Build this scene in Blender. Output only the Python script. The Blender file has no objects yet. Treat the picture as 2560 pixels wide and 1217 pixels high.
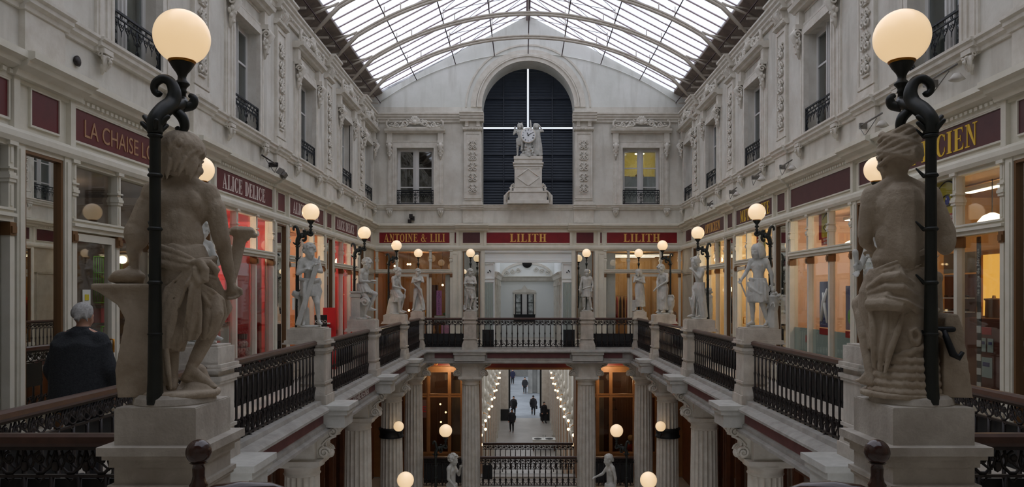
import bpy, math, random
from mathutils import Matrix, Vector
from math import sin, cos, pi, radians, sqrt
random.seed(7)
SC = bpy.context.scene
COL = SC.collection
def s2l(v):
    v = v / 255.0
    return v / 12.92 if v <= 0.04045 else ((v + 0.055) / 1.055) ** 2.4
def rgb(r, g, b): return (s2l(r), s2l(g), s2l(b), 1.0)

# ------------------------------------------------------------ camera, world, exposure
cam_d = bpy.data.cameras.new('camera')
cam = bpy.data.objects.new('camera', cam_d); COL.objects.link(cam)
cam.location = (-0.15, 0.0, 1.65)
cam.rotation_euler = (radians(90), 0, 0)
cam_d.sensor_width = 36.0
cam_d.lens = 36.0 * 1900.0 / 2560.0
cam_d.shift_x = -28.0 / 2560.0
cam_d.shift_y = 127.5 / 2560.0
cam_d.clip_start = 0.05; cam_d.clip_end = 400
SC.camera = cam
W = bpy.data.worlds.new('overcast_sky'); SC.world = W; W.use_nodes = True
_nt = W.node_tree; _nt.nodes.clear()
_o = _nt.nodes.new('ShaderNodeOutputWorld'); _b = _nt.nodes.new('ShaderNodeBackground')
_tc = _nt.nodes.new('ShaderNodeTexCoord'); _n = _nt.nodes.new('ShaderNodeTexNoise'); _r = _nt.nodes.new('ShaderNodeValToRGB')
_n.inputs['Scale'].default_value = 2.2; _n.inputs['Detail'].default_value = 4
_r.color_ramp.elements[0].position = 0.3; _r.color_ramp.elements[0].color = (0.50, 0.56, 0.68, 1)
_r.color_ramp.elements[1].position = 0.7; _r.color_ramp.elements[1].color = (1.0, 1.0, 1.0, 1)
_nt.links.new(_tc.outputs['Generated'], _n.inputs['Vector']); _nt.links.new(_n.outputs['Fac'], _r.inputs['Fac'])
_nt.links.new(_r.outputs['Color'], _b.inputs['Color']); _b.inputs['Strength'].default_value = 1.3
_nt.links.new(_b.outputs['Background'], _o.inputs['Surface'])
SC.view_settings.view_transform = 'Standard'; SC.view_settings.look = 'None'
SC.view_settings.exposure = 0.34; SC.view_settings.gamma = 1.0
SC.view_settings.use_curve_mapping = False
SC.cycles.max_bounces = 7; SC.cycles.diffuse_bounces = 4; SC.cycles.glossy_bounces = 3
SC.cycles.transparent_max_bounces = 12; SC.cycles.transmission_bounces = 4
SC.cycles.sample_clamp_indirect = 4.0; SC.cycles.caustics_reflective = False; SC.cycles.caustics_refractive = False
SC.cycles.use_denoising = True

# ------------------------------------------------------------ materials
MATS = {}
def mat(name, col, rough=0.7, metal=0.0, col2=None, nscale=3.0, bump=0.0, bscale=30.0, spec=0.5, emit=None, estr=0.0, coat=0.0, streak=None):
    m = bpy.data.materials.new(name); m.use_nodes = True; MATS[name] = m
    nt = m.node_tree; p = nt.nodes['Principled BSDF']
    p.inputs['Base Color'].default_value = col; p.inputs['Roughness'].default_value = rough
    p.inputs['Metallic'].default_value = metal; p.inputs['Specular IOR Level'].default_value = spec
    p.inputs['Coat Weight'].default_value = coat
    L = nt.links.new
    geo = None
    if col2 or bump:
        geo = nt.nodes.new('ShaderNodeNewGeometry')
    if col2:
        n = nt.nodes.new('ShaderNodeTexNoise'); n.inputs['Scale'].default_value = nscale
        n.inputs['Detail'].default_value = 6; n.inputs['Roughness'].default_value = 0.62
        r = nt.nodes.new('ShaderNodeValToRGB')
        r.color_ramp.elements[0].position = 0.36; r.color_ramp.elements[0].color = col
        r.color_ramp.elements[1].position = 0.66; r.color_ramp.elements[1].color = col2
        L(geo.outputs['Position'], n.inputs['Vector']); L(n.outputs['Fac'], r.inputs['Fac'])
        out = r.outputs['Color']
        if streak:
            mp = nt.nodes.new('ShaderNodeMapping'); mp.inputs['Scale'].default_value = (5.0, 5.0, 0.7)
            n2 = nt.nodes.new('ShaderNodeTexNoise'); n2.inputs['Scale'].default_value = 1.0; n2.inputs['Detail'].default_value = 5
            r2 = nt.nodes.new('ShaderNodeValToRGB')
            r2.color_ramp.elements[0].position = 0.50; r2.color_ramp.elements[0].color = (0, 0, 0, 1)
            r2.color_ramp.elements[1].position = 0.80; r2.color_ramp.elements[1].color = (1, 1, 1, 1)
            mx = nt.nodes.new('ShaderNodeMix'); mx.data_type = 'RGBA'
            L(geo.outputs['Position'], mp.inputs['Vector']); L(mp.outputs['Vector'], n2.inputs['Vector'])
            L(n2.outputs['Fac'], r2.inputs['Fac']); L(r2.outputs['Color'], mx.inputs[0])
            L(out, mx.inputs[6]); mx.inputs[7].default_value = streak
            out = mx.outputs[2]
        L(out, p.inputs['Base Color'])
    if bump:
        nb = nt.nodes.new('ShaderNodeTexNoise'); nb.inputs['Scale'].default_value = bscale; nb.inputs['Detail'].default_value = 5
        b = nt.nodes.new('ShaderNodeBump'); b.inputs['Strength'].default_value = bump; b.inputs['Distance'].default_value = 0.01
        L(geo.outputs['Position'], nb.inputs['Vector']); L(nb.outputs['Fac'], b.inputs['Height']); L(b.outputs['Normal'], p.inputs['Normal'])
    if emit:
        p.inputs['Emission Color'].default_value = emit; p.inputs['Emission Strength'].default_value = estr
    return m
STONE = mat('limestone', rgb(200, 194, 182), 0.9, col2=rgb(220, 217, 207), nscale=1.3, bump=0.25, bscale=22, streak=rgb(180, 175, 163))
STONE2 = mat('limestone_carved', rgb(204, 197, 184), 0.9, col2=rgb(222, 217, 206), nscale=5, bump=0.2, bscale=45)
PLASTER = mat('gable_plaster', rgb(212, 213, 205), 0.95, col2=rgb(228, 228, 222), nscale=0.9, bump=0.2, bscale=14, streak=rgb(198, 197, 188))
STATUE = mat('statue_marble', rgb(176, 175, 168), 0.75, col2=rgb(200, 198, 190), nscale=7, bump=0.3, bscale=60)
STATUEB = mat('statue_marble_shaded', rgb(164, 148, 127), 0.8, col2=rgb(190, 176, 156), nscale=9, bump=0.35, bscale=70)  # browner marble, shade on the backs of the near statues darkened into the colour
PEDST = mat('pedestal_stone', rgb(178, 170, 158), 0.85, col2=rgb(203, 196, 184), nscale=6, bump=0.35, bscale=50, streak=rgb(155, 146, 133))
CREAM = mat('cream_paint', rgb(212, 207, 190), 0.5, col2=rgb(224, 219, 204), nscale=4)
TAUPE = mat('taupe_paint', rgb(170, 160, 140), 0.55, col2=rgb(184, 174, 156), nscale=4)
MAROON = mat('maroon_panel', rgb(92, 24, 30), 0.35, col2=rgb(104, 30, 36), nscale=5)
MAROON2 = mat('maroon_fascia', rgb(96, 52, 54), 0.6, col2=rgb(112, 66, 66), nscale=5)
PLUM = mat('plum_panel', rgb(78, 38, 42), 0.4, col2=rgb(88, 46, 48), nscale=5)
GOLD = mat('gold_letter', rgb(232, 178, 92), 0.4)
CRIMS = mat('crimson_panel', rgb(122, 20, 28), 0.3, col2=rgb(134, 24, 32), nscale=5)
WHITEL = mat('white_letter', rgb(228, 214, 206), 0.5)
BEIGEL = mat('beige_letter', rgb(176, 132, 96), 0.4)
YELLOWL = mat('yellow_letter', rgb(232, 190, 50), 0.4)
GILT = mat('gilt_wood', rgb(118, 84, 52), 0.4, metal=0.2)
IRON = mat('black_iron', rgb(38, 33, 32), 0.45, metal=0.3, col2=rgb(50, 43, 41), nscale=20)
IRONB = mat('blue_black_iron', rgb(22, 26, 30), 0.5, metal=0.2)
POLE = mat('dark_green_iron', rgb(15, 20, 16), 0.45, metal=0.0, col2=rgb(24, 29, 24), nscale=14)
BRASS = mat('brass', rgb(190, 130, 50), 0.3, metal=0.9)
RAILW = mat('handrail_wood', rgb(66, 44, 36), 0.3, col2=rgb(82, 56, 46), nscale=12)
FINIAL = mat('dark_varnished_wood', rgb(52, 30, 26), 0.18, col2=rgb(66, 40, 32), nscale=10, coat=0.4)
BLACKB = mat('black_board', rgb(26, 26, 26), 0.7)
STEEL = mat('roof_steel', rgb(196, 187, 173), 0.6, col2=rgb(176, 166, 152), nscale=8)
STEELD = mat('glazing_bar_paint', rgb(138, 116, 118), 0.6)
RUSTP = mat('eaves_board', rgb(136, 122, 110), 0.8, col2=rgb(104, 92, 84), nscale=4)
DARK = mat('dark_void', rgb(24, 22, 20), 0.9)
WINW = mat('window_white', rgb(206, 204, 200), 0.5)
LOUV = mat('louvre_slate', rgb(40, 48, 60), 0.5, col2=rgb(48, 56, 68), nscale=6)
WOODO = mat('amber_wood', rgb(146, 98, 56), 0.5, col2=rgb(168, 116, 68), nscale=3)
WOODB = mat('brown_wood', rgb(94, 56, 36), 0.5, col2=rgb(116, 70, 44), nscale=4)
FLOORM = mat('floor_stone', rgb(172, 164, 152), 0.5, col2=rgb(188, 180, 168), nscale=2)
WHITE = mat('white_wall', rgb(230, 233, 230), 0.8, col2=rgb(236, 238, 234), nscale=1)
def glass(name, tint, refl=0.12, rough=0.02):
    m = bpy.data.materials.new(name); m.use_nodes = True; nt = m.node_tree; nt.nodes.clear()
    o = nt.nodes.new('ShaderNodeOutputMaterial'); t = nt.nodes.new('ShaderNodeBsdfTransparent'); g = nt.nodes.new('ShaderNodeBsdfGlossy')
    mx = nt.nodes.new('ShaderNodeMixShader'); fr = nt.nodes.new('ShaderNodeLayerWeight'); pw = nt.nodes.new('ShaderNodeMath'); mt = nt.nodes.new('ShaderNodeMath')
    pw.operation = 'POWER'; pw.inputs[1].default_value = 4.0; mt.operation = 'MULTIPLY_ADD'; mt.use_clamp = True; mt.inputs[1].default_value = 0.50; mt.inputs[2].default_value = refl
    t.inputs['Color'].default_value = tint; g.inputs['Roughness'].default_value = rough
    nt.links.new(fr.outputs['Facing'], pw.inputs[0]); nt.links.new(pw.outputs[0], mt.inputs[0]); nt.links.new(mt.outputs[0], mx.inputs[0])
    nt.links.new(t.outputs[0], mx.inputs[1]); nt.links.new(g.outputs[0], mx.inputs[2]); nt.links.new(mx.outputs[0], o.inputs[0])
    MATS[name] = m; return m
GLASS = glass('shop_glass', (0.93, 0.93, 0.91, 1), 0.10)
WGLASS = glass('window_glass', (0.78, 0.82, 0.82, 1), 0.13)
MIRROR = mat('mirror_glass', (0.80, 0.82, 0.80, 1), 0.01, metal=1.0)
def roofglass():
    m = bpy.data.materials.new('roof_glass'); m.use_nodes = True; nt = m.node_tree; nt.nodes.clear(); L = nt.links.new
    o = nt.nodes.new('ShaderNodeOutputMaterial'); t = nt.nodes.new('ShaderNodeBsdfTransparent')
    d = nt.nodes.new('ShaderNodeBsdfTranslucent'); mx = nt.nodes.new('ShaderNodeMixShader')
    geo = nt.nodes.new('ShaderNodeNewGeometry'); n = nt.nodes.new('ShaderNodeTexNoise'); r = nt.nodes.new('ShaderNodeValToRGB')
    mp = nt.nodes.new('ShaderNodeMapping'); mp.inputs['Scale'].default_value = (2.2, 0.8, 1.0)
    n.inputs['Scale'].default_value = 1.0; n.inputs['Detail'].default_value = 7; n.inputs['Roughness'].default_value = 0.65
    r.color_ramp.elements[0].position = 0.35; r.color_ramp.elements[0].color = (0.12, 0.12, 0.12, 1)
    r.color_ramp.elements[1].position = 0.68; r.color_ramp.elements[1].color = (0.62, 0.62, 0.62, 1)
    t.inputs['Color'].default_value = (0.87, 0.88, 0.94, 1); d.inputs['Color'].default_value = (0.80, 0.80, 0.86, 1)
    L(geo.outputs['Position'], mp.inputs['Vector']); L(mp.outputs[0], n.inputs['Vector']); L(n.outputs['Fac'], r.inputs['Fac'])
    sep = nt.nodes.new('ShaderNodeSeparateXYZ'); L(geo.outputs['Position'], sep.inputs[0]); ab = nt.nodes.new('ShaderNodeMath'); ab.operation = 'ABSOLUTE'; L(sep.outputs[0], ab.inputs[0])
    n3 = nt.nodes.new('ShaderNodeTexNoise'); n3.inputs['Scale'].default_value = 1.6; n3.inputs['Detail'].default_value = 4; L(geo.outputs['Position'], n3.inputs['Vector'])
    tot = None
    for x_ in (1.72, 3.28):
        c = nt.nodes.new('ShaderNodeMath'); c.operation = 'COMPARE'; L(ab.outputs[0], c.inputs[0]); c.inputs[1].default_value = x_; c.inputs[2].default_value = .075
        if tot: a_ = nt.nodes.new('ShaderNodeMath'); a_.operation = 'ADD'; L(tot.outputs[0], a_.inputs[0]); L(c.outputs[0], a_.inputs[1]); tot = a_
        else: tot = c
    g_ = nt.nodes.new('ShaderNodeMath'); g_.operation = 'GREATER_THAN'; L(n3.outputs['Fac'], g_.inputs[0]); g_.inputs[1].default_value = .50
    mu = nt.nodes.new('ShaderNodeMath'); mu.operation = 'MULTIPLY_ADD'; mu.use_clamp = True; L(tot.outputs[0], mu.inputs[0]); L(g_.outputs[0], mu.inputs[1]); L(r.outputs['Color'], mu.inputs[2])
    r = mu; r_out = mu.outputs[0]
    L(r_out, mx.inputs[0]); L(t.outputs[0], mx.inputs[1]); L(d.outputs[0], mx.inputs[2]); L(mx.outputs[0], o.inputs[0])
    return m
ROOFG = roofglass()
def emis(name, col, strength):
    m = bpy.data.materials.new(name); m.use_nodes = True; nt = m.node_tree; nt.nodes.clear()
    o = nt.nodes.new('ShaderNodeOutputMaterial'); e = nt.nodes.new('ShaderNodeEmission')
    e.inputs[0].default_value = col; e.inputs[1].default_value = strength
    nt.links.new(e.outputs[0], o.inputs[0]); return m
def globe_mat(name, col, s):
    m = mat(name, rgb(236, 226, 214), 0.35, emit=col, estr=s, coat=0.3); return m
GLOBE = globe_mat('opal_globe', (1.0, 0.71, 0.40, 1), 0.52)
BULB = emis('bulb', (1.0, 0.72, 0.38, 1), 4.0)
LAMPW = emis('lit_ceiling_lamp', (1.0, 0.84, 0.58, 1), 3.0)

# ------------------------------------------------------------ mesh builder
class MB:
    def __init__(s): s.v = []; s.f = []; s.sm = []; s.T = None
    def add(s, vs, fs, smooth=False):
        o = len(s.v)
        if s.T is not None: vs = [tuple(s.T @ Vector(p)) for p in vs]
        s.v += [tuple(p) for p in vs]; s.f += [tuple(i + o for i in f) for f in fs]; s.sm += [smooth] * len(fs)
        return s
    def box(s, x0, x1, y0, y1, z0, z1):
        if x0 > x1: x0, x1 = x1, x0
        if y0 > y1: y0, y1 = y1, y0
        if z0 > z1: z0, z1 = z1, z0
        j = .0002 + .0009 * ((len(s.v) * 37 + 11) % 17) / 17.0     # keeps neighbouring slabs from sharing a face
        x0 -= j; x1 += j; y0 -= j; z0 -= j * .7; z1 += j * .7
        v = [(x0, y0, z0), (x1, y0, z0), (x1, y1, z0), (x0, y1, z0), (x0, y0, z1), (x1, y0, z1), (x1, y1, z1), (x0, y1, z1)]
        return s.add(v, [(0, 3, 2, 1), (4, 5, 6, 7), (0, 1, 5, 4), (1, 2, 6, 5), (2, 3, 7, 6), (3, 0, 4, 7)])
    def frame(s, x0, x1, z0, z1, w, y0, y1):
        s.box(x0, x0 + w, y0, y1, z0, z1); s.box(x1 - w, x1, y0, y1, z0, z1)
        s.box(x0 + w, x1 - w, y0, y1, z0, z0 + w); s.box(x0 + w, x1 - w, y0, y1, z1 - w, z1); return s
    def prism(s, pts, axis, a0, a1, smooth=False):
        # pts 2D closed polygon; axis 'x': pts=(y,z); 'y': pts=(x,z); 'z': pts=(x,y)
        def P(p, a):
            return {'x': (a, p[0], p[1]), 'y': (p[0], a, p[1]), 'z': (p[0], p[1], a)}[axis]
        if axis == 'x':
            e = .0003 + .0012 * ((len(s.v) * 31 + len(pts) * 7 + int(abs(a0) * 100)) % 13) / 13.0
            pts = [(p[0] - e, p[1] - e * .8) for p in pts]
        n = len(pts); v = [P(p, a0) for p in pts] + [P(p, a1) for p in pts]
        f = [tuple(range(n - 1, -1, -1)), tuple(range(n, 2 * n))]
        o = len(s.f); s.add(v, f + [(i, (i + 1) % n, n + (i + 1) % n, n + i) for i in range(n)])
        if smooth:
            for k in range(o + 2, len(s.f)): s.sm[k] = True
        return s
    def lathe(s, prof, cx=0, cy=0, cz=0, seg=16, smooth=True, sx=1.0, sy=1.0, flute=None):
        v = []; n = len(prof)
        for (r, z) in prof:
            for i in range(seg):
                a = 2 * pi * i / seg
                v.append((cx + r * cos(a) * sx, cy + r * sin(a) * sy, cz + z))
        f = []
        for j in range(n - 1):
            for i in range(seg):
                i2 = (i + 1) % seg
                f.append((j * seg + i, j * seg + i2, (j + 1) * seg + i2, (j + 1) * seg + i))
        f.append(tuple(range(seg - 1, -1, -1))); f.append(tuple((n - 1) * seg + i for i in range(seg)))
        return s.add(v, f, smooth)
    def ell(s, c, r, seg=12, rings=8, rot=None):
        if not hasattr(r, '__len__'): r = (r, r, r)
        v = [(0, 0, -1)]; f = []
        for j in range(1, rings):
            t = -pi / 2 + pi * j / rings
            for i in range(seg):
                a = 2 * pi * i / seg; v.append((cos(t) * cos(a), cos(t) * sin(a), sin(t)))
        v.append((0, 0, 1)); N = len(v) - 1
        for i in range(seg):
            i2 = (i + 1) % seg
            f.append((0, 1 + i2, 1 + i)); f.append((N, N - seg + i, N - seg + i2))
            for j in range(rings - 2):
                b = 1 + j * seg; f.append((b + i, b + i2, b + seg + i2, b + seg + i))
        v = [Vector((p[0] * r[0], p[1] * r[1], p[2] * r[2])) for p in v]
        if rot is not None: v = [rot @ p for p in v]
        return s.add([tuple(p + Vector(c)) for p in v], f, True)
    def tube(s, pts, r, seg=8, closed=False, flat=1.0):
        pts = [Vector(p) for p in pts]; n = len(pts)
        rr = r if hasattr(r, '__len__') else [r] * n
        v = []; up = None
        for i, p in enumerate(pts):
            if closed: d = pts[(i + 1) % n] - pts[i - 1]
            else: d = pts[min(i + 1, n - 1)] - pts[max(i - 1, 0)]
            if d.length < 1e-9: d = Vector((0, 0, 1))
            d.normalize()
            if up is None:
                up = Vector((0, 0, 1)) if abs(d.z) < 0.9 else Vector((0, 1, 0))
            sx = d.cross(up)
            if sx.length < 1e-6: sx = d.cross(Vector((1, 0, 0)))
            sx.normalize(); u = sx.cross(d).normalized(); up = u
            for k in range(seg):
                a = 2 * pi * k / seg
                v.append(p + sx * (cos(a) * rr[i]) + u * (sin(a) * rr[i] * flat))
        f = []
        m = n if closed else n - 1
        for i in range(m):
            for k in range(seg):
                a = i * seg + k; b = i * seg + (k + 1) % seg
                c = ((i + 1) % n) * seg + (k + 1) % seg; d2 = ((i + 1) % n) * seg + k
                f.append((a, b, c, d2))
        if not closed:
            f.append(tuple(range(seg - 1, -1, -1))); f.append(tuple((n - 1) * seg + k for k in range(seg)))
        return s.add([tuple(p) for p in v], f, True)
    def stube(s, pts, r, seg=12, k=5):
        P = [Vector(p) for p in pts]; n = len(P); q = []; rr = []
        for i in range(n - 1):
            a, b, c, d = P[max(i - 1, 0)], P[i], P[i + 1], P[min(i + 2, n - 1)]
            for j in range(k):
                t = j / k; q.append(0.5 * ((2 * b) + (c - a) * t + (2 * a - 5 * b + 4 * c - d) * t * t + (3 * b - 3 * c + d - a) * t ** 3)); rr.append(r[i] + (r[i + 1] - r[i]) * t)
        q.append(P[-1]); rr.append(r[-1]); return s.tube(q, rr, seg)
    def cap(s, a, b, ra, rb=None, seg=10):
        rb = ra if rb is None else rb
        a = Vector(a); b = Vector(b); d = b - a; L = d.length
        if L < 1e-6: return s.ell(a, ra)
        q = Vector((0, 0, 1)).rotation_difference(d.normalized())
        v = []; rows = []
        for t in (-90, -60, -30, 0): rows.append((sin(radians(t)) * ra, cos(radians(t)) * ra))
        for t in (0, 30, 60, 90): rows.append((L + sin(radians(t)) * rb, cos(radians(t)) * rb))
        for (z, r) in rows:
            r = max(r, 1e-4)
            for i in range(seg):
                an = 2 * pi * i / seg; v.append(tuple(a + q @ Vector((r * cos(an), r * sin(an), z))))
        f = []
        for j in range(len(rows) - 1):
            for i in range(seg):
                i2 = (i + 1) % seg; f.append((j * seg + i, j * seg + i2, (j + 1) * seg + i2, (j + 1) * seg + i))
        f.append(tuple(range(seg - 1, -1, -1))); f.append(tuple((len(rows) - 1) * seg + i for i in range(seg)))
        return s.add(v, f, True)
    def mesh(s, name):
        me = bpy.data.meshes.new(name); me.from_pydata(s.v, [], s.f); me.update()
        me.polygons.foreach_set('use_smooth', s.sm); return me
    def build(s, name, m, parent=None):
        me = s.mesh(name); me.materials.append(m)
        o = bpy.data.objects.new(name, me); COL.objects.link(o)
        if parent is not None: o.parent = parent
        return o
def inst(src, parent, loc=None, rotz=None, name=None):
    c = src.copy(); COL.objects.link(c); c.parent = parent
    if loc is not None: c.location = loc
    if rotz is not None: c.rotation_euler = (0, 0, rotz)
    return c
def meshob(name, me, m, parent, loc=(0, 0, 0), rotz=0.0, scale=None):
    o = bpy.data.objects.new(name, me); COL.objects.link(o); o.parent = parent; o.location = loc
    o.rotation_euler = (0, 0, rotz)
    if scale: o.scale = scale
    if m and not me.materials: me.materials.append(m)
    return o
def tag(o, label=None, cat=None, group=None, kind=None):
    if label: o['label'] = label
    if cat: o['category'] = cat
    if group: o['group'] = group
    if kind: o['kind'] = kind
    return o
def thing(name, label, cat, loc=(0, 0, 0), rotz=0.0, group=None, kind=None):
    o = bpy.data.objects.new(name, None); COL.objects.link(o); o.empty_display_size = 0.1
    o.location = loc; o.rotation_euler = (0, 0, rotz)
    return tag(o, label, cat, group, kind)
def copy_tree(o, parent=None, kids=None):
    c = o.copy(); COL.objects.link(c)
    if parent is not None: c.parent = parent
    for ch in list(o.children): copy_tree(ch, c)
    return c
HW = 4.70; YE = 23.06; RX = 3.06; YB = 21.35
def wallpos(side, u, z=0.0):
    if side == 'L': return (-HW, u, z), pi / 2
    if side == 'R': return (HW, u, z), -pi / 2
    return (u, YE, z), 0.0
def spiral(cx, cz, r0, r1, a0, turns, n=18, y=0.0, d=1):
    return [(cx + (r0 + (r1 - r0) * i / n) * cos(a0 + d * 2 * pi * turns * i / n), y, cz + (r0 + (r1 - r0) * i / n) * sin(a0 + d * 2 * pi * turns * i / n)) for i in range(n + 1)]
SIDEN = {'L': 'left', 'R': 'right', 'E': 'end'}
ORD = ['nearest', 'second', 'third', 'fourth', 'farthest']
# ------------------------------------------------------------ big structure
PILS = [0.15, 3.65, 7.15, 10.65, 14.15, 17.65, 21.15]     # pilaster stations along the side walls
WINS = [5.4, 8.9, 12.4, 15.9, 19.4, 22.1]
WO = 0.56; WZ0, WZ1 = 4.39, 6.09
def struct(name, mb, m, label, parent=None, loc=(0, 0, 0), rotz=0.0):
    o = mb.build(name, m, parent); o.location = loc; o.rotation_euler = (0, 0, rotz)
    if parent is None: tag(o, label, 'building part', kind='structure')
    return o
def side_wall(side):
    mb = MB()
    s = 1 if side == 'L' else -1
    def B(u0, u1, y0, y1, z0, z1): mb.box(s * u0, s * u1, y0, y1, z0, z1)
    B(-5, YE, 0, 0.45, 3.13, WZ0); B(-5, YE, 0, 0.45, WZ1, 7.10)
    ed = -5
    for w in WINS:
        B(ed, w - WO, 0, 0.45, WZ0, WZ1); ed = w + WO
    B(ed, YE, 0, 0.45, WZ0, WZ1)
    loc, rz = wallpos(side, 0)
    return struct('wall_' + SIDEN[side], mb, STONE, 'pale limestone upper wall along the %s side of the arcade' % SIDEN[side], None, loc, rz)
side_wall('L'); side_wall('R')
AR = 1.40; ACZ = 7.33
def roofz(x): return 10.12 - 0.528 * abs(x)
def arcz(x): return ACZ + sqrt(max(0, AR * AR - x * x))
mb = MB()
mb.box(-HW, HW, 0, 0.8, 3.13, 4.36)
for sgn in (-1, 1):
    a, b = sorted((sgn * HW, sgn * (3.42 + WO))); mb.box(a, b, 0, 0.8, 4.36, 6.09)
    a, b = sorted((sgn * (3.42 - WO), sgn * AR)); mb.box(a, b, 0, 0.8, 4.36, 6.09)
    a, b = sorted((sgn * HW, sgn * AR)); mb.box(a, b, 0, 0.8, 6.09, 7.33)
    a, b = sorted((sgn * (3.42 + WO), sgn * (3.42 - WO))); mb.box(a, b, 0, 0.8, 4.36, 4.39)
endw = struct('wall_end', mb, STONE, 'pale limestone end wall with the tall arched opening', None, (0, YE, 0))
mb = MB()
xs = [-5.5, -AR] + [-AR * cos(pi * i / 28) for i in range(1, 28)] + [AR, 5.5]
for i in range(len(xs) - 1):
    a, b = xs[i], xs[i + 1]
    if a == -5.5: p = [(a, ACZ), (b, ACZ), (b, roofz(b)), (a, roofz(a))]
    elif b == 5.5: p = [(a, ACZ), (b, ACZ), (b, roofz(b)), (a, roofz(a))]
    else:
        if a < 0 < b: p = [(a, arcz(a)), (b, arcz(b)), (b, roofz(b)), (0, roofz(0)), (a, roofz(a))]
        else: p = [(a, arcz(a)), (b, arcz(b)), (b, roofz(b)), (a, roofz(a))]
    mb.prism(p, 'y', 0, 0.8)
struct('wall_gable', mb, PLASTER, 'smooth grey gable wall above the end cornice', None, (0, YE, 0))
# arch mouldings, springing to springing
tr = thing('trim_1', 'moulded stone archivolt around the tall arched opening', 'moulding', (0, YE, 0), kind='structure')
for (r0, r1, d) in ((1.40, 1.52, 0.05), (1.52, 1.56, 0.09), (1.58, 1.74, 0.04), (1.86, 1.91, 0.03)):
    m_ = MB(); n = 36
    for i in range(n):
        a0, a1 = pi * i / n, pi * (i + 1) / n
        v = []
        for y in (-d, 0.02):
            v += [(r0 * cos(a0), y, ACZ + r0 * sin(a0)), (r1 * cos(a0), y, ACZ + r1 * sin(a0)), (r1 * cos(a1), y, ACZ + r1 * sin(a1)), (r0 * cos(a1), y, ACZ + r0 * sin(a1))]
        m_.add(v, [(0, 1, 2, 3), (0, 4, 5, 1), (3, 2, 6, 7), (1, 5, 6, 2), (0, 3, 7, 4)])
    m_.build('arch_ring', STONE2, tr)
# cornices (running mouldings) of three walls
CORN = [(0.02, 6.86), (-.05, 6.86), (-.06, 6.92), (-.10, 6.95), (-.10, 6.99), (-.14, 7.02), (-.14, 7.07), (-.18, 7.09), (-.18, 7.13), (0.02, 7.13)]
SILL = [(0.02, 4.22), (-.03, 4.22), (-.04, 4.26), (-.08, 4.28), (-.08, 4.32), (-.11, 4.34), (-.11, 4.37), (0.02, 4.37)]
SHOPC = [(0.02, 3.58), (-.05, 3.58), (-.07, 3.63), (-.15, 3.66), (-.17, 3.70), (-.22, 3.72), (-.22, 3.78), (0.02, 3.82)]
def off(prof, d): return [(y - d if y < 0 else y, z) for (y, z) in prof]
def running(name, side, prof, m, label, breaks=(), bw=0.4, bd=0.07, gaps=()):
    mb = MB(); loc, rz = wallpos(side, 0); s = -1 if side == 'R' else 1
    if side == 'E':
        segs = [(-HW, HW)]
        if gaps: segs = [(-HW, gaps[0]), (gaps[1], HW)]
        for a, b in segs: mb.prism(prof, 'x', a, b)
    else:
        mb.prism(prof, 'x', s * -5, s * YE)
    for b in breaks: mb.prism(off(prof, bd), 'x', s * b - bw, s * b + bw)
    return struct(name, mb, m, label, None, loc, rz)
n_tr = 2
for side in 'LRE':
    nm = SIDEN[side]
    br = PILS[1:] if side != 'E' else [-1.70, 1.70]
    for what, prof, m, bw, bd, gp in (('top cornice', CORN, STONE2, 0.36, 0.10, (-AR, AR)), ('window sill course', SILL, STONE2, 0.34, 0.05, ()), ('shopfront cornice', SHOPC, CREAM, 0.5, 0.06, ())):
        running('trim_%d' % n_tr, side, prof, m, 'moulded %s along the %s wall' % (what, nm), br, bw, bd * (2.0 if side == 'E' else 1), gp if side == 'E' else ())
        n_tr += 1
# attic pedestal blocks under pilasters
mb = MB()
struct('wall_back', MB().box(-5.5, 5.5, -5.4, -5.0, -4, 10.3), STONE, 'stone wall behind the viewer')
# floors
mb = MB(); mb.box(-4.9, -2.94, 3.6, YE, -0.22, 0); mb.box(2.94, 4.9, 3.6, YE, -0.22, 0); mb.box(-2.94, 2.94, YB - .12, YE + 0.1, -0.22, 0)
mb.box(-4.9, 4.9, -5.0, 3.6, -0.22, 0)
struct('floor', mb, FLOORM, 'pale stone floor of the upper galleries and landing')
mb = MB(); mb.box(-4.9, 4.9, 3.0, 23.5, -4.1, -3.9)
struct('floor_lower', mb, FLOORM, 'stone floor of the middle level')
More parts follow.
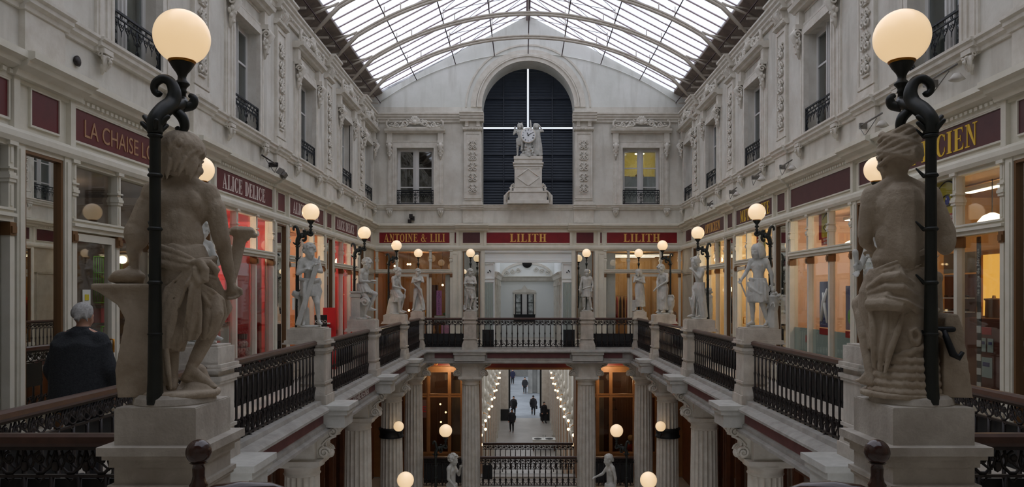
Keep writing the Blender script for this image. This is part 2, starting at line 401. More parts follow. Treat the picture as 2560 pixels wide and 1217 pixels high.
# roof
roof = thing('ceiling', 'pitched glass roof over the arcade', 'roof', (0, 0, 0), kind='structure')
for sgn in (-1, 1):
    v = [(0, -5, 10.12), (0, YE, 10.12), (sgn * 4.45, YE, roofz(4.45)), (sgn * 4.45, -5, roofz(4.45))]
    g = MB(); g.add(v, [(0, 1, 2, 3)]); g.build('glass_slope', ROOFG, roof)
    g = MB(); g.prism([(0, 10.22), (0, 10.30), (sgn * 5.5, roofz(5.5) + .2), (sgn * 5.5, roofz(5.5) + .1)], 'y', -5.4, -.6); g.build('added_roof_block', RUSTP, roof)  # unseen cover added behind the camera, keeps roof light off the near statues
    b = MB(); y = -4.8
    while y < YE:
        x1, z1 = 4.5, roofz(4.5) - 0.03
        b.add([(0, y - .009, 10.10), (0, y + .009, 10.10), (sgn * x1, y + .009, z1 + .01), (sgn * x1, y - .009, z1 + .01),
               (0, y - .009, 10.135), (0, y + .009, 10.135), (sgn * x1, y + .009, z1 + .045), (sgn * x1, y - .009, z1 + .045)],
              [(0, 3, 2, 1), (4, 5, 6, 7), (0, 4, 7, 3), (1, 2, 6, 5), (2, 3, 7, 6)])
        y += 0.437
    b.build('glazing_bars', STEELD, roof)
    e = MB(); e.prism([(sgn * 4.42, roofz(4.42) - .03), (sgn * 4.42, roofz(4.42) + .05), (sgn * 5.5, roofz(5.5) + .08), (sgn * 5.5, roofz(5.5))], 'y', -5, YE)
    e.build('eaves_board', RUSTP, roof)
    e = MB(); e.box(sgn * 5.45, sgn * 5.55, -5, YE, 6.9, 7.35); e.box(sgn * 5.1, sgn * 5.5, -5, YE, 6.9, 7.0); e.build('gutter_box', DARK, roof)
    e = MB(); y = -4.6
    while y < YE - .1:
        e.box(sgn * 4.5, sgn * 5.4, y - .02, y + .02, roofz(4.95) - .14, roofz(4.95) - .10) ; e.tube([(sgn * 4.95, y, 7.05), (sgn * 4.95, y, roofz(4.95) - .1)], .02, 6)
        y += 0.583
    e.build('eaves_bracket', STEEL, roof)
r = MB(); r.box(-.06, .06, -5, YE, 9.96, 10.14); r.build('ridge_beam', STEELD, roof)
rods = MB()
for sgn in (-1, 1):
    for x, z in ((4.48, 7.46), (3.38, 8.15), (2.2, 8.63), (1.02, 8.88)): rods.tube([(sgn * x, -5, z), (sgn * x, YE, z)], 0.014, 6)
rods.tube([(0, -5, 8.95), (0, YE, 8.95)], 0.014, 6)
for k in range(3):
    y0, y1 = 21.2 - 1.77 * k, 22.97 - 1.77 * k
    for sgn in (-1, 1): rods.tube([(sgn * .08, y0, 10.0), (sgn * 2.2, y1, roofz(2.2) - .06)], .006, 5); rods.tube([(sgn * 2.2, y0, roofz(2.2) - .06), (sgn * .08, y1, 10.0)], .006, 5)
for sgn in (-1, 1): pass; rods.build('tie_rods', STEELD, roof)
c = MB(); pts = []
RA = 7.54; CZ = 8.95 - RA
for i in range(33):
    x = -4.45 + 8.9 * i / 32; pts.append((x, YE - .03, CZ + sqrt(RA * RA - x * x)))
c.tube(pts, .014, 6); c.build('conduit', PLASTER, roof)
def roof_arch():
    root = thing('roof_arch', 'tubular steel arch spanning the hall under the glass roof', 'roof arch', (0, 0, 0), group='steel roof arches')
    R2 = 7.54; cz = 8.80 - R2
    def curve(dz):
        p = [(-4.52, 0, 7.13)]
        for i in range(41):
            x = -4.0 + 8.0 * i / 40; p.append((x, 0, cz + dz + sqrt(R2 * R2 - x * x)))
        return p + [(4.52, 0, 7.13)]
    a = MB(); a.tube(curve(0), .034, 8); a.build('lower_tube', STEEL, root)
    a = MB(); a.tube(curve(0.065), .030, 8); a.build('upper_tube', STEEL, root)
    S = lambda p, q, r, n='strut': MB().tube([p, q], r, 6).build(n, STEEL, root)
    for sg in (-1, 1):
        S((sg * 4.0, 0, 7.75), (sg * 4.75, 0, 7.42), .025, 'foot_strut'); S((sg * 4.0, 0, 7.70), (sg * 4.62, 0, 7.62), .018, 'foot_strut')
        for x in (1.9, 3.0): S((sg * x, 0, cz + sqrt(R2 * R2 - x * x)), (sg * x, 0, cz + .26 + sqrt(R2 * R2 - x * x)), .012, 'knob')
        for x in (1.02, 2.2, 3.38):
            z = cz + sqrt(R2 * R2 - x * x); S((sg * x, 0, z), (sg * x, 0, roofz(x)), .010)
    S((0, 0, 8.8), (0, 0, 10.0), .012)
    return root
ra = roof_arch(); ys = [21.2, 19.43, 17.66, 15.9, 14.1, 12.3, 8.8, 5.2, 1.6, -1.9]
names = ['nearest the end wall', 'second from the end wall', 'third from the end wall', 'fourth from the end wall', 'fifth from the end wall']
for i, y in enumerate(ys):
    o = ra if i == 0 else copy_tree(ra)
    o.location = (0, y, 0)
    if i < 5: o['label'] = 'grey tubular steel roof arch, the one %s' % names[i]
    else: o['label'] = 'grey tubular steel roof arch overhead, arch number %s beyond the top of the picture' % ['one', 'two', 'three', 'four', 'five'][i - 5]
# ------------------------------------------------------------ carved relief meshes (shared)
def leafblob(mb, x, z, s, a=0.0, y=0.0):
    R = Matrix.Rotation(-a, 3, 'Y'); mb.ell((x, y, z), (s, s * .55, s * .45), 8, 5, R)
def crest_mesh():
    mb = MB()
    for i in range(9):   # shell
        a = pi * (i + .5) / 9; mb.cap((0, -.02, .12), (.15 * cos(a), -.05, .12 + .20 * sin(a)), .02, .042, 6)
    mb.ell((0, -.07, .17), (.07, .05, .08), 10, 7)
    for sg in (-1, 1):
        mb.tube([(sg * (.18 + .30 * t), -.03, .10 + .10 * sin(t * pi * 1.4)) for t in [i / 12 for i in range(13)]], .028, 6)
        mb.tube(spiral(sg * .30, .14, .10, .02, 0, 1.6, 16, -.04, sg), .022, 6)
        mb.tube(spiral(sg * .55, .09, .085, .015, pi / 2, 1.5, 14, -.04, -sg), .02, 6)
        mb.tube([(sg * (.62 + .16 * t), -.03, .09 - .03 * sin(t * pi)) for t in [i / 6 for i in range(7)]], .022, 6)
        mb.tube([(sg * .80, -.03, .0), (sg * .86, -.04, .10), (sg * .84, -.05, .2), (sg * .78, -.05, .22)], [.045, .03, .035, .02], 7)
        mb.ell((sg * .80, -.05, .22), .035, 8, 6)
        for (x, z, s, a) in ((.22, .22, .06, .6), (.38, .05, .06, 0), (.44, .18, .06, -.5), (.66, .05, .055, .2), (.47, .04, .04, .5), (.70, .13, .04, -.6)):
            leafblob(mb, sg * x, z, s, a * sg, -.04)
    mb.box(-.86, .86, -.03, .01, -.01, .04)
    return mb.mesh('crest')
def console_mesh():
    mb = MB()
    mb.box(-.085, .085, -.12, .02, .22, .30); mb.tube([(0, -.06, .22), (0, -.14, .12), (0, -.08, .0), (0, -.05, -.14), (0, -.03, -.28)], [.06, .075, .05, .045, .012], 9)
    for sg in (-1, 1):
        mb.tube([(sg * .075 + 0 * p[0], p[0], p[2]) for p in spiral(-.08, .13, .07, .012, 0, 1.4, 14)], .018, 5)
        mb.ell((sg * .05, -.08, .02), (.035, .035, .045), 7, 5); mb.ell((sg * .045, -.06, -.09), (.03, .03, .04), 7, 5)
        leafblob(mb, sg * .06, -.02, .05, sg * 1.0, -.04); leafblob(mb, sg * .05, .20, .05, sg * .4, -.08)
    mb.ell((0, -.10, -.04), .035, 7, 5); mb.ell((0, -.08, -.17), .03, 7, 5)
    return mb.mesh('console')
def bracket_mesh():
    mb = MB()
    mb.box(-.09, .09, -.10, .02, -.03, .02); mb.tube([(0, -.03, -.02), (0, -.07, -.08), (0, -.04, -.17), (0, -.02, -.24)], [.045, .04, .03, .012], 10)
    for k in range(5): a = -1.0 + .5 * k; mb.tube([(.02 * a, -.06, -.03), (.065 * a, -.10 + .02 * abs(a), -.07), (.06 * a, -.08, -.13), (.03 * a, -.05, -.20)], [.014, .018, .015, .006], 6)
    for sg in (-1, 1): mb.ell((sg * .03, -.105, -.085), (.014, .012, .010), 6, 4); mb.tube([(sg * .085 + 0 * p[0], p[0], p[2]) for p in spiral(-.05, -.04, .035, .008, 0, 1.3, 12)], .010, 5)
    for sg in (-1, 1):
        leafblob(mb, sg * .05, -.08, .05, sg * .8, -.07); leafblob(mb, sg * .035, -.17, .04, sg * 1.1, -.05); mb.ell((sg * .03, -.11, -.07), .018, 6, 4)
    mb.ell((0, -.11, -.11), .025, 7, 5)
    return mb.mesh('sill_bracket')
def arabesque_mesh(w, h):
    mb = MB(); n = 5
    for sg in (-1, 1):
        for i in range(n):
            z = h * (i + .5) / n; r = w * .24
            mb.tube(spiral(sg * w * .24, z - h * .035, r, .012, pi / 2, 1.25, 14, -.03, sg), .017, 6)
            mb.tube(spiral(sg * w * .22, z + h * .045, r * .75, .01, -pi / 2, 1.1, 12, -.03, -sg), .015, 6)
            leafblob(mb, sg * w * .36, z + h * .03, .035, sg * .9, -.02); leafblob(mb, sg * w * .12, z + h * .075, .035, sg * 1.2, -.02)
    for i in range(n):
        z = h * (i + .5) / n; mb.ell((0, -.025, z), (.028, .03, .045), 7, 5); mb.tube([(0, -.015, z - h * .08), (0, -.02, z + h * .08)], .01, 5)
    mb.box(-w * .3, w * .3, -.03, .0, h * .62, h * .62 + .03)
    mb.box(-w * .32, w * .32, -.03, .0, h * .98, h); mb.box(-w * .32, w * .32, -.03, .0, 0, .025)
    return mb.mesh('relief')
CREST, CONS, BRK, ARAB = crest_mesh(), console_mesh(), bracket_mesh(), arabesque_mesh(.32, 1.62)
for me in (CREST, CONS, BRK, ARAB): me.materials.append(STONE2)
# ------------------------------------------------------------ upper windows
ROOMD = mat('dim_room', rgb(96, 92, 84), 0.9)
ROOML = mat('lit_office_wall', rgb(214, 200, 132), 0.9)
CURT = mat('net_curtain', rgb(176, 168, 156), 0.9, col2=rgb(150, 140, 126), nscale=3)
TANC = mat('tan_blind', rgb(168, 142, 116), 0.9, col2=rgb(150, 124, 100), nscale=3)
def surround(parent):
    a = MB()
    # architrave steps
    for (w, d) in ((.17, .035), (.12, .055), (.05, .07)):
        a.box(-WO - w, -WO, -d, .02, WZ0 - .02, WZ1 + w); a.box(WO, WO + w, -d, .02, WZ0 - .02, WZ1 + w); a.box(-WO, WO, -d, .02, WZ1, WZ1 + w)
    for sg in (-1, 1):
        a.box(sg * .77 - .07, sg * .77 + .07, -.03, .02, WZ0 - .02, 6.53); a.box(sg * .77 - .035, sg * .77 + .035, -.045, .02, WZ0 + .02, 5.75)
        a.box(sg * .77 - .08, sg * .77 + .08, -.10, .02, 6.26, 6.53)
    a.box(-.70, .70, -.03, .02, 6.27, 6.31); a.box(-.69, .69, -.02, .02, 6.49, 6.53)
    a.build('surround', STONE2, parent)
    c = MB(); c.prism([(0.02, 6.53), (-.12, 6.53), (-.15, 6.57), (-.21, 6.58), (-.23, 6.64), (0.02, 6.67)], 'x', -.91, .91); c.build('cornice', STONE2, parent)
    meshob('crest', CREST, None, parent, (0, -.10, 6.67))
    for sg in (-1, 1):
        meshob('console', CONS, None, parent, (sg * .77, -.04, 6.0)); meshob('sill_bracket', BRK, None, parent, (sg * .77, -.02, 4.24))
    s = MB(); s.prism(off(SILL, .03), 'x', -.90, .90); s.build('sill', STONE2, parent)
def casement(parent, depth=.30, glassm=None):
    f = MB(); f.frame(-WO, WO, WZ0 - .02, WZ1, .055, depth, depth + .08); f.box(-.06, .06, depth - .03, depth + .05, WZ0, WZ1); f.box(-.015, .015, depth - .05, depth - .02, WZ0, WZ1)
    f.build('frame', WINW, parent)
    for sg in (-1, 1):
        b = MB(); x0, x1 = sorted((sg * .06, sg * (WO - .055)))
        b.frame(x0, x1, WZ0 + .03, WZ1 - .055, .03, depth - .005, depth + .04)
        for z in (4.92, 5.50): b.box(x0, x1, depth - .005, depth + .03, z - .016, z + .016)
        cs = b.build('casement', WINW, parent)
        g = MB(); g.box(x0 + .02, x1 - .02, depth + .012, depth + .018, WZ0 + .05, WZ1 - .07); g.build('pane', WGLASS, cs)
def niche(parent, m, depth=1.4, base=.45):
    n = MB(); a, b, c_, d = -.9, .9, WZ0 - .35, WZ1 + .45
    n.box(a, b, base + depth, base + depth + .05, c_, d); n.box(a - .05, a, base, base + depth, c_, d); n.box(b, b + .05, base, base + depth, c_, d)
    n.box(a, b, base, base + depth, c_ - .05, c_); n.box(a, b, base, base + depth, d, d + .05); n.build('room_beyond', m, parent)
def ironpanel():
    a = MB(); a.box(-WO, WO, -.012, .012, .40, .425); a.box(-WO, WO, -.01, .01, .335, .35); a.box(-WO, WO, -.01, .01, 0, .02); a.box(-WO, -WO + .02, -.01, .01, 0, .42); a.box(WO - .02, WO, -.01, .01, 0, .42)
    for i in range(8):
        x = -.49 + .14 * i
        a.tube(spiral(x, .375, .02, .02, 0, 1, 8), .005, 4)
        a.tube([(x - .07, 0, .335), (x - .05, 0, .26), (x, 0, .21), (x + .05, 0, .26), (x + .07, 0, .335)], .006, 4)
        a.tube(spiral(x - .025, .28, .028, .008, pi, 1.2, 9), .005, 4); a.tube(spiral(x + .025, .28, .028, .008, 0, 1.2, 9, 0, -1), .005, 4)
        a.tube([(x, 0, .21), (x, 0, .15)], [.007, .003], 4)
    for x in (-.5, 0, .5):
        for k in range(3): a.tube(spiral(x, .06 + .11 * k, .045, .012, 0, 1.3, 10), .007, 4)
        a.tube([(x, 0, 0), (x, 0, .4)], .008, 4)
    return a.mesh('iron_panel')
IPAN = ironpanel(); IPAN.materials.append(IRONB)
wn = 1
for side in 'LRE':
    for k, u in enumerate(WINS if side != 'E' else [-3.42, 3.42]):
        loc, rz = wallpos(side, u)
        if side == 'E': lab = 'tall white casement window in the end wall, %s of the arched opening' % ('left' if u < 0 else 'right, with a lit room behind')
        else: lab = 'white casement window with carved surround high on the %s wall, %s' % (SIDEN[side], ['just outside the view', 'nearest the camera', 'second from the camera', 'third from the camera', 'fourth from the camera', 'closest to the end wall'][k])
        w = thing('window_%d' % wn, lab, 'window', loc, rz, kind='structure'); wn += 1
        surround(w)
        dep = .12 if (side == 'E' or k in (1,)) else .30
        casement(w, .15)
        lit = side == 'E' and u > 0
        niche(w, ROOML if lit else ROOMD, 1.6, .8 if side == 'E' else .45)
        if side == 'L' and k == 1 or side == 'R' and k == 2:
            cu = MB(); z0, z1 = WZ0, WZ1; pts = []
            for i in range(41): pts.append((-.52 + 1.04 * i / 40, .27 + .015 * sin(i * 1.7)))
            v = [(x, y, z0) for x, y in pts] + [(x, y, z1) for x, y in pts]; cu.add(v, [(i, i + 1, 42 + i, 41 + i) for i in range(40)], True)
            cu.build('curtain', TANC if side == 'R' else CURT, w)
        if lit:
            s = MB(); s.box(-.50, .50, .24, .25, WZ0, 5.26); s.build('frosted_film', MATS['window_white'], w)
            sh = MB(); sh.box(-.6, .6, 1.7, 2.0, 5.2, 5.28); sh.box(-.45, -.1, 1.65, 1.9, 5.28, 5.5); sh.box(.1, .35, 1.65, 1.9, 5.28, 5.55); sh.box(-.5, -.3, 1.65, 1.9, 5.0, 5.2); sh.build('shelf_goods', WOODB, w)
            dsk = MB(); dsk.lathe([(.16, 0), (.16, .02)], .22, 1.7, 6.22, 16); dsk.build('ceiling_lamp', LAMPW, w)
            l = bpy.data.lights.new('office_lamp', 'POINT'); l.energy = 9; l.color = (1, .88, .6); l.shadow_soft_size = .15
            lo = bpy.data.objects.new('office_lamp', l); COL.objects.link(lo); lo.location = (u + .2, YE + 1.5, 6.0); tag(lo, 'round lit ceiling lamp inside the right end window', 'lamp')
        r = thing('window_railing', 'black cast-iron railing across the %s' % lab.replace('white casement window', 'window'), 'railing', (0, 0, 0), 0, 'window railings')
        r.location = Vector(loc) + Matrix.Rotation(rz, 3, 'Z') @ Vector((0, -.0, WZ0 + .0)); r.rotation_euler = (0, 0, rz)
        if side == 'E': rl = ('left' if u < 0 else 'right'); r['label'] = 'low black iron railing across the %s window of the end wall' % rl
        else: r['label'] = 'low black iron railing of the %s wall window %s' % (SIDEN[side], ['just outside the view', 'nearest the camera', 'second from the camera', 'third from the camera', 'fourth from the camera', 'closest to the end wall'][k])
        meshob('iron_scrollwork', IPAN, None, r, (0, -.03, 0))
# ------------------------------------------------------------ pilasters
pn = 0
for side in 'LRE':
    for k, u in enumerate(PILS[1:] if side != 'E' else [-1.68, 1.68]):
        loc, rz = wallpos(side, u)
        if side == 'E': lab = 'stone pilaster with arabesque panel on the %s of the arched opening' % ('left' if u < 0 else 'right')
        else: lab = 'stone pilaster with arabesque panel on the %s wall, %s' % (SIDEN[side], ['just outside the view', 'nearest the camera', 'second from the camera', 'third from the camera', 'fourth from the camera', 'beside the end corner'][k])
        p = thing('trim_%d' % n_tr, lab, 'pilaster', loc, rz, kind='structure'); n_tr += 1
        a = MB(); a.box(-.30, .30, -.06, .02, 3.82, 4.24); a.box(-.30, .30, -.08, .02, 4.36, 4.44); a.box(-.275, .275, -.065, .02, 4.44, 4.52)
        a.box(-.255, .255, -.04 if side != 'E' else -.09, .02, 4.5, 6.60)
        a.frame(-.257, .257, 4.55, 6.55, .05, -.06 if side != 'E' else -.11, -.02); a.build('shaft', STONE2, p)
        meshob('relief', ARAB, None, p, (0, -.04 if side != 'E' else -.09, 4.70))
        q = 0 if side != 'E' else .07; b = MB(); b.prism([(0.02, 6.60), (-.06 - q, 6.60), (-.11 - q, 6.65), (-.11 - q, 6.69), (0.02, 6.69)], 'x', -.30, .30)
        for i in range(13): b.box(-.27 + i * .045 - .012, -.27 + i * .045 + .012, -.125 - q, -.02, 6.62, 6.67)
        b.box(-.24, .24, -.045 - q, .02, 6.69, 6.9); b.build('neck', STONE2, p)
        for sg in (-1, 1):
            sc = MB(); sc.prism([(0, 6.9), (-.17 - q, 6.9), (-.18 - q, 6.86), (-.12 - q, 6.80), (-.10 - q, 6.74), (-.12 - q, 6.71), (-.08 - q, 6.69), (0, 6.69)], 'x', sg * .17 - .05, sg * .17 + .05)
            sc.build('scroll', STONE2, p)
        if side != 'E':
            le = MB()
            for i in range(-2, 3): le.cap((i * .05, -.05, 6.70), (i * .08, -.13, 6.84), .02, .035, 6)
            le.build('leaves', STONE2, p)
# ------------------------------------------------------------ louvred screen in the arch
lv = thing('louvred_screen', 'dark slatted louvre screen filling the tall arched opening behind the clock', 'louvre screen', (0, YE + .86, 0))
for (x0, x1) in ((-1.50, -.026), (.026, 1.50)):
    for (z0, z1, nm_) in ((4.36, 6.86, 'lower_leaf'), (6.93, 8.8, 'upper_leaf')):
        a = MB(); n = int((z1 - z0) / .085)
        for i in range(n):
            z = z0 + (z1 - z0) * (i + .5) / n
            a.add([(x0, 0, z - .055), (x1, 0, z - .055), (x1, .05, z + .05), (x0, .05, z + .05), (x0, .008, z - .055), (x1, .008, z - .055), (x1, .058, z + .05), (x0, .058, z + .05)],
                  [(0, 1, 2, 3), (4, 7, 6, 5), (0, 4, 5, 1), (3, 2, 6, 7)])
        a.frame(x0, x1, z0, z1, .03, -.02, .06)
        for x in (x0 + (x1 - x0) * (.5 if x0 < 0 else .5),): a.box(x - .015, x + .015, -.03, .05, z0, z1)
        for z in ([5.25, 6.05] if nm_ == 'lower_leaf' else [7.82]): a.box(x0, x1, -.03, .05, z - .014, z + .014)
        a.build(nm_, LOUV, lv)
led = MB(); led.box(-1.42, 1.42, -.02, 1.0, 4.32, 4.375); struct('trim_%d' % n_tr, led, STONE2, 'stone ledge under the clock at the foot of the arch', None, (0, YE, 0)); n_tr += 1
# ------------------------------------------------------------ lettering
def glyph(ch):
    P = []; h = .055; t = .20
    def R(x0, y0, x1, y1): P.append([(x0, y0), (x1, y0), (x1, y1), (x0, y1)])
    def A(cx, cy, rx, ry, ix, iy, a0, a1, n=14, icx=None):
        icx = cx if icx is None else icx
        for i in range(n):
            b0, b1 = radians(a0 + (a1 - a0) * i / n), radians(a0 + (a1 - a0) * (i + 1) / n)
            P.append([(cx + rx * cos(b0), cy + ry * sin(b0)), (cx + rx * cos(b1), cy + ry * sin(b1)), (icx + ix * cos(b1), cy + iy * sin(b1)), (icx + ix * cos(b0), cy + iy * sin(b0))])
    def stem(x, w=t): R(x, 0, x + w, 1)
    def ser(x0, x1, y): R(x0, y, x1, y + h)
    if ch == 'I': stem(.09); ser(0, .38, 0); ser(0, .38, 1 - h); return P, .38
    if ch == 'L': stem(.09); ser(0, .38, 1 - h); ser(0, .66, 0); P.append([(.66, 0), (.66, .34), (.60, .14), (.46, h)]); return P, .68
    if ch in 'EF':
        stem(.09); ser(0, .64, 1 - h); ser(0, .68, 0); R(.2, .49, .5, .49 + h); R(.46, .38, .5, .65)
        P.append([(.68, 0), (.68, .3), (.62, .12), (.48, h)]); P.append([(.64, 1), (.48, 1 - h), (.6, .88), (.64, .74)]); return P, .70
    if ch == 'T': stem(.26); ser(.14, .58, 0); ser(0, .72, 1 - h); P.append([(0, 1), (0, .72), (.04, .86), (.16, 1 - h)]); P.append([(.72, 1), (.56, 1 - h), (.68, .86), (.72, .72)]); return P, .72
    if ch == 'H': stem(.09); stem(.53); ser(0, .38, 0); ser(0, .38, 1 - h); ser(.44, .82, 0); ser(.44, .82, 1 - h); R(.28, .48, .55, .48 + h); return P, .82
    if ch == 'N': R(.12, 0, .12 + h, 1); R(.62, 0, .62 + h, 1); P.append([(.05, 1), (.28, 1), (.67, 0), (.60, 0)]); ser(0, .30, 0); ser(0, .2, 1 - h); ser(.5, .8, 1 - h); return P, .80
    if ch == 'M': R(.12, 0, .12 + h, 1); stem(.70, .18); P.append([(.08, 1), (.28, 1), (.52, .12), (.46, .0)]); P.append([(.46, 0), (.5, .1), (.76, 1), (.70, 1)]); ser(0, .28, 0); ser(0, .2, 1 - h); ser(.62, .98, 0); ser(.8, .98, 1 - h); return P, .98
    if ch == 'A': P.append([(.06, 0), (.12, 0), (.40, .94), (.36, 1)]); P.append([(.34, 1), (.42, 1), (.74, 0), (.52, 0)]); R(.18, .30, .56, .30 + h); ser(0, .24, 0); ser(.44, .82, 0); return P, .80
    if ch == 'O': A(.38, .5, .38, .52, .19, .46, 0, 360, 24); return P, .76
    if ch == 'C': A(.38, .5, .38, .52, .20, .46, 48, 312, 20, .41); P.append([(.62, .95), (.66, .95), (.66, .64), (.6, .74)]); P.append([(.6, .26), (.66, .38), (.66, .16), (.6, .12)]); return P, .70
    if ch == 'G': A(.38, .5, .38, .52, .20, .46, 48, 312, 20, .41); P.append([(.62, .95), (.66, .95), (.66, .64), (.6, .74)]); R(.52, 0.04, .68, .42); ser(.44, .78, .40); return P, .76
    if ch == 'D': stem(.09); ser(0, .38, 0); ser(0, .38, 1 - h); A(.36, .5, .36, .5, .16, .445, -90, 90, 16); return P, .74
    if ch == 'U': stem(.09); ser(0, .38, 1 - h); R(.58, .3, .58 + h, 1); ser(.48, .76, 1 - h); A(.36, .32, .275, .34, .09, .27, 180, 360, 14); return P, .76
    if ch == 'S':
        A(.29, .74, .25, .28, .11, .21, 60, 270, 14); A(.29, .26, .27, .28, .12, .21, -120, 90, 14); P.append([(.04, .34), (.08, .3), (.12, .06), (.04, .04)]); P.append([(.46, .96), (.52, .96), (.52, .68), (.44, .82)]); return P, .58
    if ch in 'PR':
        stem(.09); ser(0, .38, 0); ser(0, .38, 1 - h); A(.34, .74, .30, .26, .12, .20, -90, 90, 12)
        if ch == 'R': P.append([(.32, .5), (.5, .48), (.76, 0), (.54, 0)]); ser(.5, .8, 0); return P, .78
        return P, .66
    if ch == '&':
        A(.34, .74, .2, .26, .10, .2, -60, 280, 16); A(.34, .27, .34, .29, .20, .22, 60, 330, 16); P.append([(.2, .62), (.30, .62), (.86, .02), (.66, 0)]); A(.78, .5, .2, .16, .15, .12, 180, 380, 8); return P, .98
    return P, .36
def serif_text(name, txt, h, m, parent, cx, z, y=-.03, width=None, gap=.10, depth=.004):
    mb = MB(); x = 0; shapes = []
    for ch in txt:
        g, w = glyph(ch)
        for p in g: shapes.append([(x + a, b) for a, b in p])
        x += w + gap
    x -= gap; sx = (width / x) if width else h
    for i, p in enumerate(shapes): mb.prism([(cx + (a - x / 2) * sx, z + b * h) for a, b in p], 'y', y - depth - .0003 * (i % 9), y)
    return mb.build(name, m, parent)
def plain_text(name, txt, size, m, parent, loc, rot=(pi / 2, 0, 0), ext=.003, align='CENTER', sx=1.0):
    cu = bpy.data.curves.new(name, 'FONT'); cu.body = txt; cu.size = size; cu.extrude = ext; cu.align_x = align; cu.resolution_u = 3
    ob = bpy.data.objects.new(name, cu); COL.objects.link(ob)
    dg = bpy.context.evaluated_depsgraph_get(); me = bpy.data.meshes.new_from_object(ob.evaluated_get(dg))
    bpy.data.objects.remove(ob); bpy.data.curves.remove(cu)
    me.materials.clear(); me.materials.append(m)
    o = bpy.data.objects.new(name, me); COL.objects.link(o); o.parent = parent; o.location = loc; o.rotation_euler = rot; o.scale = (sx, 1, 1)
    return o
# ------------------------------------------------------------ sign band and shopfronts
def wall_band(side):
    mb = MB(); s = -1 if side == 'R' else 1; loc, rz = wallpos(side, 0)
    a, b = (-HW, HW) if side == 'E' else sorted((s * -5, s * YE))
    mb.box(a, b, -.02, .12, 3.02, 3.60); mb.prism([(0, 3.0), (-.08, 3.0), (-.10, 3.04), (-.10, 3.09), (-.06, 3.13), (0, 3.13)], 'x', a, b); mb.box(a, b, -.05, 0, 3.545, 3.60)
    if side != 'E':
        n = int((b - a) / .09)
        for i in range(n): mb.box(a + i * .09, a + i * .09 + .05, -.085, -.04, 3.585, 3.62)
    for p in (PILS if side != 'E' else (-1.72, 1.72)):
        p = p if side == 'E' else s * p
        for q in (-.42, .42): mb.box(p + q - .04, p + q + .04, -.07, 0, 3.0, 3.62)
    struct('trim_%d' % (60 + 'LRE'.index(side)), mb, CREAM, 'cream painted sign band above the shopfronts of the %s wall' % SIDEN[side], None, loc, rz)
for s_ in 'LRE': wall_band(s_)
for s_ in 'LR':
    k = -1 if s_ == 'R' else 1; loc, rz = wallpos(s_, 0); b = MB(); x0, x1 = sorted((k * -5.2, k * 3.82)); b.box(x0, x1, .0, .3, -.2, 3.13)
    for q in range(5): c0 = k * (-4.3 + 1.75 * q); b.frame(c0 - .7, c0 + .7, .25, 2.2, .06, -.03, .0); b.frame(c0 - .7, c0 + .7, 2.35, 2.95, .05, -.03, .0)
    struct('wall_landing_%s' % SIDEN[s_], b, TAUPE, 'cream panelled wall beside the landing behind the viewer, %s side' % SIDEN[s_], None, loc, rz)
    b = MB(); x0, x1 = sorted((k * 3.8, k * 23.5)); b.box(x0, x1, 2.46, 2.6, -4, 3.2); struct('wall_outer_%s' % SIDEN[s_], b, DARK, 'outer wall behind the %s shops' % SIDEN[s_], None, loc, rz)
def sign(side, u, w, m, label, txt=None, style='serif', tm=None, h=.22, tw=None, tz=None):
    loc, rz = wallpos(side, u)
    t = thing('shop_sign', label, 'sign', loc, rz, 'shop signs')
    a = MB(); a.box(-w / 2, w / 2, -.030, -.02, 3.205, 3.53); a.build('panel', m, t)
    a = MB(); a.frame(-w / 2 - .02, w / 2 + .02, 3.185, 3.55, .02, -.045, -.018); a.build('frame', CREAM, t)
    if txt:
        if style == 'serif': serif_text('lettering', txt, h, tm, t, 0, tz or (3.367 - h / 2), -.031, tw)
        else:
            o = plain_text('lettering', txt, h * 1.38, tm, t, (0, -.034, 3.367 - h / 2))
            if tw: o.scale = (tw / o.dimensions.x if o.dimensions.x else 1, 1, 1)
    return t
def blank(side, u, w, m, label):
    loc, rz = wallpos(side, u)
    t = thing('blank_sign_panel', label, 'panel', loc, rz, 'blank panels between the shop signs')
    a = MB(); a.box(-w / 2, w / 2, -.030, -.02, 3.205, 3.53); a.build('panel', m, t)
    a = MB(); a.frame(-w / 2 - .018, w / 2 + .018, 3.187, 3.548, .018, -.045, -.018); a.build('frame', CREAM, t)
SW = 2.62
sign('L', 5.4 - .05, SW, MAROON, 'maroon sign panel on the left wall, cut by the picture edge')
o = sign('L', 8.87, SW, MAROON, 'maroon sign on the left wall with thin beige sans capitals', 'LA CHAISE LONGUE', 'sans', BEIGEL, .19, 2.1)
for u, l in ((12.36, 'nearest of the three maroon signs with white serif capitals, left wall'), (15.86, 'middle of the three white lettered maroon signs, partly behind a lamp globe'), (19.36, 'farthest and smallest looking of the three white lettered maroon signs')):
    sign('L', u, SW, MAROON, l, 'ALICE DELICE', 'serif', WHITEL, .23, 1.88)
blank('L', 22.1, .8, MAROON, 'maroon blank panel at the far left corner')
sign('R', 5.4, SW, PLUM, 'dark plum sign panel outside the right picture edge')
sign('R', 8.87, SW, PLUM, 'plum sign on the right wall with large yellow letters behind the near lamp pole', 'OPTICIEN', 'serif', YELLOWL, .25, 1.62)
sign('R', 12.36, SW, PLUM, 'plain plum sign panel without lettering on the right wall')
sign('R', 15.86, SW, PLUM, 'plum sign on the right wall with yellow letters either side of a lamp globe', 'MUTUALISTE', 'serif', YELLOWL, .25, 2.0)
sign('R', 19.36, SW, PLUM, 'small looking plum sign at the far right with small gold letters', 'OPTICIEN', 'serif', GOLD, .23, 1.5)
blank('R', 22.1, .8, PLUM, 'plum blank panel at the far right corner')
wn_ = ['beyond the picture edge', 'nearest the camera', 'second from the camera', 'third from the camera', 'fourth from the camera', 'nearest the end wall']
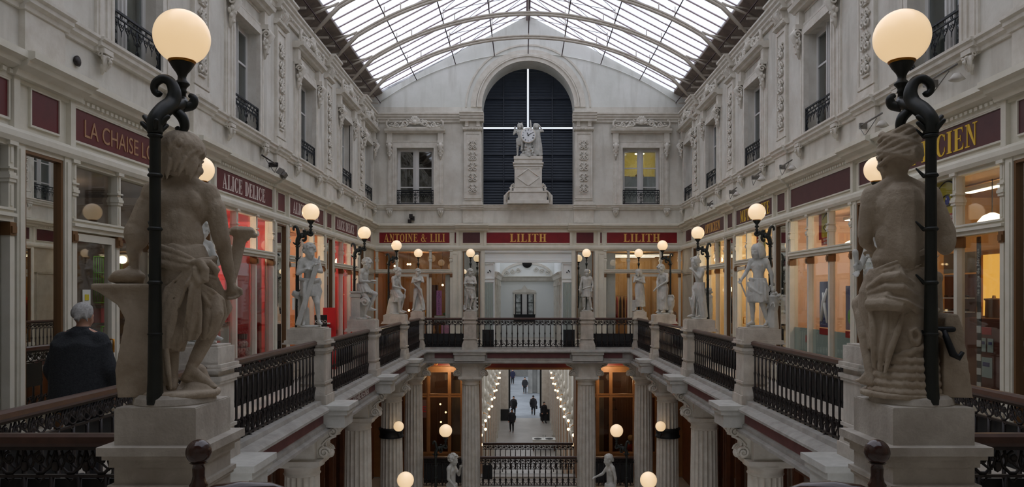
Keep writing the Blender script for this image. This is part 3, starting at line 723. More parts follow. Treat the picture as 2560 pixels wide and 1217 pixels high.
for side in 'LR':
    for k, u in enumerate(PILS[1:]): blank(side, u + .03, .42, MAROON if side == 'L' else PLUM, 'small blank %s panel between signs on the %s wall, %s' % ('maroon' if side == 'L' else 'plum', SIDEN[side], wn_[k]))
sign('E', -3.445, 2.13, CRIMS, 'crimson end wall sign with long gold lettering, left of the middle sign', 'ANTOINE & LILI', 'serif', GOLD, .24, 1.84)
sign('E', 0, 2.58, CRIMS, 'wide crimson sign with gold letters in the middle of the end wall', 'LILITH', 'serif', GOLD, .24, 1.10)
sign('E', 3.445, 2.13, CRIMS, 'crimson end wall sign with gold letters, right of the middle sign', 'LILITH', 'serif', GOLD, .24, 1.10)
for sg, nm in ((-1, 'left'), (1, 'right')):
    blank('E', sg * 1.72, .52, PLUM if sg < 0 else MAROON, 'square blank panel on the end wall, %s of the middle sign' % nm)
    blank('E', sg * 2.18, .10, MAROON, 'narrow maroon strip panel on the end wall, %s of the middle sign' % nm)
# shopfront parts
def columnette(mb, x, z0, z1, w=.07):
    mb.box(x - w / 2, x + w / 2, -.05, .05, z0, z1); m = z0 + (z1 - z0) * .45
    mb.box(x - w * .75, x + w * .75, -.075, .06, m, m + .03); mb.box(x - w * .65, x + w * .65, -.065, .055, m - .03, m + .055)
    mb.box(x - w * .72, x + w * .72, -.07, .055, m + .085, m + .10); mb.box(x - w * .2, x + w * .2, -.06, -.045, m + .14, z1 - .05); mb.box(x - w * .2, x + w * .2, -.06, -.045, z0 + .03, m - .06)
    mb.box(x - w * .8, x + w * .8, -.08, .055, z1 - .035, z1)
def shopfront(side, u, w, label, doors=(), n=3, splits=None, wood=None):
    wood = wood or CREAM
    loc, rz = wallpos(side, u); t = thing('shopfront', label, 'shopfront', loc, rz, 'arcade shopfronts')
    x0, x1 = -w / 2, w / 2
    xs = splits or [x0 + (x1 - x0) * i / n for i in range(n + 1)]
    a = MB(); a.box(x0, x1, -.03, .05, 0, .42); a.box(x0, x1, -.06, .05, .40, .46); a.box(x0, x1, -.05, .05, 0, .10)
    for i in range(len(xs) - 1): a.frame(xs[i] + .07, xs[i + 1] - .07, .15, .36, .02, -.045, -.03)
    a.build('stall_riser', TAUPE, t)
    a = MB(); a.box(x0, x1, -.05, .05, 2.29, 2.40); a.box(x0, x1, -.08, .05, 2.335, 2.365); a.box(x0, x1, -.07, .05, 2.39, 2.41); a.box(x0, x1, -.04, .05, 2.96, 3.03); a.build('transom', wood, t)
    for i, x in enumerate(xs):
        a = MB(); columnette(a, x + (.035 if i == 0 else -.035 if i == len(xs) - 1 else 0), 2.40, 3.0)
        xx = x + (.03 if i == 0 else -.03 if i == len(xs) - 1 else 0)
        a.box(xx - .03, xx + .03, -.04, .05, .44, 2.29)
        if i in (0, len(xs) - 1): a.box(xx - .03, xx + .03, -.055, .05, .44, 2.29)
        mu = a.build('mullion', wood, t)
        c = MB(); c.box(xx - .04, xx + .04, -.065, .055, 2.17, 2.285); c.box(xx - .03, xx + .03, -.08, .0, 2.19, 2.25); c.build('bracket_cap', GILT, mu)
    for i in range(len(xs) - 1):
        p0, p1 = xs[i] + .03, xs[i + 1] - .03
        g = MB(); g.box(p0, p1, .018, .024, 2.41, 2.97); g.build('pane', GLASS, t)
        if i in doors:
            d = MB(); d.frame(p0 + .01, p1 - .01, .02, 2.27, .075, -.03, .05); d.box(p0 + .08, p1 - .08, -.02, .04, .09, .45); dd = d.build('door', wood, t)
            g = MB(); g.box(p0 + .085, p1 - .085, .008, .014, .45, 2.2); g.build('pane', GLASS, dd)
            h = MB(); h.tube([(p1 - .12, -.03, 1.02), (p1 - .12, -.07, 1.02), (p1 - .12, -.07, 1.16), (p1 - .12, -.03, 1.16)], .012, 6); h.build('handle', BRASS, dd)
        else:
            g = MB(); g.box(p0, p1, .018, .024, .46, 2.29); g.build('pane', GLASS, t)
    return t
def wall_mirror(side, u, label, w=.56):
    loc, rz = wallpos(side, u); t = thing('tall_mirror', label, 'mirror', loc, rz, 'tall gilt mirrors between shopfronts')
    a = MB()
    for sg in (-1, 1):
        x = sg * .35; a.box(x - .055, x + .055, -.06, .05, 0, 3.02); a.box(x - .03, x + .03, -.075, .05, .1, 2.95); a.box(x - .07, x + .07, -.085, .05, 0, .3)
    a.box(-.40, .40, .0, .12, 0, 3.02); a.box(-.3, .3, -.03, .05, 0, .28); a.box(-.3, .3, -.05, .05, .27, .31); a.box(-.4, .4, -.05, .05, 2.96, 3.02); a.build('post', CREAM, t)
    a = MB(); a.frame(-w / 2 - .01, w / 2 + .01, .31, 2.96, .028, -.045, .02); a.build('gilt_frame', GILT, t)
    g = MB(); g.box(-w / 2 + .015, w / 2 - .015, -.006, .0, .335, 2.935); g.build('glass', MIRROR, t)
def room(side, u, w, m, depth=2.4, z0=0.0, z1=3.0, back=None, floor=None, nm='shop'):
    loc, rz = wallpos(side, u); r = MB(); a, b = -w / 2, w / 2; y0 = .14
    r.box(a - .05, a, y0 - .08, depth, z0, z1); r.box(b, b + .05, y0 - .08, depth, z0, z1)
    r.box(a, b, y0, depth, z1, z1 + .05)
    o = struct('wall_%s_interior' % nm, r, m, 'interior walls of the %s' % nm, None, loc, rz)
    r = MB(); r.box(a, b, depth, depth + .05, z0, z1); q = r.build('back_wall', back or m, o)
    r = MB(); r.box(a, b, y0 - .08, depth, z0 - .04, z0 + .004); q = r.build('floor_boards', floor or WOODB, o)
    return o
def ceil_lamp(side, u, v, z, label, sx=.9, sy=.25, e=None):
    loc, rz = wallpos(side, u); t = thing('ceiling_lamp', label, 'lamp', loc, rz, 'shop ceiling lamps')
    a = MB(); a.box(-sx / 2 - .02, sx / 2 + .02, v - sy / 2 - .02, v + sy / 2 + .02, z - .01, z + .04); a.build('housing', WINW, t)
    a = MB(); a.box(-sx / 2, sx / 2, v - sy / 2, v + sy / 2, z - .02, z - .012); a.build('diffuser', e or LAMPW, t)
def shop_light(side, u, v, z, e, col, label, r=.12):
    loc, rz = wallpos(side, u); l = bpy.data.lights.new('shop_lamp', 'POINT'); l.energy = e; l.color = col; l.shadow_soft_size = r
    o = bpy.data.objects.new('shop_lamp', l); COL.objects.link(o); p = Vector(loc) + Matrix.Rotation(rz, 3, 'Z') @ Vector((0, v, z)); o.location = p
    tag(o, label, 'lamp')
RED_W = mat('crimson_wall', rgb(186, 26, 36), 0.6, col2=rgb(205, 34, 42), nscale=2)
ORG_W = mat('orange_wall', rgb(204, 146, 98), 0.7, col2=rgb(216, 158, 108), nscale=2)
PEACH = mat('peach_wall', rgb(210, 174, 146), 0.7, col2=rgb(220, 186, 158), nscale=2)
CRMW = mat('cream_shop_wall', rgb(236, 210, 160), 0.7)
GREYW = mat('taupe_shop_wall', rgb(122, 104, 92), 0.8, col2=rgb(104, 88, 78), nscale=2)
AMBW = mat('amber_shop_wall', rgb(180, 142, 92), 0.7)
LW = PILS[3] - PILS[2] - .87
names_bay = ['just outside the view', 'nearest the camera', 'second from the camera', 'third from the camera', 'fourth from the camera']
left_desc = {5.4: 'outside the view', 8.9: 'under the thin beige lettered sign with a dark interior', 12.4: 'under the nearest white lettered sign with red panels', 15.9: 'under the middle white lettered sign', 19.4: 'under the farthest white lettered sign'}
right_desc = {5.4: 'outside the view', 8.9: 'under the large yellow lettered sign with an amber lit niche', 12.4: 'under the blank plum sign with blue posters', 15.9: 'under the second yellow lettered sign', 19.4: 'under the farthest small gold lettered sign'}
for u in (5.4, 8.9, 12.4, 15.9, 19.4):
    shopfront('L', u, LW, 'cream framed left gallery shopfront, %s' % left_desc[u], doors={8.9: (0,), 15.9: (0,)}.get(u, ()))
    shopfront('R', u, LW, 'cream framed right gallery shopfront, %s' % right_desc[u], doors={15.9: (0,)}.get(u, ()))
for side in 'LR':
    for k, u in enumerate(PILS[1:]): wall_mirror(side, u, 'tall narrow gilt framed mirror on the %s gallery, %s' % (SIDEN[side], wn_[k]))
    s = -1 if side == 'R' else 1
    loc, rz = wallpos(side, 22.3); c = MB()
    c.box(-.75, .78, -.02, .06, 0, 3.0); c.box(-.6, .6, -.035, -.02, .2, 2.2); c.frame(-.6, .6, .15, 2.3, .05, -.05, -.02); c.box(-.75, .78, -.06, .05, 2.29, 2.40)
    struct('wall_corner_panelling_%s' % SIDEN[side], c, TAUPE, 'cream panelling in the far %s corner' % SIDEN[side], None, loc, rz)
room('L', 5.4, 3.4, GREYW); room('L', 8.9, 3.4, GREYW, nm='homeware_shop'); room('L', 12.4, 3.4, RED_W, nm='kitchen_shop'); room('L', 15.9, 3.4, ORG_W, nm='kitchen_shop', back=RED_W); room('L', 19.4, 3.4, RED_W, nm='kitchen_shop', back=ORG_W)
room('R', 5.4, 3.4, PEACH); room('R', 8.9, 3.4, AMBW, nm='optician_shop'); room('R', 12.4, 3.4, PEACH, nm='optician_shop'); room('R', 15.9, 3.4, CRMW, nm='optician_shop'); room('R', 19.4, 3.4, CRMW, nm='optician_shop')
WARM = (1.0, .86, .66); WARMER = (1.0, .78, .52)
for side, u, e, col in (('L', 8.9, 9, WARM), ('L', 12.4, 80, WARM), ('L', 15.9, 70, WARM), ('L', 19.4, 60, WARM), ('R', 8.9, 24, WARMER), ('R', 12.4, 46, WARM), ('R', 15.9, 75, WARM), ('R', 19.4, 70, WARM)):
    shop_light(side, u, 1.1, 2.75, e, col, 'warm lamp inside the %s gallery shop, %s' % (SIDEN[side], (left_desc if side == 'L' else right_desc)[u]))
for side, u in (('L', 12.4), ('L', 15.9), ('L', 19.4), ('R', 8.9), ('R', 12.4), ('R', 15.9), ('R', 19.4)):
    for v in (.7, 1.7): ceil_lamp(side, u, v, 2.93, '%s ceiling lamp of the %s shop %s' % ('front' if v < 1 else 'back', SIDEN[side], (left_desc if side == 'L' else right_desc)[u].split(' with ')[0]), 1.2, .10)
# end wall shopfronts
EW = 4.62 - 2.30
shopfront('E', -3.46, EW, 'end wall shopfront left of the middle opening, with a door', doors=(1,), splits=[-EW / 2, -.52, .50, EW / 2])
shopfront('E', 3.46, EW, 'end wall shopfront right of the middle opening, with a door', doors=(1,), splits=[-EW / 2, -.42, .56, EW / 2])
for sg, nm in ((-1, 'left'), (1, 'right')):
    wall_mirror('E', sg * 1.72, 'tall gilt framed mirror on the end wall, %s of the middle opening' % nm, .48)
    c = MB(); c.box(sg * 1.36, sg * 2.32, .06, .14, 0, 3.02); c.box(sg * 2.22 - .10, sg * 2.22 + .10, -.05, .05, 0, 3.0); c.frame(sg * 2.22 - .08, sg * 2.22 + .08, .3, 2.9, .02, -.065, -.05)
    struct('trim_%d' % (70 + sg), c, CREAM, 'cream fluted pilaster strip %s of the middle opening' % nm, None, (0, YE, 0))
room('E', -3.3, 2.9, ORG_W, 2.4, nm='clothes_shop', back=AMBW); room('E', 3.3, 2.9, AMBW, 2.4, nm='fashion_shop', back=AMBW)
shop_light('E', -3.4, 1.2, 2.7, 6, WARMER, 'warm lamp inside the left end wall shop'); shop_light('E', 3.4, 1.0, 2.75, 14, WARM, 'warm lamp inside the right end wall shop')
for k, v in enumerate((.7, 1.5, 2.1)): ceil_lamp('E', 3.4, v, 2.90, 'warm strip lamp on the ceiling of the right end wall shop, %s row' % ['front', 'middle', 'back'][k], 2.2 - .3 * k, .10)
# middle opening
c = MB(); c.box(-1.37, 1.37, .0, .12, 2.62, 3.02); c.box(-1.37, 1.37, -.05, .0, 2.92, 3.02); c.box(-1.37, 1.37, -.03, .0, 2.62, 2.70)
for sg in (-1, 1):
    a, b = sorted((sg * 1.02, sg * 1.37)); c.box(a, b, .02, .12, 0, 2.62); c.frame(a, b, 2.12, 2.60, .035, -.01, .02); c.frame(a, b, .1, 2.05, .03, -.01, .02)
struct('wall_middle_frame', c, WHITE, 'pale panelled frame around the middle opening of the end wall', None, (0, YE, 0))
for sg, nm in ((-1, 'left'), (1, 'right')):
    t = thing('draped_curtain', 'grey green hanging curtain panel on the %s of the middle opening' % nm, 'curtain', (sg * 1.195, YE, 0)); a = MB(); v = []; N = 40
    for i in range(N + 1): v.append((-.13 + .26 * i / N, -.012 + .012 * sin(i * 1.3), .15))
    v += [(p[0], p[1], 2.0) for p in v]; a.add(v, [(i, i + 1, N + 2 + i, N + 1 + i) for i in range(N)], True); a.build('cloth', mat('curtain_' + nm, rgb(176, 184, 176), .8), t)
    b = MB(); b.ell((.03, -.02, 2.37), (.02, .012, .025)); b.ell((-.02, -.02, 2.32), (.02, .012, .025)); b.ell((.06, -.02, 2.34), (.015, .01, .02)); b.build('black_mark', BLACKB, t)
hall = MB(); D2 = 6.2
hall.box(-1.5, -1.04, .13, D2, 0, 3.2); hall.box(1.04, 1.5, .13, D2, 0, 3.2); hall.box(-1.5, 1.5, D2, D2 + .1, 0, 3.3)
ho = struct('wall_white_room', hall, WHITE, 'white side room seen through the middle opening', None, (0, YE, 0))
fl = MB(); fl.box(-1.5, 1.5, .1, D2, -.1, 0.002); fl.build('room_floor', FLOORM, ho)
cn = MB()
for sg in (-1, 1):
    cn.prism([(sg * 1.05, 2.15), (sg * .99, 2.18), (sg * .96, 2.28), (sg * .90, 2.34), (sg * 1.05, 2.36)], 'y', .13, D2)
    for k in range(6): cn.box(sg * 1.05, sg * 1.00, .5 + k * 1.0, .68 + k * 1.0, 0, 2.15); cn.box(sg * 1.05, sg * .98, .47 + k * 1.0, .71 + k * 1.0, 1.95, 2.05)
cn.prism([(D2, 2.15), (D2 - .12, 2.18), (D2 - .16, 2.28), (D2 - .22, 2.34), (D2, 2.36)], 'x', -1.04, 1.04)
cn.build('cornice', STONE2, ho)
cv = MB(); N = 16
for i in range(N):
    a0, a1 = pi * i / N, pi * (i + 1) / N
    cv.add([(1.0 * cos(a0), D2 - .03, 2.36 + .55 * sin(a0)), (1.0 * cos(a1), D2 - .03, 2.36 + .55 * sin(a1)), (0.9 * cos(a1), D2 - .03, 2.36 + .46 * sin(a1)), (0.9 * cos(a0), D2 - .03, 2.36 + .46 * sin(a0)),
            (1.0 * cos(a0), D2, 2.36 + .55 * sin(a0)), (1.0 * cos(a1), D2, 2.36 + .55 * sin(a1)), (0.9 * cos(a1), D2, 2.36 + .46 * sin(a1)), (0.9 * cos(a0), D2, 2.36 + .46 * sin(a0))], [(0, 3, 2, 1), (3, 7, 6, 2), (0, 1, 5, 4)])
for sg in (-1, 1):
    for k in range(3): cv.tube([(p[0], D2 - .04, p[2]) for p in spiral(sg * (.34 + .22 * k), 2.60 - .05 * k, .10, .02, 0, 1.5, 14, 0, sg)], .018, 5)
cv.build('lunette_relief', STONE2, ho)
oc = MB(); oc.lathe([(.19, 0), (.17, .05)], 0, 0, 0, 24); oo = oc.build('round_opening', DARK, ho); oo.location = (0, D2 - .02, 2.86); oo.rotation_euler = (pi / 2, 0, 0)
sk = MB(); sk.add([(-1.5, .12, 3.02), (1.5, .12, 3.02), (1.5, D2, 3.2), (-1.5, D2, 3.2)], [(0, 1, 2, 3)]); sk.build('added_skylight', ROOFG, ho)  # skylight added so that daylight brightens this room
w = thing('window_%d' % wn, 'small distant window with carved pediment inside the white room', 'window', (-.1, YE + D2, 0), kind='structure'); wn += 1
a = MB(); a.frame(-.42, .42, .55, 1.72, .06, -.05, 0); a.prism([(-.46, 1.72), (.46, 1.72), (.42, 1.80), (.12, 1.86), (0, 2.02), (-.12, 1.86), (-.42, 1.80)], 'y', -.08, 0); a.build('surround', STONE2, w)
a = MB(); a.box(-.36, .36, -.012, -.004, .6, 1.68); a.build('pane', mat('grey_sky_pane', rgb(206, 212, 210), .2, col2=rgb(120, 126, 122), nscale=7), w)
a = MB()
for x in (-.345, -.13, .13, .345): a.box(x - .02, x + .02, -.03, -.01, .6, 1.68)
a.box(-.12, .12, -.025, -.01, .6, 1.68)
for z in (.98, 1.34): a.box(-.35, .35, -.03, -.01, z - .012, z + .012)
a.build('casement', BLACKB, w); a = MB(); a.box(-.09, .09, -.045, -.01, .6, 1.70); a.build('meeting_stile', WINW, w)
a = MB(); a.box(-.4, .4, -.06, -.04, .60, .86); a.box(-.42, .42, -.08, -.03, .86, .89); a.build('railing', IRONB, w)
# ------------------------------------------------------------ gallery edge: entablature, ledges, columns
PEDY = [7.12, 10.80, 14.45, 18.12]
FARX = 1.64
def railpos(side, u, z=0.0):
    if side == 'L': return (-RX, u, z), pi / 2
    if side == 'R': return (RX, u, z), -pi / 2
    return (u, YB, z), 0.0
GREYST = mat('grey_ledge_stone', rgb(176, 174, 166), 0.85, col2=rgb(196, 194, 186), nscale=5, bump=.2, bscale=40)
FASC = mat('fascia_stone', rgb(150, 146, 138), 0.9, col2=rgb(172, 168, 160), nscale=5, bump=.2, bscale=30)
def edge(side):
    loc, rz = railpos(side, 0); s = -1 if side == 'R' else 1
    a, b = (-RX, RX) if side == 'E' else sorted((s * 3.3, s * YB))
    mb = MB()
    mb.prism([(.14, -.28), (.14, .17), (-.10, .17), (-.11, .12), (-.20, .10), (-.24, .07), (-.24, .04), (-.14, .02), (-.14, -.14), (-.17, -.16), (-.17, -.20), (-.22, -.22), (-.22, -.26), (-.12, -.28)], 'x', a, b)
    o = struct('trim_%d' % (80 + 'LRE'.index(side)), mb, FASC, 'moulded stone edge of the %s gallery under the balustrade' % SIDEN[side], None, loc, rz)
    return o
for s_ in 'LRE': edge(s_)
PAPERW = mat('white_plastic_letter', rgb(240, 238, 236), .5)
def fascia(side, u0, u1, label, txt=None):
    loc, rz = railpos(side, (u0 + u1) / 2); w = (u1 - u0) / 2
    t = thing('fascia_panel', label, 'panel', loc, rz, 'maroon fascia panels under the balustrades')
    m = MB(); m.box(-w, w, -.148, -.138, -.125, .01); m.build('panel', MAROON2, t)
    if txt: plain_text('lettering', txt, .17, PAPERW, t, (w * .22, -.150, -.118), ext=.001, sx=.95)
ys_ = PEDY + [YB + .1]
pos_n = ['nearest', 'second', 'third', 'farthest']
for side in 'LR':
    prev = 3.6
    for k, y in enumerate(ys_):
        if k == 0: fascia(side, 3.9, y - .3, 'maroon fascia panel below the %s gallery, behind the near statue' % SIDEN[side])
        else: fascia(side, prev + .30, y - (.3 if k < 4 else .35), 'maroon fascia panel below the %s gallery balustrade, %s' % (SIDEN[side], pos_n[k - 1] + (' with white lettering' if (side == 'L' and k == 2) else '')), 'VALERIE REGNIER' if (side == 'L' and k == 2) else None)
        prev = y
fascia('E', -1.15, 1.15, 'wide maroon fascia panel below the middle of the end balustrade'); fascia('E', -2.62, -2.10, 'short maroon fascia panel left of the end balustrade middle'); fascia('E', 2.10, 2.62, 'short maroon fascia panel right of the end balustrade middle')
def fluted(R, z0, z1, n=18):
    mb = MB(); pts = []; k = 6
    for i in range(n * k):
        a = 2 * pi * i / (n * k); t = (i % k) / k; d = sin(pi * t); pts.append((a, 1 - .13 * (d ** .6 if d > 0 else 0)))
    lev = [(z0, 1.0), (z0 + (z1 - z0) * .35, 1.0), (z1 - .02, .90)]
    v = []; f = []; N = len(pts)
    for (z, s) in lev: v += [(R * s * q * cos(a), R * s * q * sin(a), z) for a, q in pts]
    for j in range(len(lev) - 1):
        for i in range(N): i2 = (i + 1) % N; f.append((j * N + i, j * N + i2, (j + 1) * N + i2, (j + 1) * N + i))
    mb.add(v, f); return mb.mesh('shaft')
SHAFT = fluted(.27, -3.9, -.86); SHAFT.materials.append(STONE2)
def cap_mesh():
    mb = MB(); mb.lathe([(.245, -.90), (.26, -.88), (.245, -.86), (.25, -.80), (.31, -.76), (.32, -.73), (.29, -.72)], seg=32)
    mb.box(-.33, .33, -.33, .33, -.72, -.66); mb.box(-.30, .30, -.30, .30, -.75, -.72); mb.box(-.24, .24, -.24, .24, -.66, -.2); return mb.mesh('capital')
CAPM = cap_mesh(); CAPM.materials.append(STONE2)
def scroll_mesh():
    # S-scroll bracket, projecting toward -y, width along x
    mb = MB(); prof = [(.0, -.20), (-.36, -.20), (-.37, -.25), (-.31, -.31), (-.20, -.34), (-.13, -.42), (-.13, -.50), (-.20, -.55), (-.21, -.60), (-.15, -.65), (0, -.66)]
    mb.prism(prof, 'x', -.11, .11)
    for sg in (-1, 1):
        x = sg * .12
        mb.tube([(x, p[0], p[2]) for p in spiral(-.25, -.28, .085, .015, 0, 1.6, 18)], .02, 5)
        mb.tube([(x, p[0], p[2]) for p in spiral(-.13, -.57, .085, .015, pi, 1.6, 18, 0, -1)], .02, 5)
        mb.tube([(x, -.30, -.34), (x, -.18, -.38), (x, -.10, -.46), (x, -.14, -.50)], .016, 5)
    for k in range(3): mb.tube([(-.07 + .07 * k, -.36, -.24), (-.07 + .07 * k, -.26, -.34), (-.07 + .07 * k, -.15, -.42), (-.07 + .07 * k, -.15, -.50), (-.07 + .07 * k, -.21, -.57)], .022, 5)
    mb.ell((0, -.20, -.60), (.10, .05, .06), 8, 6); return mb.mesh('scroll_bracket')
SCRM = scroll_mesh(); SCRM.materials.append(STONE2)
def ledge_mesh(w, d):
    mb = MB(); mb.box(-w / 2, w / 2, -d, .05, .05, .11); mb.box(-w / 2 + .03, w / 2 - .03, -d + .03, .05, -.02, .05); mb.box(-w / 2 + .06, w / 2 - .06, -d + .07, .05, -.20, -.02); return mb.mesh('ledge_block')
LEDG = ledge_mesh(.62, .50); LEDG.materials.append(GREYST); LEDG2 = ledge_mesh(.96, .32); LEDG2.materials.append(GREYST)
def column(side, u, label, far=False, corner=0):
    loc, rz = railpos(side, u); t = thing('column', label, 'column', loc, rz, 'fluted columns carrying the gallery')
    meshob('shaft', SHAFT, None, t, (0, .23, 0)); meshob('capital', CAPM, None, t, (0, .23, 0))
    if not far:
        meshob('scroll_bracket', SCRM, None, t, (0, .02, 0)); meshob('ledge_block', LEDG, None, t, (0, 0, 0))
    else:
        for sg in ((-1, 1) if not corner else (corner,)): meshob('scroll_bracket', SCRM, None, t, (sg * .20, .16, .0), pi / 2 if sg > 0 else -pi / 2, (1, 1.22, 1))
        if not corner: meshob('ledge_block', LEDG2, None, t)
        else: meshob('scroll_bracket', SCRM, None, t, (0, .0, 0))
    return t
for side in 'LR':
    for k, y in enumerate(PEDY): column(side, y, 'fluted stone column under the %s gallery, %s from the camera' % (SIDEN[side], ['nearest', 'second', 'third', 'fourth'][k] if k else 'hidden and nearest'))
column('E', -FARX, 'fluted column left of the lower passage', True); column('E', FARX, 'fluted column right of the lower passage', True)
for sg, nm in ((-1, 'left'), (1, 'right')): column('E', sg * 3.26, 'fluted column in the far %s corner of the hall' % nm, True, -sg)
# ------------------------------------------------------------ pedestals
def pedestal_meshes(far):
    out = []
    b = MB(); w = .19 if not far else .17
    b.box(-w - .05, w + .05, -.17, .22, .11, .24); b.prism([(-w - .05, .24), (w + .05, .24), (w + .01, .36), (-w - .01, .36)], 'y', -.15, .21)
    b.box(-w, w, -.13, .20, .36, .86); b.box(-w - .02, w + .02, -.15, .22, .40, .43); out.append(('shaft', b.mesh('shaft')))
    c = MB(); yb = .44 if not far else .24
    c.box(-w - .02, w + .02, -.15, .22, .83, .86); c.box(-w - .035, w + .035, -.165, .24, .86, .90); c.box(-w + .0, w, -.13, .2, .90, .95)
    c.box(-w - .05, w + .05, -.18, yb, .955, .975); c.box(-w - .035, w + .035, -.165, yb - .02, .975, 1.01)
    out.append(('cap', c.mesh('cap')))
    d = MB(); d.box(-w - .01, w + .01, -.13, yb - .05, 1.0, 1.165); d.box(-w + .03, w - .03, -.11, yb - .08, 1.165, 1.185); out.append(('block', d.mesh('block')))
    for n, m in out: m.materials.append(PEDST)
    return out
PM = {False: pedestal_meshes(False), True: pedestal_meshes(True)}
def pedestal(loc, rz, label, far=False):
    t = thing('statue_pedestal', label, 'pedestal', loc, rz, 'stone statue pedestals')
    for n, m in PM[far]: meshob(n, m, None, t)
    return t
PEDS = []
for side in 'LR':
    for k, y in enumerate(PEDY):
        loc, rz = railpos(side, y); pedestal(loc, rz, 'stone pedestal in the %s balustrade, %s from the camera' % (SIDEN[side], ['first, behind the big near statue', 'second', 'third', 'fourth'][k]))
for sg, nm in ((-1, 'left'), (1, 'right')):
    loc, rz = railpos('E', sg * FARX); pedestal(loc, rz, 'stone pedestal in the end balustrade, %s of the middle panel' % nm, True)
    pedestal((sg * 3.12, YB + .02, 0), 0, 'stone pedestal in the far %s corner of the balustrade' % nm, True)
NEARX = {'L': -1.71, 'R': 1.59}
def big_pedestal(x, label):
    t = thing('statue_pedestal', label, 'pedestal', (x, 3.54, 0), pi)
    w = .172
    b = MB(); b.box(-w, w, -.06, .32, 1.01, 1.165); b.box(-w + .004, w - .004, -.05, .315, 1.0, 1.17); b.build('block', PEDST, t)
    b = MB(); b.lathe([(.165, 1.16), (.17, 1.175), (.165, 1.20), (.15, 1.215)], 0, .13, 0, 28, False, 1.0, 1.08); b.build('plinth', PEDST, t)
    c = MB(); c.box(-w - .05, w + .05, -.11, .37, .975, 1.01); c.box(-w - .035, w + .035, -.095, .355, .955, .975); c.box(-w - .015, w + .015, -.075, .335, .92, .955); c.build('cap', PEDST, t)
    d = MB(); d.box(-w - .0, w + .0, -.06, .32, .60, .92); d.box(-w - .02, w + .02, -.08, .34, .825, .845); d.box(-w - .012, w + .012, -.07, .33, .81, .825)
    d.box(-w - .03, w + .03, -.09, .35, .0, .60); d.box(-w - .055, w + .055, -.115, .375, .70, .725); d.box(-w - .045, w + .045, -.105, .365, .0, .68); d.build('shaft', PEDST, t)
big_pedestal(NEARX['L'], 'large stone pedestal in the left foreground carrying the statue seen from behind')
big_pedestal(NEARX['R'], 'large stone pedestal in the right foreground carrying the seated statue')
# ------------------------------------------------------------ balustrades
def baluster_mesh():
    mb = MB(); mb.lathe([(.012, .17), (.016, .20), (.022, .25), (.026, .31), (.017, .35), (.022, .37), (.013, .39), (.014, .52), (.019, .55), (.022, .565), (.015, .58), (.013, .62), (.012, .80)], seg=8)
    for k in range(4):
        a = pi / 4 + k * pi / 2; mb.cap((.018 * cos(a), .018 * sin(a), .27), (.034 * cos(a), .034 * sin(a), .36), .006, .010, 5)
    return mb.mesh('baluster')
BALU = baluster_mesh(); BALU.materials.append(IRON)
FRZ = {}
def frieze_mesh(w, sp):
    key = round(w, 2)
    if key in FRZ: return FRZ[key]
    a = MB(); a.box(-w / 2, w / 2, -.014, .014, .925, .945); a.box(-w / 2, w / 2, -.010, .010, .795, .808)
    n = max(1, int(w / sp * 1.0)); st = w / n
    for i in range(n):
        x = -w / 2 + st * (i + .5)
        a.tube([(x + p[0], p[1], p[2]) for p in spiral(0, .885, .032, .008, pi / 2, 1.2, 8)], .008, 4)
        a.tube([(x - st / 2, 0, .92), (x - st * .35, 0, .85), (x - st * .1, 0, .815), (x + st * .1, 0, .815), (x + st * .35, 0, .85), (x + st / 2, 0, .92)], .008, 4)
        a.ell((x, 0, .885), (.016, .012, .016), 6, 4); a.ell((x + st / 2, 0, .845), (.022, .012, .028), 6, 4)
        a.tube([(x + st / 2 - .03, 0, .90), (x + st / 2, 0, .875), (x + st / 2 + .03, 0, .90)], .006, 4)
        a.tube([(x - .03, 0, .805), (x, 0, .77), (x + .03, 0, .805)], .006, 4); a.tube([(x - st * .5, 0, .87), (x - st * .25, 0, .90), (x, 0, .86), (x + st * .25, 0, .83), (x + st * .5, 0, .87)], .007, 4); a.tube([(x - st * .3, 0, .92), (x - st * .2, 0, .87), (x - st * .3, 0, .83)], .007, 4); a.tube([(x + st * .3, 0, .92), (x + st * .22, 0, .87), (x + st * .3, 0, .83)], .007, 4)
    b = MB(); b.box(-w / 2, w / 2, -.012, .012, .185, .205); b.box(-w / 2, w / 2, -.008, .008, .335, .343)
    for i in range(n):
        x = -w / 2 + st * (i + .5)
        b.tube([(x - st / 2, 0, .205), (x - st * .3, 0, .27), (x, 0, .30), (x + st * .3, 0, .27), (x + st / 2, 0, .205)], .008, 4)
        b.tube([(x + p[0], p[1], p[2]) for p in spiral(0, .245, .03, .008, 0, 1.1, 7)], .007, 4); b.ell((x, 0, .245), (.018, .012, .018), 6, 4)
    ms = a.mesh('scroll_frieze'), b.mesh('base_frieze')
    for m in ms: m.materials.append(IRON)
    FRZ[key] = ms; return ms
def balustrade(loc, rz, w, label, sp=.157, boards=(), z=0.0, group='iron balustrades', wood=True):
    t = thing('balustrade', label, 'balustrade', (loc[0], loc[1], z), rz, group)
    h = MB(); h.prism([(-.035, .945), (.035, .945), (.045, .962), (.04, .99), (.015, 1.002), (-.015, 1.002), (-.04, .99), (-.045, .962)], 'x', -w / 2, w / 2); h.build('handrail', RAILW if wood else IRON, t)
    f, b = frieze_mesh(w, sp); meshob('scroll_frieze', f, None, t); meshob('base_frieze', b, None, t)
    n = max(1, int(round(w / sp))); st = w / n
    for i in range(n): meshob('baluster', BALU, None, t, (-w / 2 + st * (i + .5), 0, 0))
    for x in (-w * .28, w * .28):
        q = MB(); q.tube([(x, 0, .19), (x, -.05, .15), (x, -.07, .12)], .012, 6); q.build('foot', IRON, t)
    for (x0, x1, z0, z1) in boards:
        q = MB(); q.box(x0, x1, .03, .042, z0, z1); q.build('backing_board', BLACKB, t)
    return t
def mid(a, b): return (a + b) / 2
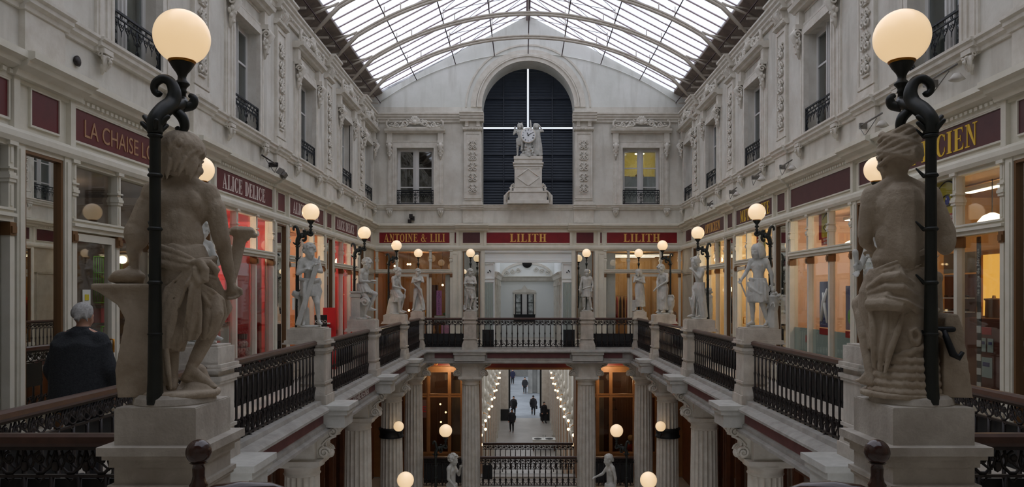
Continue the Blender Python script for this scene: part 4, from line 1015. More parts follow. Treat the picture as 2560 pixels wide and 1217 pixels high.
ed = [3.60] + PEDY + [YB]
for side in 'LR':
    for k in range(5):
        y0, y1 = ed[k] + (.20 if k else -.05), ed[k + 1] - (.20 if k < 4 else .10)
        loc, rz = railpos(side, mid(y0, y1)); w = y1 - y0; s = 1 if side == 'L' else -1
        lab = 'iron balustrade of the %s gallery, %s' % (SIDEN[side], ['between the landing and the first pedestal', 'first span beyond the near statue', 'second span beyond the near statue', 'third span beyond the near statue', 'last span before the far corner'][k])
        if k == 0: bd = [(-w / 2, w / 2, .50, .80)]
        elif k == 1: bd = [sorted((s * -w / 2, s * w * .22)) + [.50, .79]]
        elif k == 2: bd = [sorted((s * -w * (.2 if side == 'L' else .5), s * w * .15)) + [.50, .79]]
        elif k == 3: bd = [sorted((s * -w * .5, s * w * .05)) + [.52, .93]]
        else: bd = [(-w / 2, w / 2, .48, .93)] if side == 'L' else [sorted((s * w * .05, s * w * .5)) + [.40, .93]]
        balustrade(loc, rz, w, lab, .157, bd)
    s = -1 if side == 'L' else 1
    x0, x1 = abs(NEARX[side]) + .2, RX
    balustrade((s * mid(x0, x1), 3.56, 0), 0 if side == 'R' else 0, x1 - x0, 'iron balustrade across the %s foreground beside the big pedestal' % SIDEN[side], .13, [(-(x1 - x0) / 2, (x1 - x0) / 2, .50, .78)])
balustrade((0, YB, 0), 0, 2.92, 'wide iron balustrade in the middle of the end gallery', .157, [(-1.30, -.98, .17, .66), (.98, 1.30, .17, .66)])
for sg, nm in ((-1, 'left'), (1, 'right')): balustrade((sg * 2.38, YB, 0), 0, 1.12, 'short iron balustrade of the end gallery, %s of the middle' % nm, .157, [(-.56, .56, .17, .55)])
# ------------------------------------------------------------ middle level behind the columns
DRED = mat('dark_red_lintel', rgb(104, 26, 20), 0.5, col2=rgb(124, 36, 26), nscale=2)
DGLASS = glass('dim_shop_glass', (0.75, 0.70, 0.64, 1), 0.05)
CORRW = mat('passage_wall', rgb(170, 164, 152), 0.8, col2=rgb(188, 184, 174), nscale=2)
CORRF = mat('passage_floor', rgb(150, 146, 140), 0.35, col2=rgb(168, 164, 158), nscale=.8)
STREET = mat('street_paving', rgb(112, 118, 124), 0.7, col2=rgb(134, 140, 146), nscale=.6)
def wood_front(side, u, w, z0, z1, label, splits, bar=None, back=ORG_W, m=None, glow=8):
    m = m or WOODO; loc, rz = wallpos(side, u); t = thing('wooden_shopfront', label, 'shopfront', loc, rz, 'wooden shopfronts of the middle level')
    a = MB(); a.box(-w / 2, w / 2, -.05, .06, z0, z0 + .75); a.box(-w / 2, w / 2, -.08, .06, z0 + .72, z0 + .78); a.build('stall_riser', m, t)
    a = MB(); a.box(-w / 2, w / 2, -.06, .06, z1 - .14, z1); a.box(-w / 2, w / 2, -.09, .06, z1 - .02, z1 + .03); a.build('head_rail', m, t)
    if bar: a = MB(); a.box(-w / 2, w / 2, -.06, .06, bar - .05, bar + .05); a.box(-w / 2, w / 2, -.08, .0, bar + .03, bar + .06); a.build('transom', m, t)
    for x in splits:
        a = MB(); a.box(x - .05, x + .05, -.07, .06, z0 + .7, z1); a.box(x - .025, x + .025, -.085, -.05, z0 + .8, z1 - .1); a.build('post', m, t)
    for i in range(len(splits) - 1):
        a = MB(); a.box(splits[i] + .05, splits[i + 1] - .05, .01, .016, z0 + .78, z1 - .14); a.build('pane', DGLASS, t)
    return t
for side in 'LR':
    for k, y in enumerate((12.6, 16.2, 19.8)):
        wood_front(side, y, 3.5, -3.9, -.5, 'brown wooden shopfront below the %s gallery, %s behind the columns' % (SIDEN[side], ['nearest', 'middle', 'farthest'][k]), [-1.7, -.85, 0, .85, 1.7], -1.4, m=WOODB)
        room(side, y, 3.5, WOODB, 2.0, -3.9, -.3, nm='lower_shop', back=mat('deep_red_wall', rgb(110, 34, 28), .8))
        shop_light(side, y, 1.2, -1.0, 9, WARMER, 'warm lamp in the lower shop under the %s gallery, %s' % (SIDEN[side], ['nearest', 'middle', 'farthest'][k]))
    loc, rz = wallpos(side, 0); s = -1 if side == 'R' else 1; b = MB(); x0, x1 = sorted((s * 3, s * 10.8)); b.box(x0, x1, 0, .2, -3.9, -.2); x0, x1 = sorted((s * 10.8, s * YE)); b.box(x0, x1, -.03, .1, -.52, -.2)
    x0, x1 = sorted((s * 21.5, s * YE)); b.box(x0, x1, -.02, .1, -3.9, -.2)
    struct('wall_lower_%s' % SIDEN[side], b, WOODB, 'brown wall below the %s gallery' % SIDEN[side], None, loc, rz)
for sg, nm in ((-1, 'left'), (1, 'right')):
    wood_front('E', sg * 3.0, 2.9, -3.9, -.56, 'amber wooden shopfront at the back of the middle level, %s of the passage' % nm, [-1.4, -.72, -.02, .62, 1.0, 1.4] if sg < 0 else [-1.4, -.9, -.5, .22, .9, 1.4], -1.41)
    room('E', sg * 3.0, 2.9, WOODB, 1.8, -3.9, -.3, nm='lower_end_shop', back=WOODB)
    shop_light('E', sg * 3.0, .9, -1.0, 7, WARMER, 'warm lamp in the lower end shop %s of the passage' % nm)
    shop_light('E', sg * 2.4, -.6, -.6, 12, (1, .76, .48), 'warm lamp under the end gallery %s of the passage' % nm, .06)
    b = MB(); b.box(sg * 1.45, sg * 1.90, -.06, .8, -3.9, -.3); b.box(sg * 1.62, HW * sg, -.04, .1, -.56, -.2); b.box(sg * 4.40, sg * 4.95, .0, .2, -3.9, -.2)
    for k in range(7): b.box(sg * 1.48 + sg * .06 * k, sg * 1.50 + sg * .06 * k, -.08, -.05, -3.2, -.7)
    struct('wall_lower_end_%s' % nm, b, WOODO, 'amber panelled pier %s of the lower passage' % nm, None, (0, YE, 0))
b = MB(); b.box(-1.5, 1.5, -.10, .1, -.56, -.2); b.box(-4.6, -1.5, -.06, -.03, -.50, -.26); b.box(1.5, 4.6, -.06, -.03, -.50, -.26)
o = struct('trim_90', b, DRED, 'dark red lintel over the lower passage', None, (0, YE, 0))
b = MB(); b.box(-1.5, 1.5, -.11, .1, -.62, -.56); b.build('amber_strip', WOODO, o)
serif_text('shop_number', 'S', .20, GOLD, o, -2.78, -.48, -.07)
b = MB(); b.box(-4.9, 4.9, YE - .05, YE + .0, -4, -3.88); b.box(-5, 5, YE + .44, YE + .5, -8.6, -3.9)
struct('wall_stairwell', b, FASC, 'plain wall face below the middle level')
balustrade((0, YB + .02, 0), 0, 2.72, 'iron balustrade of the middle level between the two middle columns', .157, [(-1.30, -1.02, .35, .75)], z=-3.9)
for sg, nm in ((-1, 'left'), (1, 'right')): balustrade((sg * 2.42, YB + .02, 0), 0, 1.06, 'iron balustrade of the middle level with black boards, %s of the columns' % nm, .157, [(-.53, .53, .25, .93)], z=-3.9)
balustrade((0, YE + .38, 0), 0, 2.8, 'iron railing at the head of the lower passage', .157, [], z=-3.92)
# the long passage beyond
CW = 2.05; CZ_ = -8.5; CE = 62.5
b = MB(); b.box(-2.2, 2.2, YE + .5, CE, CZ_ - .1, CZ_); struct('floor_passage', b, CORRF, 'pale polished floor of the long lower passage')
b = MB(); b.box(-9, 9, CE, CE + 36, CZ_ - .12, CZ_ - .02); struct('floor_street', b, STREET, 'grey street paving beyond the passage')
b = MB(); b.box(-9, -2.6, CE + 24, CE + 25, CZ_, 2); b.box(.35, 9, CE + 16, CE + 17, CZ_, 2); b.box(-3.2, .6, CE + 32, CE + 33, CZ_, 6); b.box(.35, .8, CE + 15.7, CE + 16, CZ_, 1); b.box(1.3, 1.6, CE + 15.7, CE + 16, CZ_, 1)
struct('wall_street', b, mat('street_facade', rgb(112, 112, 110), .9, col2=rgb(138, 138, 134), nscale=.8), 'grey street facades at the far end of the passage')
BROWNG = mat('passage_shopfront', rgb(150, 112, 78), 0.5, col2=rgb(176, 134, 94), nscale=.8)
for sg, nm in ((-1, 'left'), (1, 'right')):
    b = MB(); b.box(sg * CW, sg * (CW + .3), YE + .5, CE, CZ_, -1.0)
    w_ = struct('wall_passage_%s' % nm, b, CORRW, '%s wall of the long lower passage' % nm)
    b = MB(); b.box(sg * CW, sg * 1.25, CE - 1.35, CE - .1, CZ_, CZ_ + .9); b.box(sg * 1.5, sg * 1.2, CE - .6, CE - .3, CZ_ + .9, -2); b.build('dark_door_leaf', BLACKB, w_)
    y = 26.0; p = MB(); g = MB()
    while y < CE - 2:
        p.box(sg * CW, sg * (CW - .10), y - .22, y + .22, CZ_, -1.2); p.box(sg * CW, sg * (CW - .16), y - .3, y + .3, -4.3, -4.1)
        for k in range(3): p.ell((sg * (CW - .10), y, -4.0 + .55 * k), (.10, .16, .20), 7, 5)
        g.box(sg * CW, sg * (CW - .03), y + .35, y + 2.75, CZ_ + .5, -4.6)
        y += 3.1
    p.box(sg * CW, sg * 1.35, CE - 1.2, CE - .2, CZ_ + .9, -2); p.box(sg * CW, sg * (CW - .14), YE + .6, CE, -4.5, -4.3); p.build('carved_pilasters', STONE2, w_); g.build('shop_windows', BROWNG, w_)
    for k in range(8):
        y = 27.2 + 3.1 * k
        t = thing('wall_lamp', 'twin bulb bracket lamp on the %s wall of the lower passage, %s' % (nm, ['nearest', 'second', 'third', 'fourth', 'fifth', 'sixth', 'seventh', 'farthest'][k]), 'lamp', (sg * CW, y, -3.6), 0, 'bracket lamps along the lower passage')
        a = MB(); a.tube([(0, 0, 0), (-sg * .2, 0, .05), (-sg * .4, 0, -.1), (-sg * .4, 0, .25)], .02, 6); a.build('bracket', BRASS, t)
        for z in (-.12, .22): a = MB(); a.ell((-sg * .40, 0, z), .055, 10, 8); a.build('bulb', BULB, t)
# cafe table
t = thing('cafe_table', 'small table with a white cloth at the near end of the lower passage', 'table', (1.2, 49.6, CZ_))
a = MB(); a.box(-.75, .75, -.4, .4, .72, .75); a.box(-.72, .72, -.37, .37, .35, .72); a.build('cloth', WHITE, t)
a = MB()
for x in (-.68, .68):
    for y in (-.33, .33): a.box(x - .03, x + .03, y - .03, y + .03, 0, .36)
a.build('legs', WOODB, t)
for i, x in enumerate((-.4, .35)):
    q = MB(); q.lathe([(.20, 0), (.26, .02), (.24, .025), (.18, .012)], 0, 0, 0, 18); o = q.build('plate', BLACKB); o.location = (1.2 + x, 49.5, CZ_ + .752); tag(o, 'dark round plate on the passage cafe table, %s of two' % ['left', 'right'][i], 'plate', 'plates on the cafe table')
for i, x in enumerate((-.05, .1, .55, .66)):
    q = MB(); q.lathe([(.035, 0), (.035, .01), (.006, .02), (.006, .1), (.035, .14), (.032, .22)], 0, 0, 0, 10); o = q.build('wine_glass', WGLASS); o.location = (1.2 + x, 49.7 - .1 * (i % 2), CZ_ + .752); tag(o, 'wine glass on the passage cafe table, %s from the left' % ['first', 'second', 'third', 'fourth'][i], 'glass', 'glasses on the cafe table')
# ------------------------------------------------------------ lamps over the statues
def curved_lamp_parts(h=1.66, reach=.19):
    out = []
    z = 1.0
    top = 1.42    # relative heights; base at z=0 (pedestal top)
    p = MB(); p.lathe([(.036, 0), (.034, .02), (.030, .10), (.024, .6), (.022, 1.16), (.024, 1.20), (.02, 1.22)], 0, 0, 0, 28)
    for zz in (.30, .52, .75, .98, 1.15): p.lathe([(.025, zz - .008), (.032, zz), (.025, zz + .01)], 0, 0, 0, 24); p.cap((.02, -.02, zz), (.045, -.035, zz + .035), .009, .004, 5)
    for a in (0, 2.1, 4.2): p.cap((.028 * cos(a), .028 * sin(a), 1.18), (.055 * cos(a), .055 * sin(a), 1.205), .012, .01, 6)
    out.append(('pole', p.mesh('pole'), POLE))
    c = MB()
    pts = [(0, 0, 1.18), (0, -.005, 1.24), (0, -.03, 1.29), (0, -.07, 1.32), (0, -.12, 1.335), (0, -.17, 1.36)]
    c.stube(pts, [.03, .034, .034, .03, .026, .024], 10)
    c.stube([(0, -.03, 1.28), (0, -.01, 1.36), (0, -.0, 1.41), (0, .02, 1.435), (0, .045, 1.425), (0, .055, 1.40), (0, .045, 1.38)], [.03, .027, .022, .02, .018, .016, .012], 9)
    c.stube([(0, -.10, 1.33), (0, -.12, 1.28), (0, -.11, 1.24), (0, -.085, 1.235), (0, -.08, 1.255)], [.022, .02, .018, .016, .013], 8)
    c.stube([(0, -.14, 1.34), (0, -.19, 1.31), (0, -.215, 1.33), (0, -.205, 1.36)], [.02, .018, .016, .012], 8)
    c.ell((0, -.10, 1.37), (.02, .028, .022), 8, 6); c.ell((.02, -.07, 1.30), (.025, .03, .03), 8, 6); c.ell((-.02, -.07, 1.30), (.025, .03, .03), 8, 6)
    out.append(('scroll_arm', c.mesh('scroll_arm'), POLE))
    s = MB(); s.lathe([(.016, 1.33), (.018, 1.38), (.028, 1.39), (.016, 1.405), (.018, 1.42), (.032, 1.435), (.018, 1.455), (.022, 1.47), (.045, 1.50), (.055, 1.515), (.056, 1.525), (.03, 1.53)], 0, -reach, 0, 16)
    out.append(('cup', s.mesh('cup'), POLE))
    r = MB(); r.lathe([(.056, 1.522), (.060, 1.530), (.052, 1.54)], 0, -reach, 0, 20); out.append(('brass_ring', r.mesh('brass_ring'), BRASS))
    g = MB(); g.ell((0, -reach, 1.64), .1225, 36, 24); out.append(('globe', g.mesh('globe'), GLOBE))
    for n, m, mm in out: m.materials.append(mm)
    return out
def straight_lamp_parts():
    out = []
    p = MB(); p.lathe([(.03, 0), (.022, .06), (.016, .6), (.014, 1.25), (.035, 1.33), (.04, 1.345), (.016, 1.36), (.014, 1.42), (.03, 1.44), (.016, 1.455), (.02, 1.48), (.05, 1.515), (.05, 1.525), (.02, 1.53)], 0, 0, 0, 12); out.append(('pole', p.mesh('pole'), POLE))
    r = MB(); r.lathe([(.05, 1.522), (.056, 1.53), (.045, 1.54)], 0, 0, 0, 16); out.append(('brass_ring', r.mesh('ring'), BRASS))
    g = MB(); g.ell((0, 0, 1.64), .1225, 24, 16); out.append(('globe', g.mesh('globe'), GLOBE))
    for n, m, mm in out: m.materials.append(mm)
    return out
def near_lamp_parts(sg):
    out = [q for q in curved_lamp_parts() if q[0] in ('pole',)]; l = -1 if sg < 0 else 1    # local x towards the middle of the hall
    l = -l * -1; c = MB(); lx = .028 * l; rc = .195
    c.stube([(0, 0, 1.16), (0, -.005, 1.22), (lx * .6, -.04, 1.27), (lx * 1.2, -.08, 1.31), (lx * 1.5, -.09, 1.36), (lx * .9, -.09, 1.405), (-lx * .2, -.085, 1.42), (-lx * 1.3, -.08, 1.40), (-lx * 1.5, -.08, 1.37), (-lx * .9, -.08, 1.35), (-lx * .4, -.08, 1.36)], [.030, .034, .036, .034, .028, .023, .020, .018, .016, .014, .009], 14)
    c.stube([(lx * .8, -.05, 1.28), (lx * 1.8, -.12, 1.315), (lx * 1.6, -.17, 1.335), (lx, -rc, 1.36)], [.030, .026, .022, .018], 12)
    c.stube([(lx * 1.2, -.10, 1.29), (lx * 2.4, -.11, 1.255), (lx * 2.6, -.12, 1.215), (lx * 1.9, -.12, 1.195), (lx * 1.4, -.12, 1.215)], [.020, .023, .020, .016, .010], 12)
    c.stube([(lx * 1.8, -.15, 1.31), (lx * 3.0, -.17, 1.325), (lx * 3.3, -.17, 1.355), (lx * 2.6, -.17, 1.37)], [.022, .022, .018, .010], 12)
    c.ell((0, -.02, 1.22), (.038, .038, .030)); c.cap((-lx * .6, .0, 1.20), (-lx * 1.8, -.01, 1.235), .014, .010); c.cap((lx * .6, .0, 1.20), (lx * 1.8, -.01, 1.235), .014, .010)
    out.append(('scroll_arm', c.mesh('scroll_arm'), POLE))
    s = MB(); s.lathe([(.014, 1.33), (.018, 1.36), (.017, 1.385), (.022, 1.39), (.018, 1.40), (.020, 1.41), (.033, 1.425), (.033, 1.43), (.019, 1.445), (.018, 1.46), (.024, 1.475), (.042, 1.50), (.052, 1.518), (.052, 1.526), (.03, 1.53)], lx, -rc, 0, 24); out.append(('cup', s.mesh('cup'), POLE))
    r = MB(); r.lathe([(.055, 1.522), (.060, 1.530), (.052, 1.542)], lx, -rc, 0, 32); out.append(('brass_ring', r.mesh('brass_ring'), BRASS))
    g = MB(); g.ell((lx, -rc, 1.64), .1225, 48, 32); out.append(('globe', g.mesh('globe'), GLOBE))
    for n, m, mm in out:
        if not m.materials: m.materials.append(mm)
    return out
CL = curved_lamp_parts(); SL = straight_lamp_parts(); NL = {-1: near_lamp_parts(-1), 1: near_lamp_parts(1)}
def lamp(loc, rz, label, parts=CL):
    t = thing('globe_lamp', label, 'lamp', loc, rz, 'globe lamps over the statues')
    for n, m, mm in parts: meshob(n, m, None, t)
    return t
ZP = 1.19
for side in 'LR':
    for k, y in enumerate(PEDY):
        loc, rz = railpos(side, y, ZP - .01); o = Vector(loc) + Matrix.Rotation(rz, 3, 'Z') @ Vector((0, .30, 0))
        lamp(o, rz, 'curved iron globe lamp on the %s gallery, %s' % (SIDEN[side], ['right behind the near statue', 'second from the camera', 'third from the camera', 'fourth from the camera'][k]))
for sg, nm in ((-1, 'left'), (1, 'right')):
    lamp((sg * FARX, YB + .14, ZP - .01), 0, 'straight iron lamp with lit globe on the end balustrade, %s of the middle' % nm, SL)
    lamp((sg * 3.12, YB + .16, ZP - .01), 0, 'straight iron lamp with lit globe in the far %s corner' % nm, SL)
    t = lamp(((-1.73 if sg < 0 else 1.60), 3.262, ZP - .01), pi, 'large looking dark green lamp with glowing globe in the %s foreground' % nm, NL[sg])
# lower lamps standing on the middle level
for (x, y, dz, lab, sc) in ((-1.87, 11.1, -1.06, 'lit globe lamp at the bottom edge of the picture, left', 1), (1.68, 11.1, -1.06, 'lit globe lamp at the bottom edge of the picture, right', 1), (-1.62, 14.4, -.93, 'lit globe lamp beside the lower boy statue on the left', 2), (1.62, 14.4, -.93, 'lit globe lamp beside the lower boy statue on the right', 2)):
    s = 1 if x < 0 else -1
    lamp((x - s * (.19 if sc == 1 else .19), y, dz - 1.64), pi / 2 * s, lab, CL)
    nm = 'left' if x < 0 else 'right'
    t = thing('stair_pedestal', 'stone pedestal on the middle level under the lower %s lamp, %s' % (nm, 'nearer one' if y < 12 else 'farther one'), 'pedestal', (x - s * .1, y, -3.9)); a = MB(); H = dz - 1.64 + 3.9
    a.box(-.24, .24, -.24, .24, 0, .2); a.box(-.19, .19, -.19, .19, .2, H - .1); a.box(-.25, .25, -.23, .23, H - .1, H - .03); a.box(-.21, .21, -.21, .21, H - .03, H); a.build('body', PEDST, t)
# collar lamps on the fourth columns
for sg, nm in ((-1, 'left'), (1, 'right')):
    cx = sg * (RX + .23)
    t = thing('collar_lamp', 'globe lamp on an iron collar around the %s column near the far corner' % nm, 'lamp', (cx, PEDY[3], -1.43))
    a = MB(); a.lathe([(.27, -.32), (.29, -.31), (.29, -.27), (.275, -.26), (.275, -.14), (.30, -.13), (.30, -.09), (.27, -.08)], 0, 0, 0, 28); a.build('collar', IRONB, t)
    a = MB(); a.tube([(-sg * .20, -.24, -.22), (-sg * .24, -.36, -.26), (-sg * .24, -.40, -.18), (-sg * .22, -.34, -.12)], .022, 7); a.lathe([(.02, -.2), (.02, -.16), (.045, -.125), (.05, -.11)], -sg * .23, -.36, 0, 12); a.build('bracket', IRONB, t)
    a = MB(); a.ell((-sg * .23, -.36, 0), .12, 24, 16); a.build('globe', GLOBE, t)
# ball finials and stair handrail of the near stair
for sg, nm, x in ((-1, 'left', -1.26), (1, 'right', 1.06)):
    t = thing('newel_post', 'dark wooden newel with ball finial at the bottom edge, %s of the stair' % nm, 'newel', (x, 2.6, 0))
    a = MB(); a.lathe([(.05, 0), (.05, .9), (.035, .94), (.03, .98)], 0, 0, 0, 20); a.build('post', FINIAL, t)
    a = MB(); a.lathe([(.035, .96), (.037, .985), (.028, .99), (.031, 1.0), (.024, 1.01), (.020, 1.03), (.021, 1.055), (.018, 1.07), (.03, 1.075)], 0, 0, 0, 24); a.ell((0, 0, 1.112), .0425, 32, 22); a.build('ball_finial', FINIAL, t)
    pts = [(0, 0, .95), (-sg * .05, .02, .972), (-sg * .12, .05, .975), (-sg * .2, .12, .955), (-sg * .28, .25, .88), (-sg * .32, .5, .72), (-sg * .33, .9, .48)]
    a = MB(); a.tube(pts, .034, 12, flat=.7); a.build('handrail', FINIAL, t)
# projecting camera arms and spot lamps on the upper walls
SPOTM = mat('grey_metal', rgb(120, 116, 110), .5, metal=.4)
def arm(side, u, z, label, L=.9, head='box', light=False):
    loc, rz = wallpos(side, u, z); t = thing('projecting_arm', label, 'spotlight arm', loc, rz, 'projecting arms on the upper walls')
    s = 1 if side == 'R' else -1
    a = MB(); a.box(-.02, .02, -.16, .0, -.04, .04)
    a.tube([(0, -.14, 0), (s * L, -.20, 0)], .013, 6); a.tube([(0, -.16, -.02), (s * L * .4, -.22, -.2), (s * L * .8, -.2, -.03)], .006, 5); a.build('arm', IRON if not light else SPOTM, t)
    h = MB(); hx = 0 if not light else s * L
    if light: h.lathe([(.02, -.02), (.035, .0), (.085, -.07), (.02, -.09)], 0, 0, 0, 6); o = h.build('lamp_head', mat('pale_lampshade', rgb(196, 190, 180), .6), t); o.location = (hx, -.2, -.10)
    else: h.box(-.07, .07, -.10, .0, -.07, .05); h.box(-.05, .05, -.16, -.1, -.05, .03); o = h.build('spot_head', SPOTM, t); o.location = (0, -.18, -.12); o.rotation_euler = (.5, .4, 0)
arm('L', 13.6, 3.97, 'dark bracket arm with a box spotlight on the left upper wall', .95)
for i, (u, z) in enumerate(((8.9, 4.12), (10.6, 4.0), (13.9, 3.98), (15.6, 4.05), (17.3, 3.98), (19.4, 3.95))):
    arm('R', u, z, 'thin arm with a pale lamp head on the right upper wall, %s from the camera' % ['first', 'second', 'third', 'fourth', 'fifth', 'sixth'][i], .75, light=True)
t = thing('floodlight', 'small dark floodlight on the attic above the left end wall sign', 'floodlight', (-3.5, YE - .02, 3.95)); a = MB(); a.box(-.06, .06, -.12, 0, -.06, .06); a.box(-.08, .02, -.2, -.1, .0, .12); a.box(-.12, -.02, -.18, -.08, -.14, -.04); a.build('housing', IRON, t)
t = thing('round_vent', 'small round black vent on the left upper wall near the camera', 'vent', (-HW + .01, 7.72, 4.02), pi / 2); a = MB(); a.lathe([(.05, 0), (.055, .02), (.03, .03)], 0, 0, 0, 16); o = a.build('ring', IRON, t); o.rotation_euler = (pi / 2, 0, 0)
# ------------------------------------------------------------ figures
FUSE = []
def fused(name, mb, m, parent, voxel=.011, it=4):
    o = mb.build(name, m, parent); FUSE.append((o, voxel, it)); return o
def finish_fused():
    for o, vx, it in FUSE:
        md = o.modifiers.new('r', 'REMESH'); md.mode = 'VOXEL'; md.voxel_size = vx; md.use_smooth_shade = True
        if it: ms = o.modifiers.new('s', 'SMOOTH'); ms.factor = .5; ms.iterations = it
    dg = bpy.context.evaluated_depsgraph_get(); new = []
    for o, vx, it in FUSE:
        me = bpy.data.meshes.new_from_object(o.evaluated_get(dg)); new.append(me)
    for (o, vx, it), me in zip(FUSE, new):
        mt_ = o.data.materials[0]; o.modifiers.clear(); o.data = me
        me.materials.clear(); me.materials.append(mt_); me.polygons.foreach_set('use_smooth', [True] * len(me.polygons))
V = lambda *a: Vector(a)
def lerp(a, b, t): return a + (b - a) * t
def hand(mb, w, d, s=1.0, curl=.5, up=None, side=1):
    d = Vector(d).normalized(); up = Vector(up) if up is not None else (V(0, 0, 1) if abs(d.z) < .8 else V(0, -1, 0))
    x = d.cross(up).normalized(); n = x.cross(d).normalized(); w = Vector(w)
    mb.cap(w, w + d * .03 * s, .020 * s, .024 * s, 8); pc = w + d * .045 * s
    mb.cap(pc - x * .014 * s, pc + x * .014 * s, .016 * s, .016 * s, 8)
    for i, L in enumerate((.034, .040, .038, .030)):
        a = pc + x * (-.021 + .014 * i) * s + d * .012 * s; b = a + (d * cos(curl * .6) - n * sin(curl * .6)) * L * .55 * s
        c = b + (d * cos(curl * 1.6) - n * sin(curl * 1.6)) * L * .5 * s
        mb.cap(a, b, .0085 * s, .0078 * s, 6); mb.cap(b, c, .0078 * s, .0065 * s, 6)
    a = w + d * .025 * s + x * side * .02 * s; b = a + (x * side * .8 + d * .5 - n * .3).normalized() * .026 * s; mb.cap(a, b, .009 * s, .0085 * s, 6); mb.cap(b, b + (d - n * .3).normalized() * .022 * s, .0085 * s, .007 * s, 6)
def head(mb, c, yaw=0, pitch=0, s=1.0, hair='short', hb=None, detail=True):
    c = Vector(c); R = Matrix.Rotation(yaw, 3, 'Z') @ Matrix.Rotation(pitch, 3, 'X')
    def P(x, y, z): return c + R @ V(x * s, y * s, z * s)
    def E(x, y, z, a, b, d, t=None): (t or mb).ell(P(x, y, z), (a * s, b * s, d * s), 12, 9, R)
    E(0, .012, .022, .066, .078, .072); E(0, -.012, -.022, .054, .062, .066); E(0, -.035, -.058, .034, .034, .030)   # skull, face, jaw
    E(0, -.062, -.074, .016, .014, .013); mb.cap(P(0, -.068, .012), P(0, -.084, -.020), .008 * s, .012 * s, 7)
    for q in (-1, 1):
        E(q * .026, -.060, .016, .020, .012, .008); E(q * .026, -.058, -.002, .0125, .010, .009); E(q * .034, -.046, -.026, .018, .018, .018)
        E(q * .064, .005, -.008, .008, .014, .020); E(q * .011, -.078, -.022, .007, .008, .006)
    E(0, -.070, -.044, .017, .009, .0055); E(0, -.068, -.053, .014, .009, .0055)
    h = hb or mb
    if hair == 'none': return
    rnd = random.Random(int(abs(c.x * 1000) + abs(c.y * 700) + len(hair)))
    if hair == 'short':
        for i in range(90):
            a = rnd.uniform(-pi, pi); t = rnd.uniform(-.55, 1.45); x = cos(t) * sin(a); y = cos(t) * cos(a); z = sin(t)
            if y < -.45 and z < .45: continue
            if y < .2 and z < -.1: continue
            p = P(x * .066, .012 + y * .079, .026 + z * .074); q = P(x * .070 + rnd.uniform(-.01, .01), .012 + y * .084, .026 + z * .078 - .03); h.cap(p, q, .011 * s, .007 * s, 6)
        E(0, .018, .034, .070, .080, .070, h)
    elif hair == 'curly':
        E(0, .016, .030, .070, .080, .070, h)
        for i in range(120):
            a = rnd.uniform(-pi, pi); t = rnd.uniform(-.75, 1.5); x = cos(t) * sin(a); y = cos(t) * cos(a); z = sin(t)
            if y < -.50 and z < .38: continue
            h.ell(P(x * .074, .012 + y * .088, .026 + z * .082), rnd.uniform(.011, .018) * s, 7, 5)
    elif hair == 'bun':
        E(0, .018, .032, .071, .082, .070, h); E(0, .088, .0, .030, .026, .030, h)
        for k in range(9):
            z = -.035 + .014 * k
            pts = [P(.072 * cos(t) * sqrt(max(.1, 1 - (z / .12) ** 2)), .012 + .086 * sin(t) * sqrt(max(.1, 1 - (z / .12) ** 2)), .02 + z + .012 * sin(3 * t + k * 1.3)) for t in [-.5 + (pi + 1.0) * i / 16 for i in range(17)]]
            h.tube(pts, .0105 * s, 6)
        for k in range(5): h.tube([P(.022 * cos(t + k), .098 + .006 * sin(2 * t), -.002 + .022 * sin(t + k)) for t in [i * .6 for i in range(9)]], .009 * s, 6)
        E(0, .03, .100, .035, .05, .018, h)
    elif hair == 'long':
        E(0, .014, .030, .072, .082, .072, h)
        for k in range(22):
            a = -2.1 + 4.2 * k / 21
            pts = [P(.070 * sin(a) * f, .012 + .080 * cos(a) * f, z) for f, z in ((.5, .098), (.92, .06), (1.05, .01), (1.1, -.045), (1.0, -.085))]
            h.tube(pts, [.010 * s, .013 * s, .013 * s, .013 * s, .007 * s], 6)
    elif hair == 'hat':
        E(0, .012, .030, .070, .080, .070, h); h.ell(P(0, .005, .045), (.088 * s, .095 * s, .014 * s), 16, 6, R); E(0, .01, .075, .064, .07, .034, h)
        for q in (-1, 1): E(q * .05, .03, -.02, .022, .03, .04, h)
BASEJ = dict(P=(0, 0, .62), C=(0, .005, .84), N=(0, .01, .975), H=(0, -.005, 1.085), SL=(.116, .01, .935), SR=(-.116, .01, .935),
             EL=(.165, .03, .74), HL=(.15, -.06, .57), ER=(-.165, .03, .74), HR=(-.15, -.06, .57),
             KL=(.075, -.03, .34), AL=(.085, .02, .075), KR=(-.075, -.03, .34), AR=(-.085, .02, .075), TL=None, TR=None)
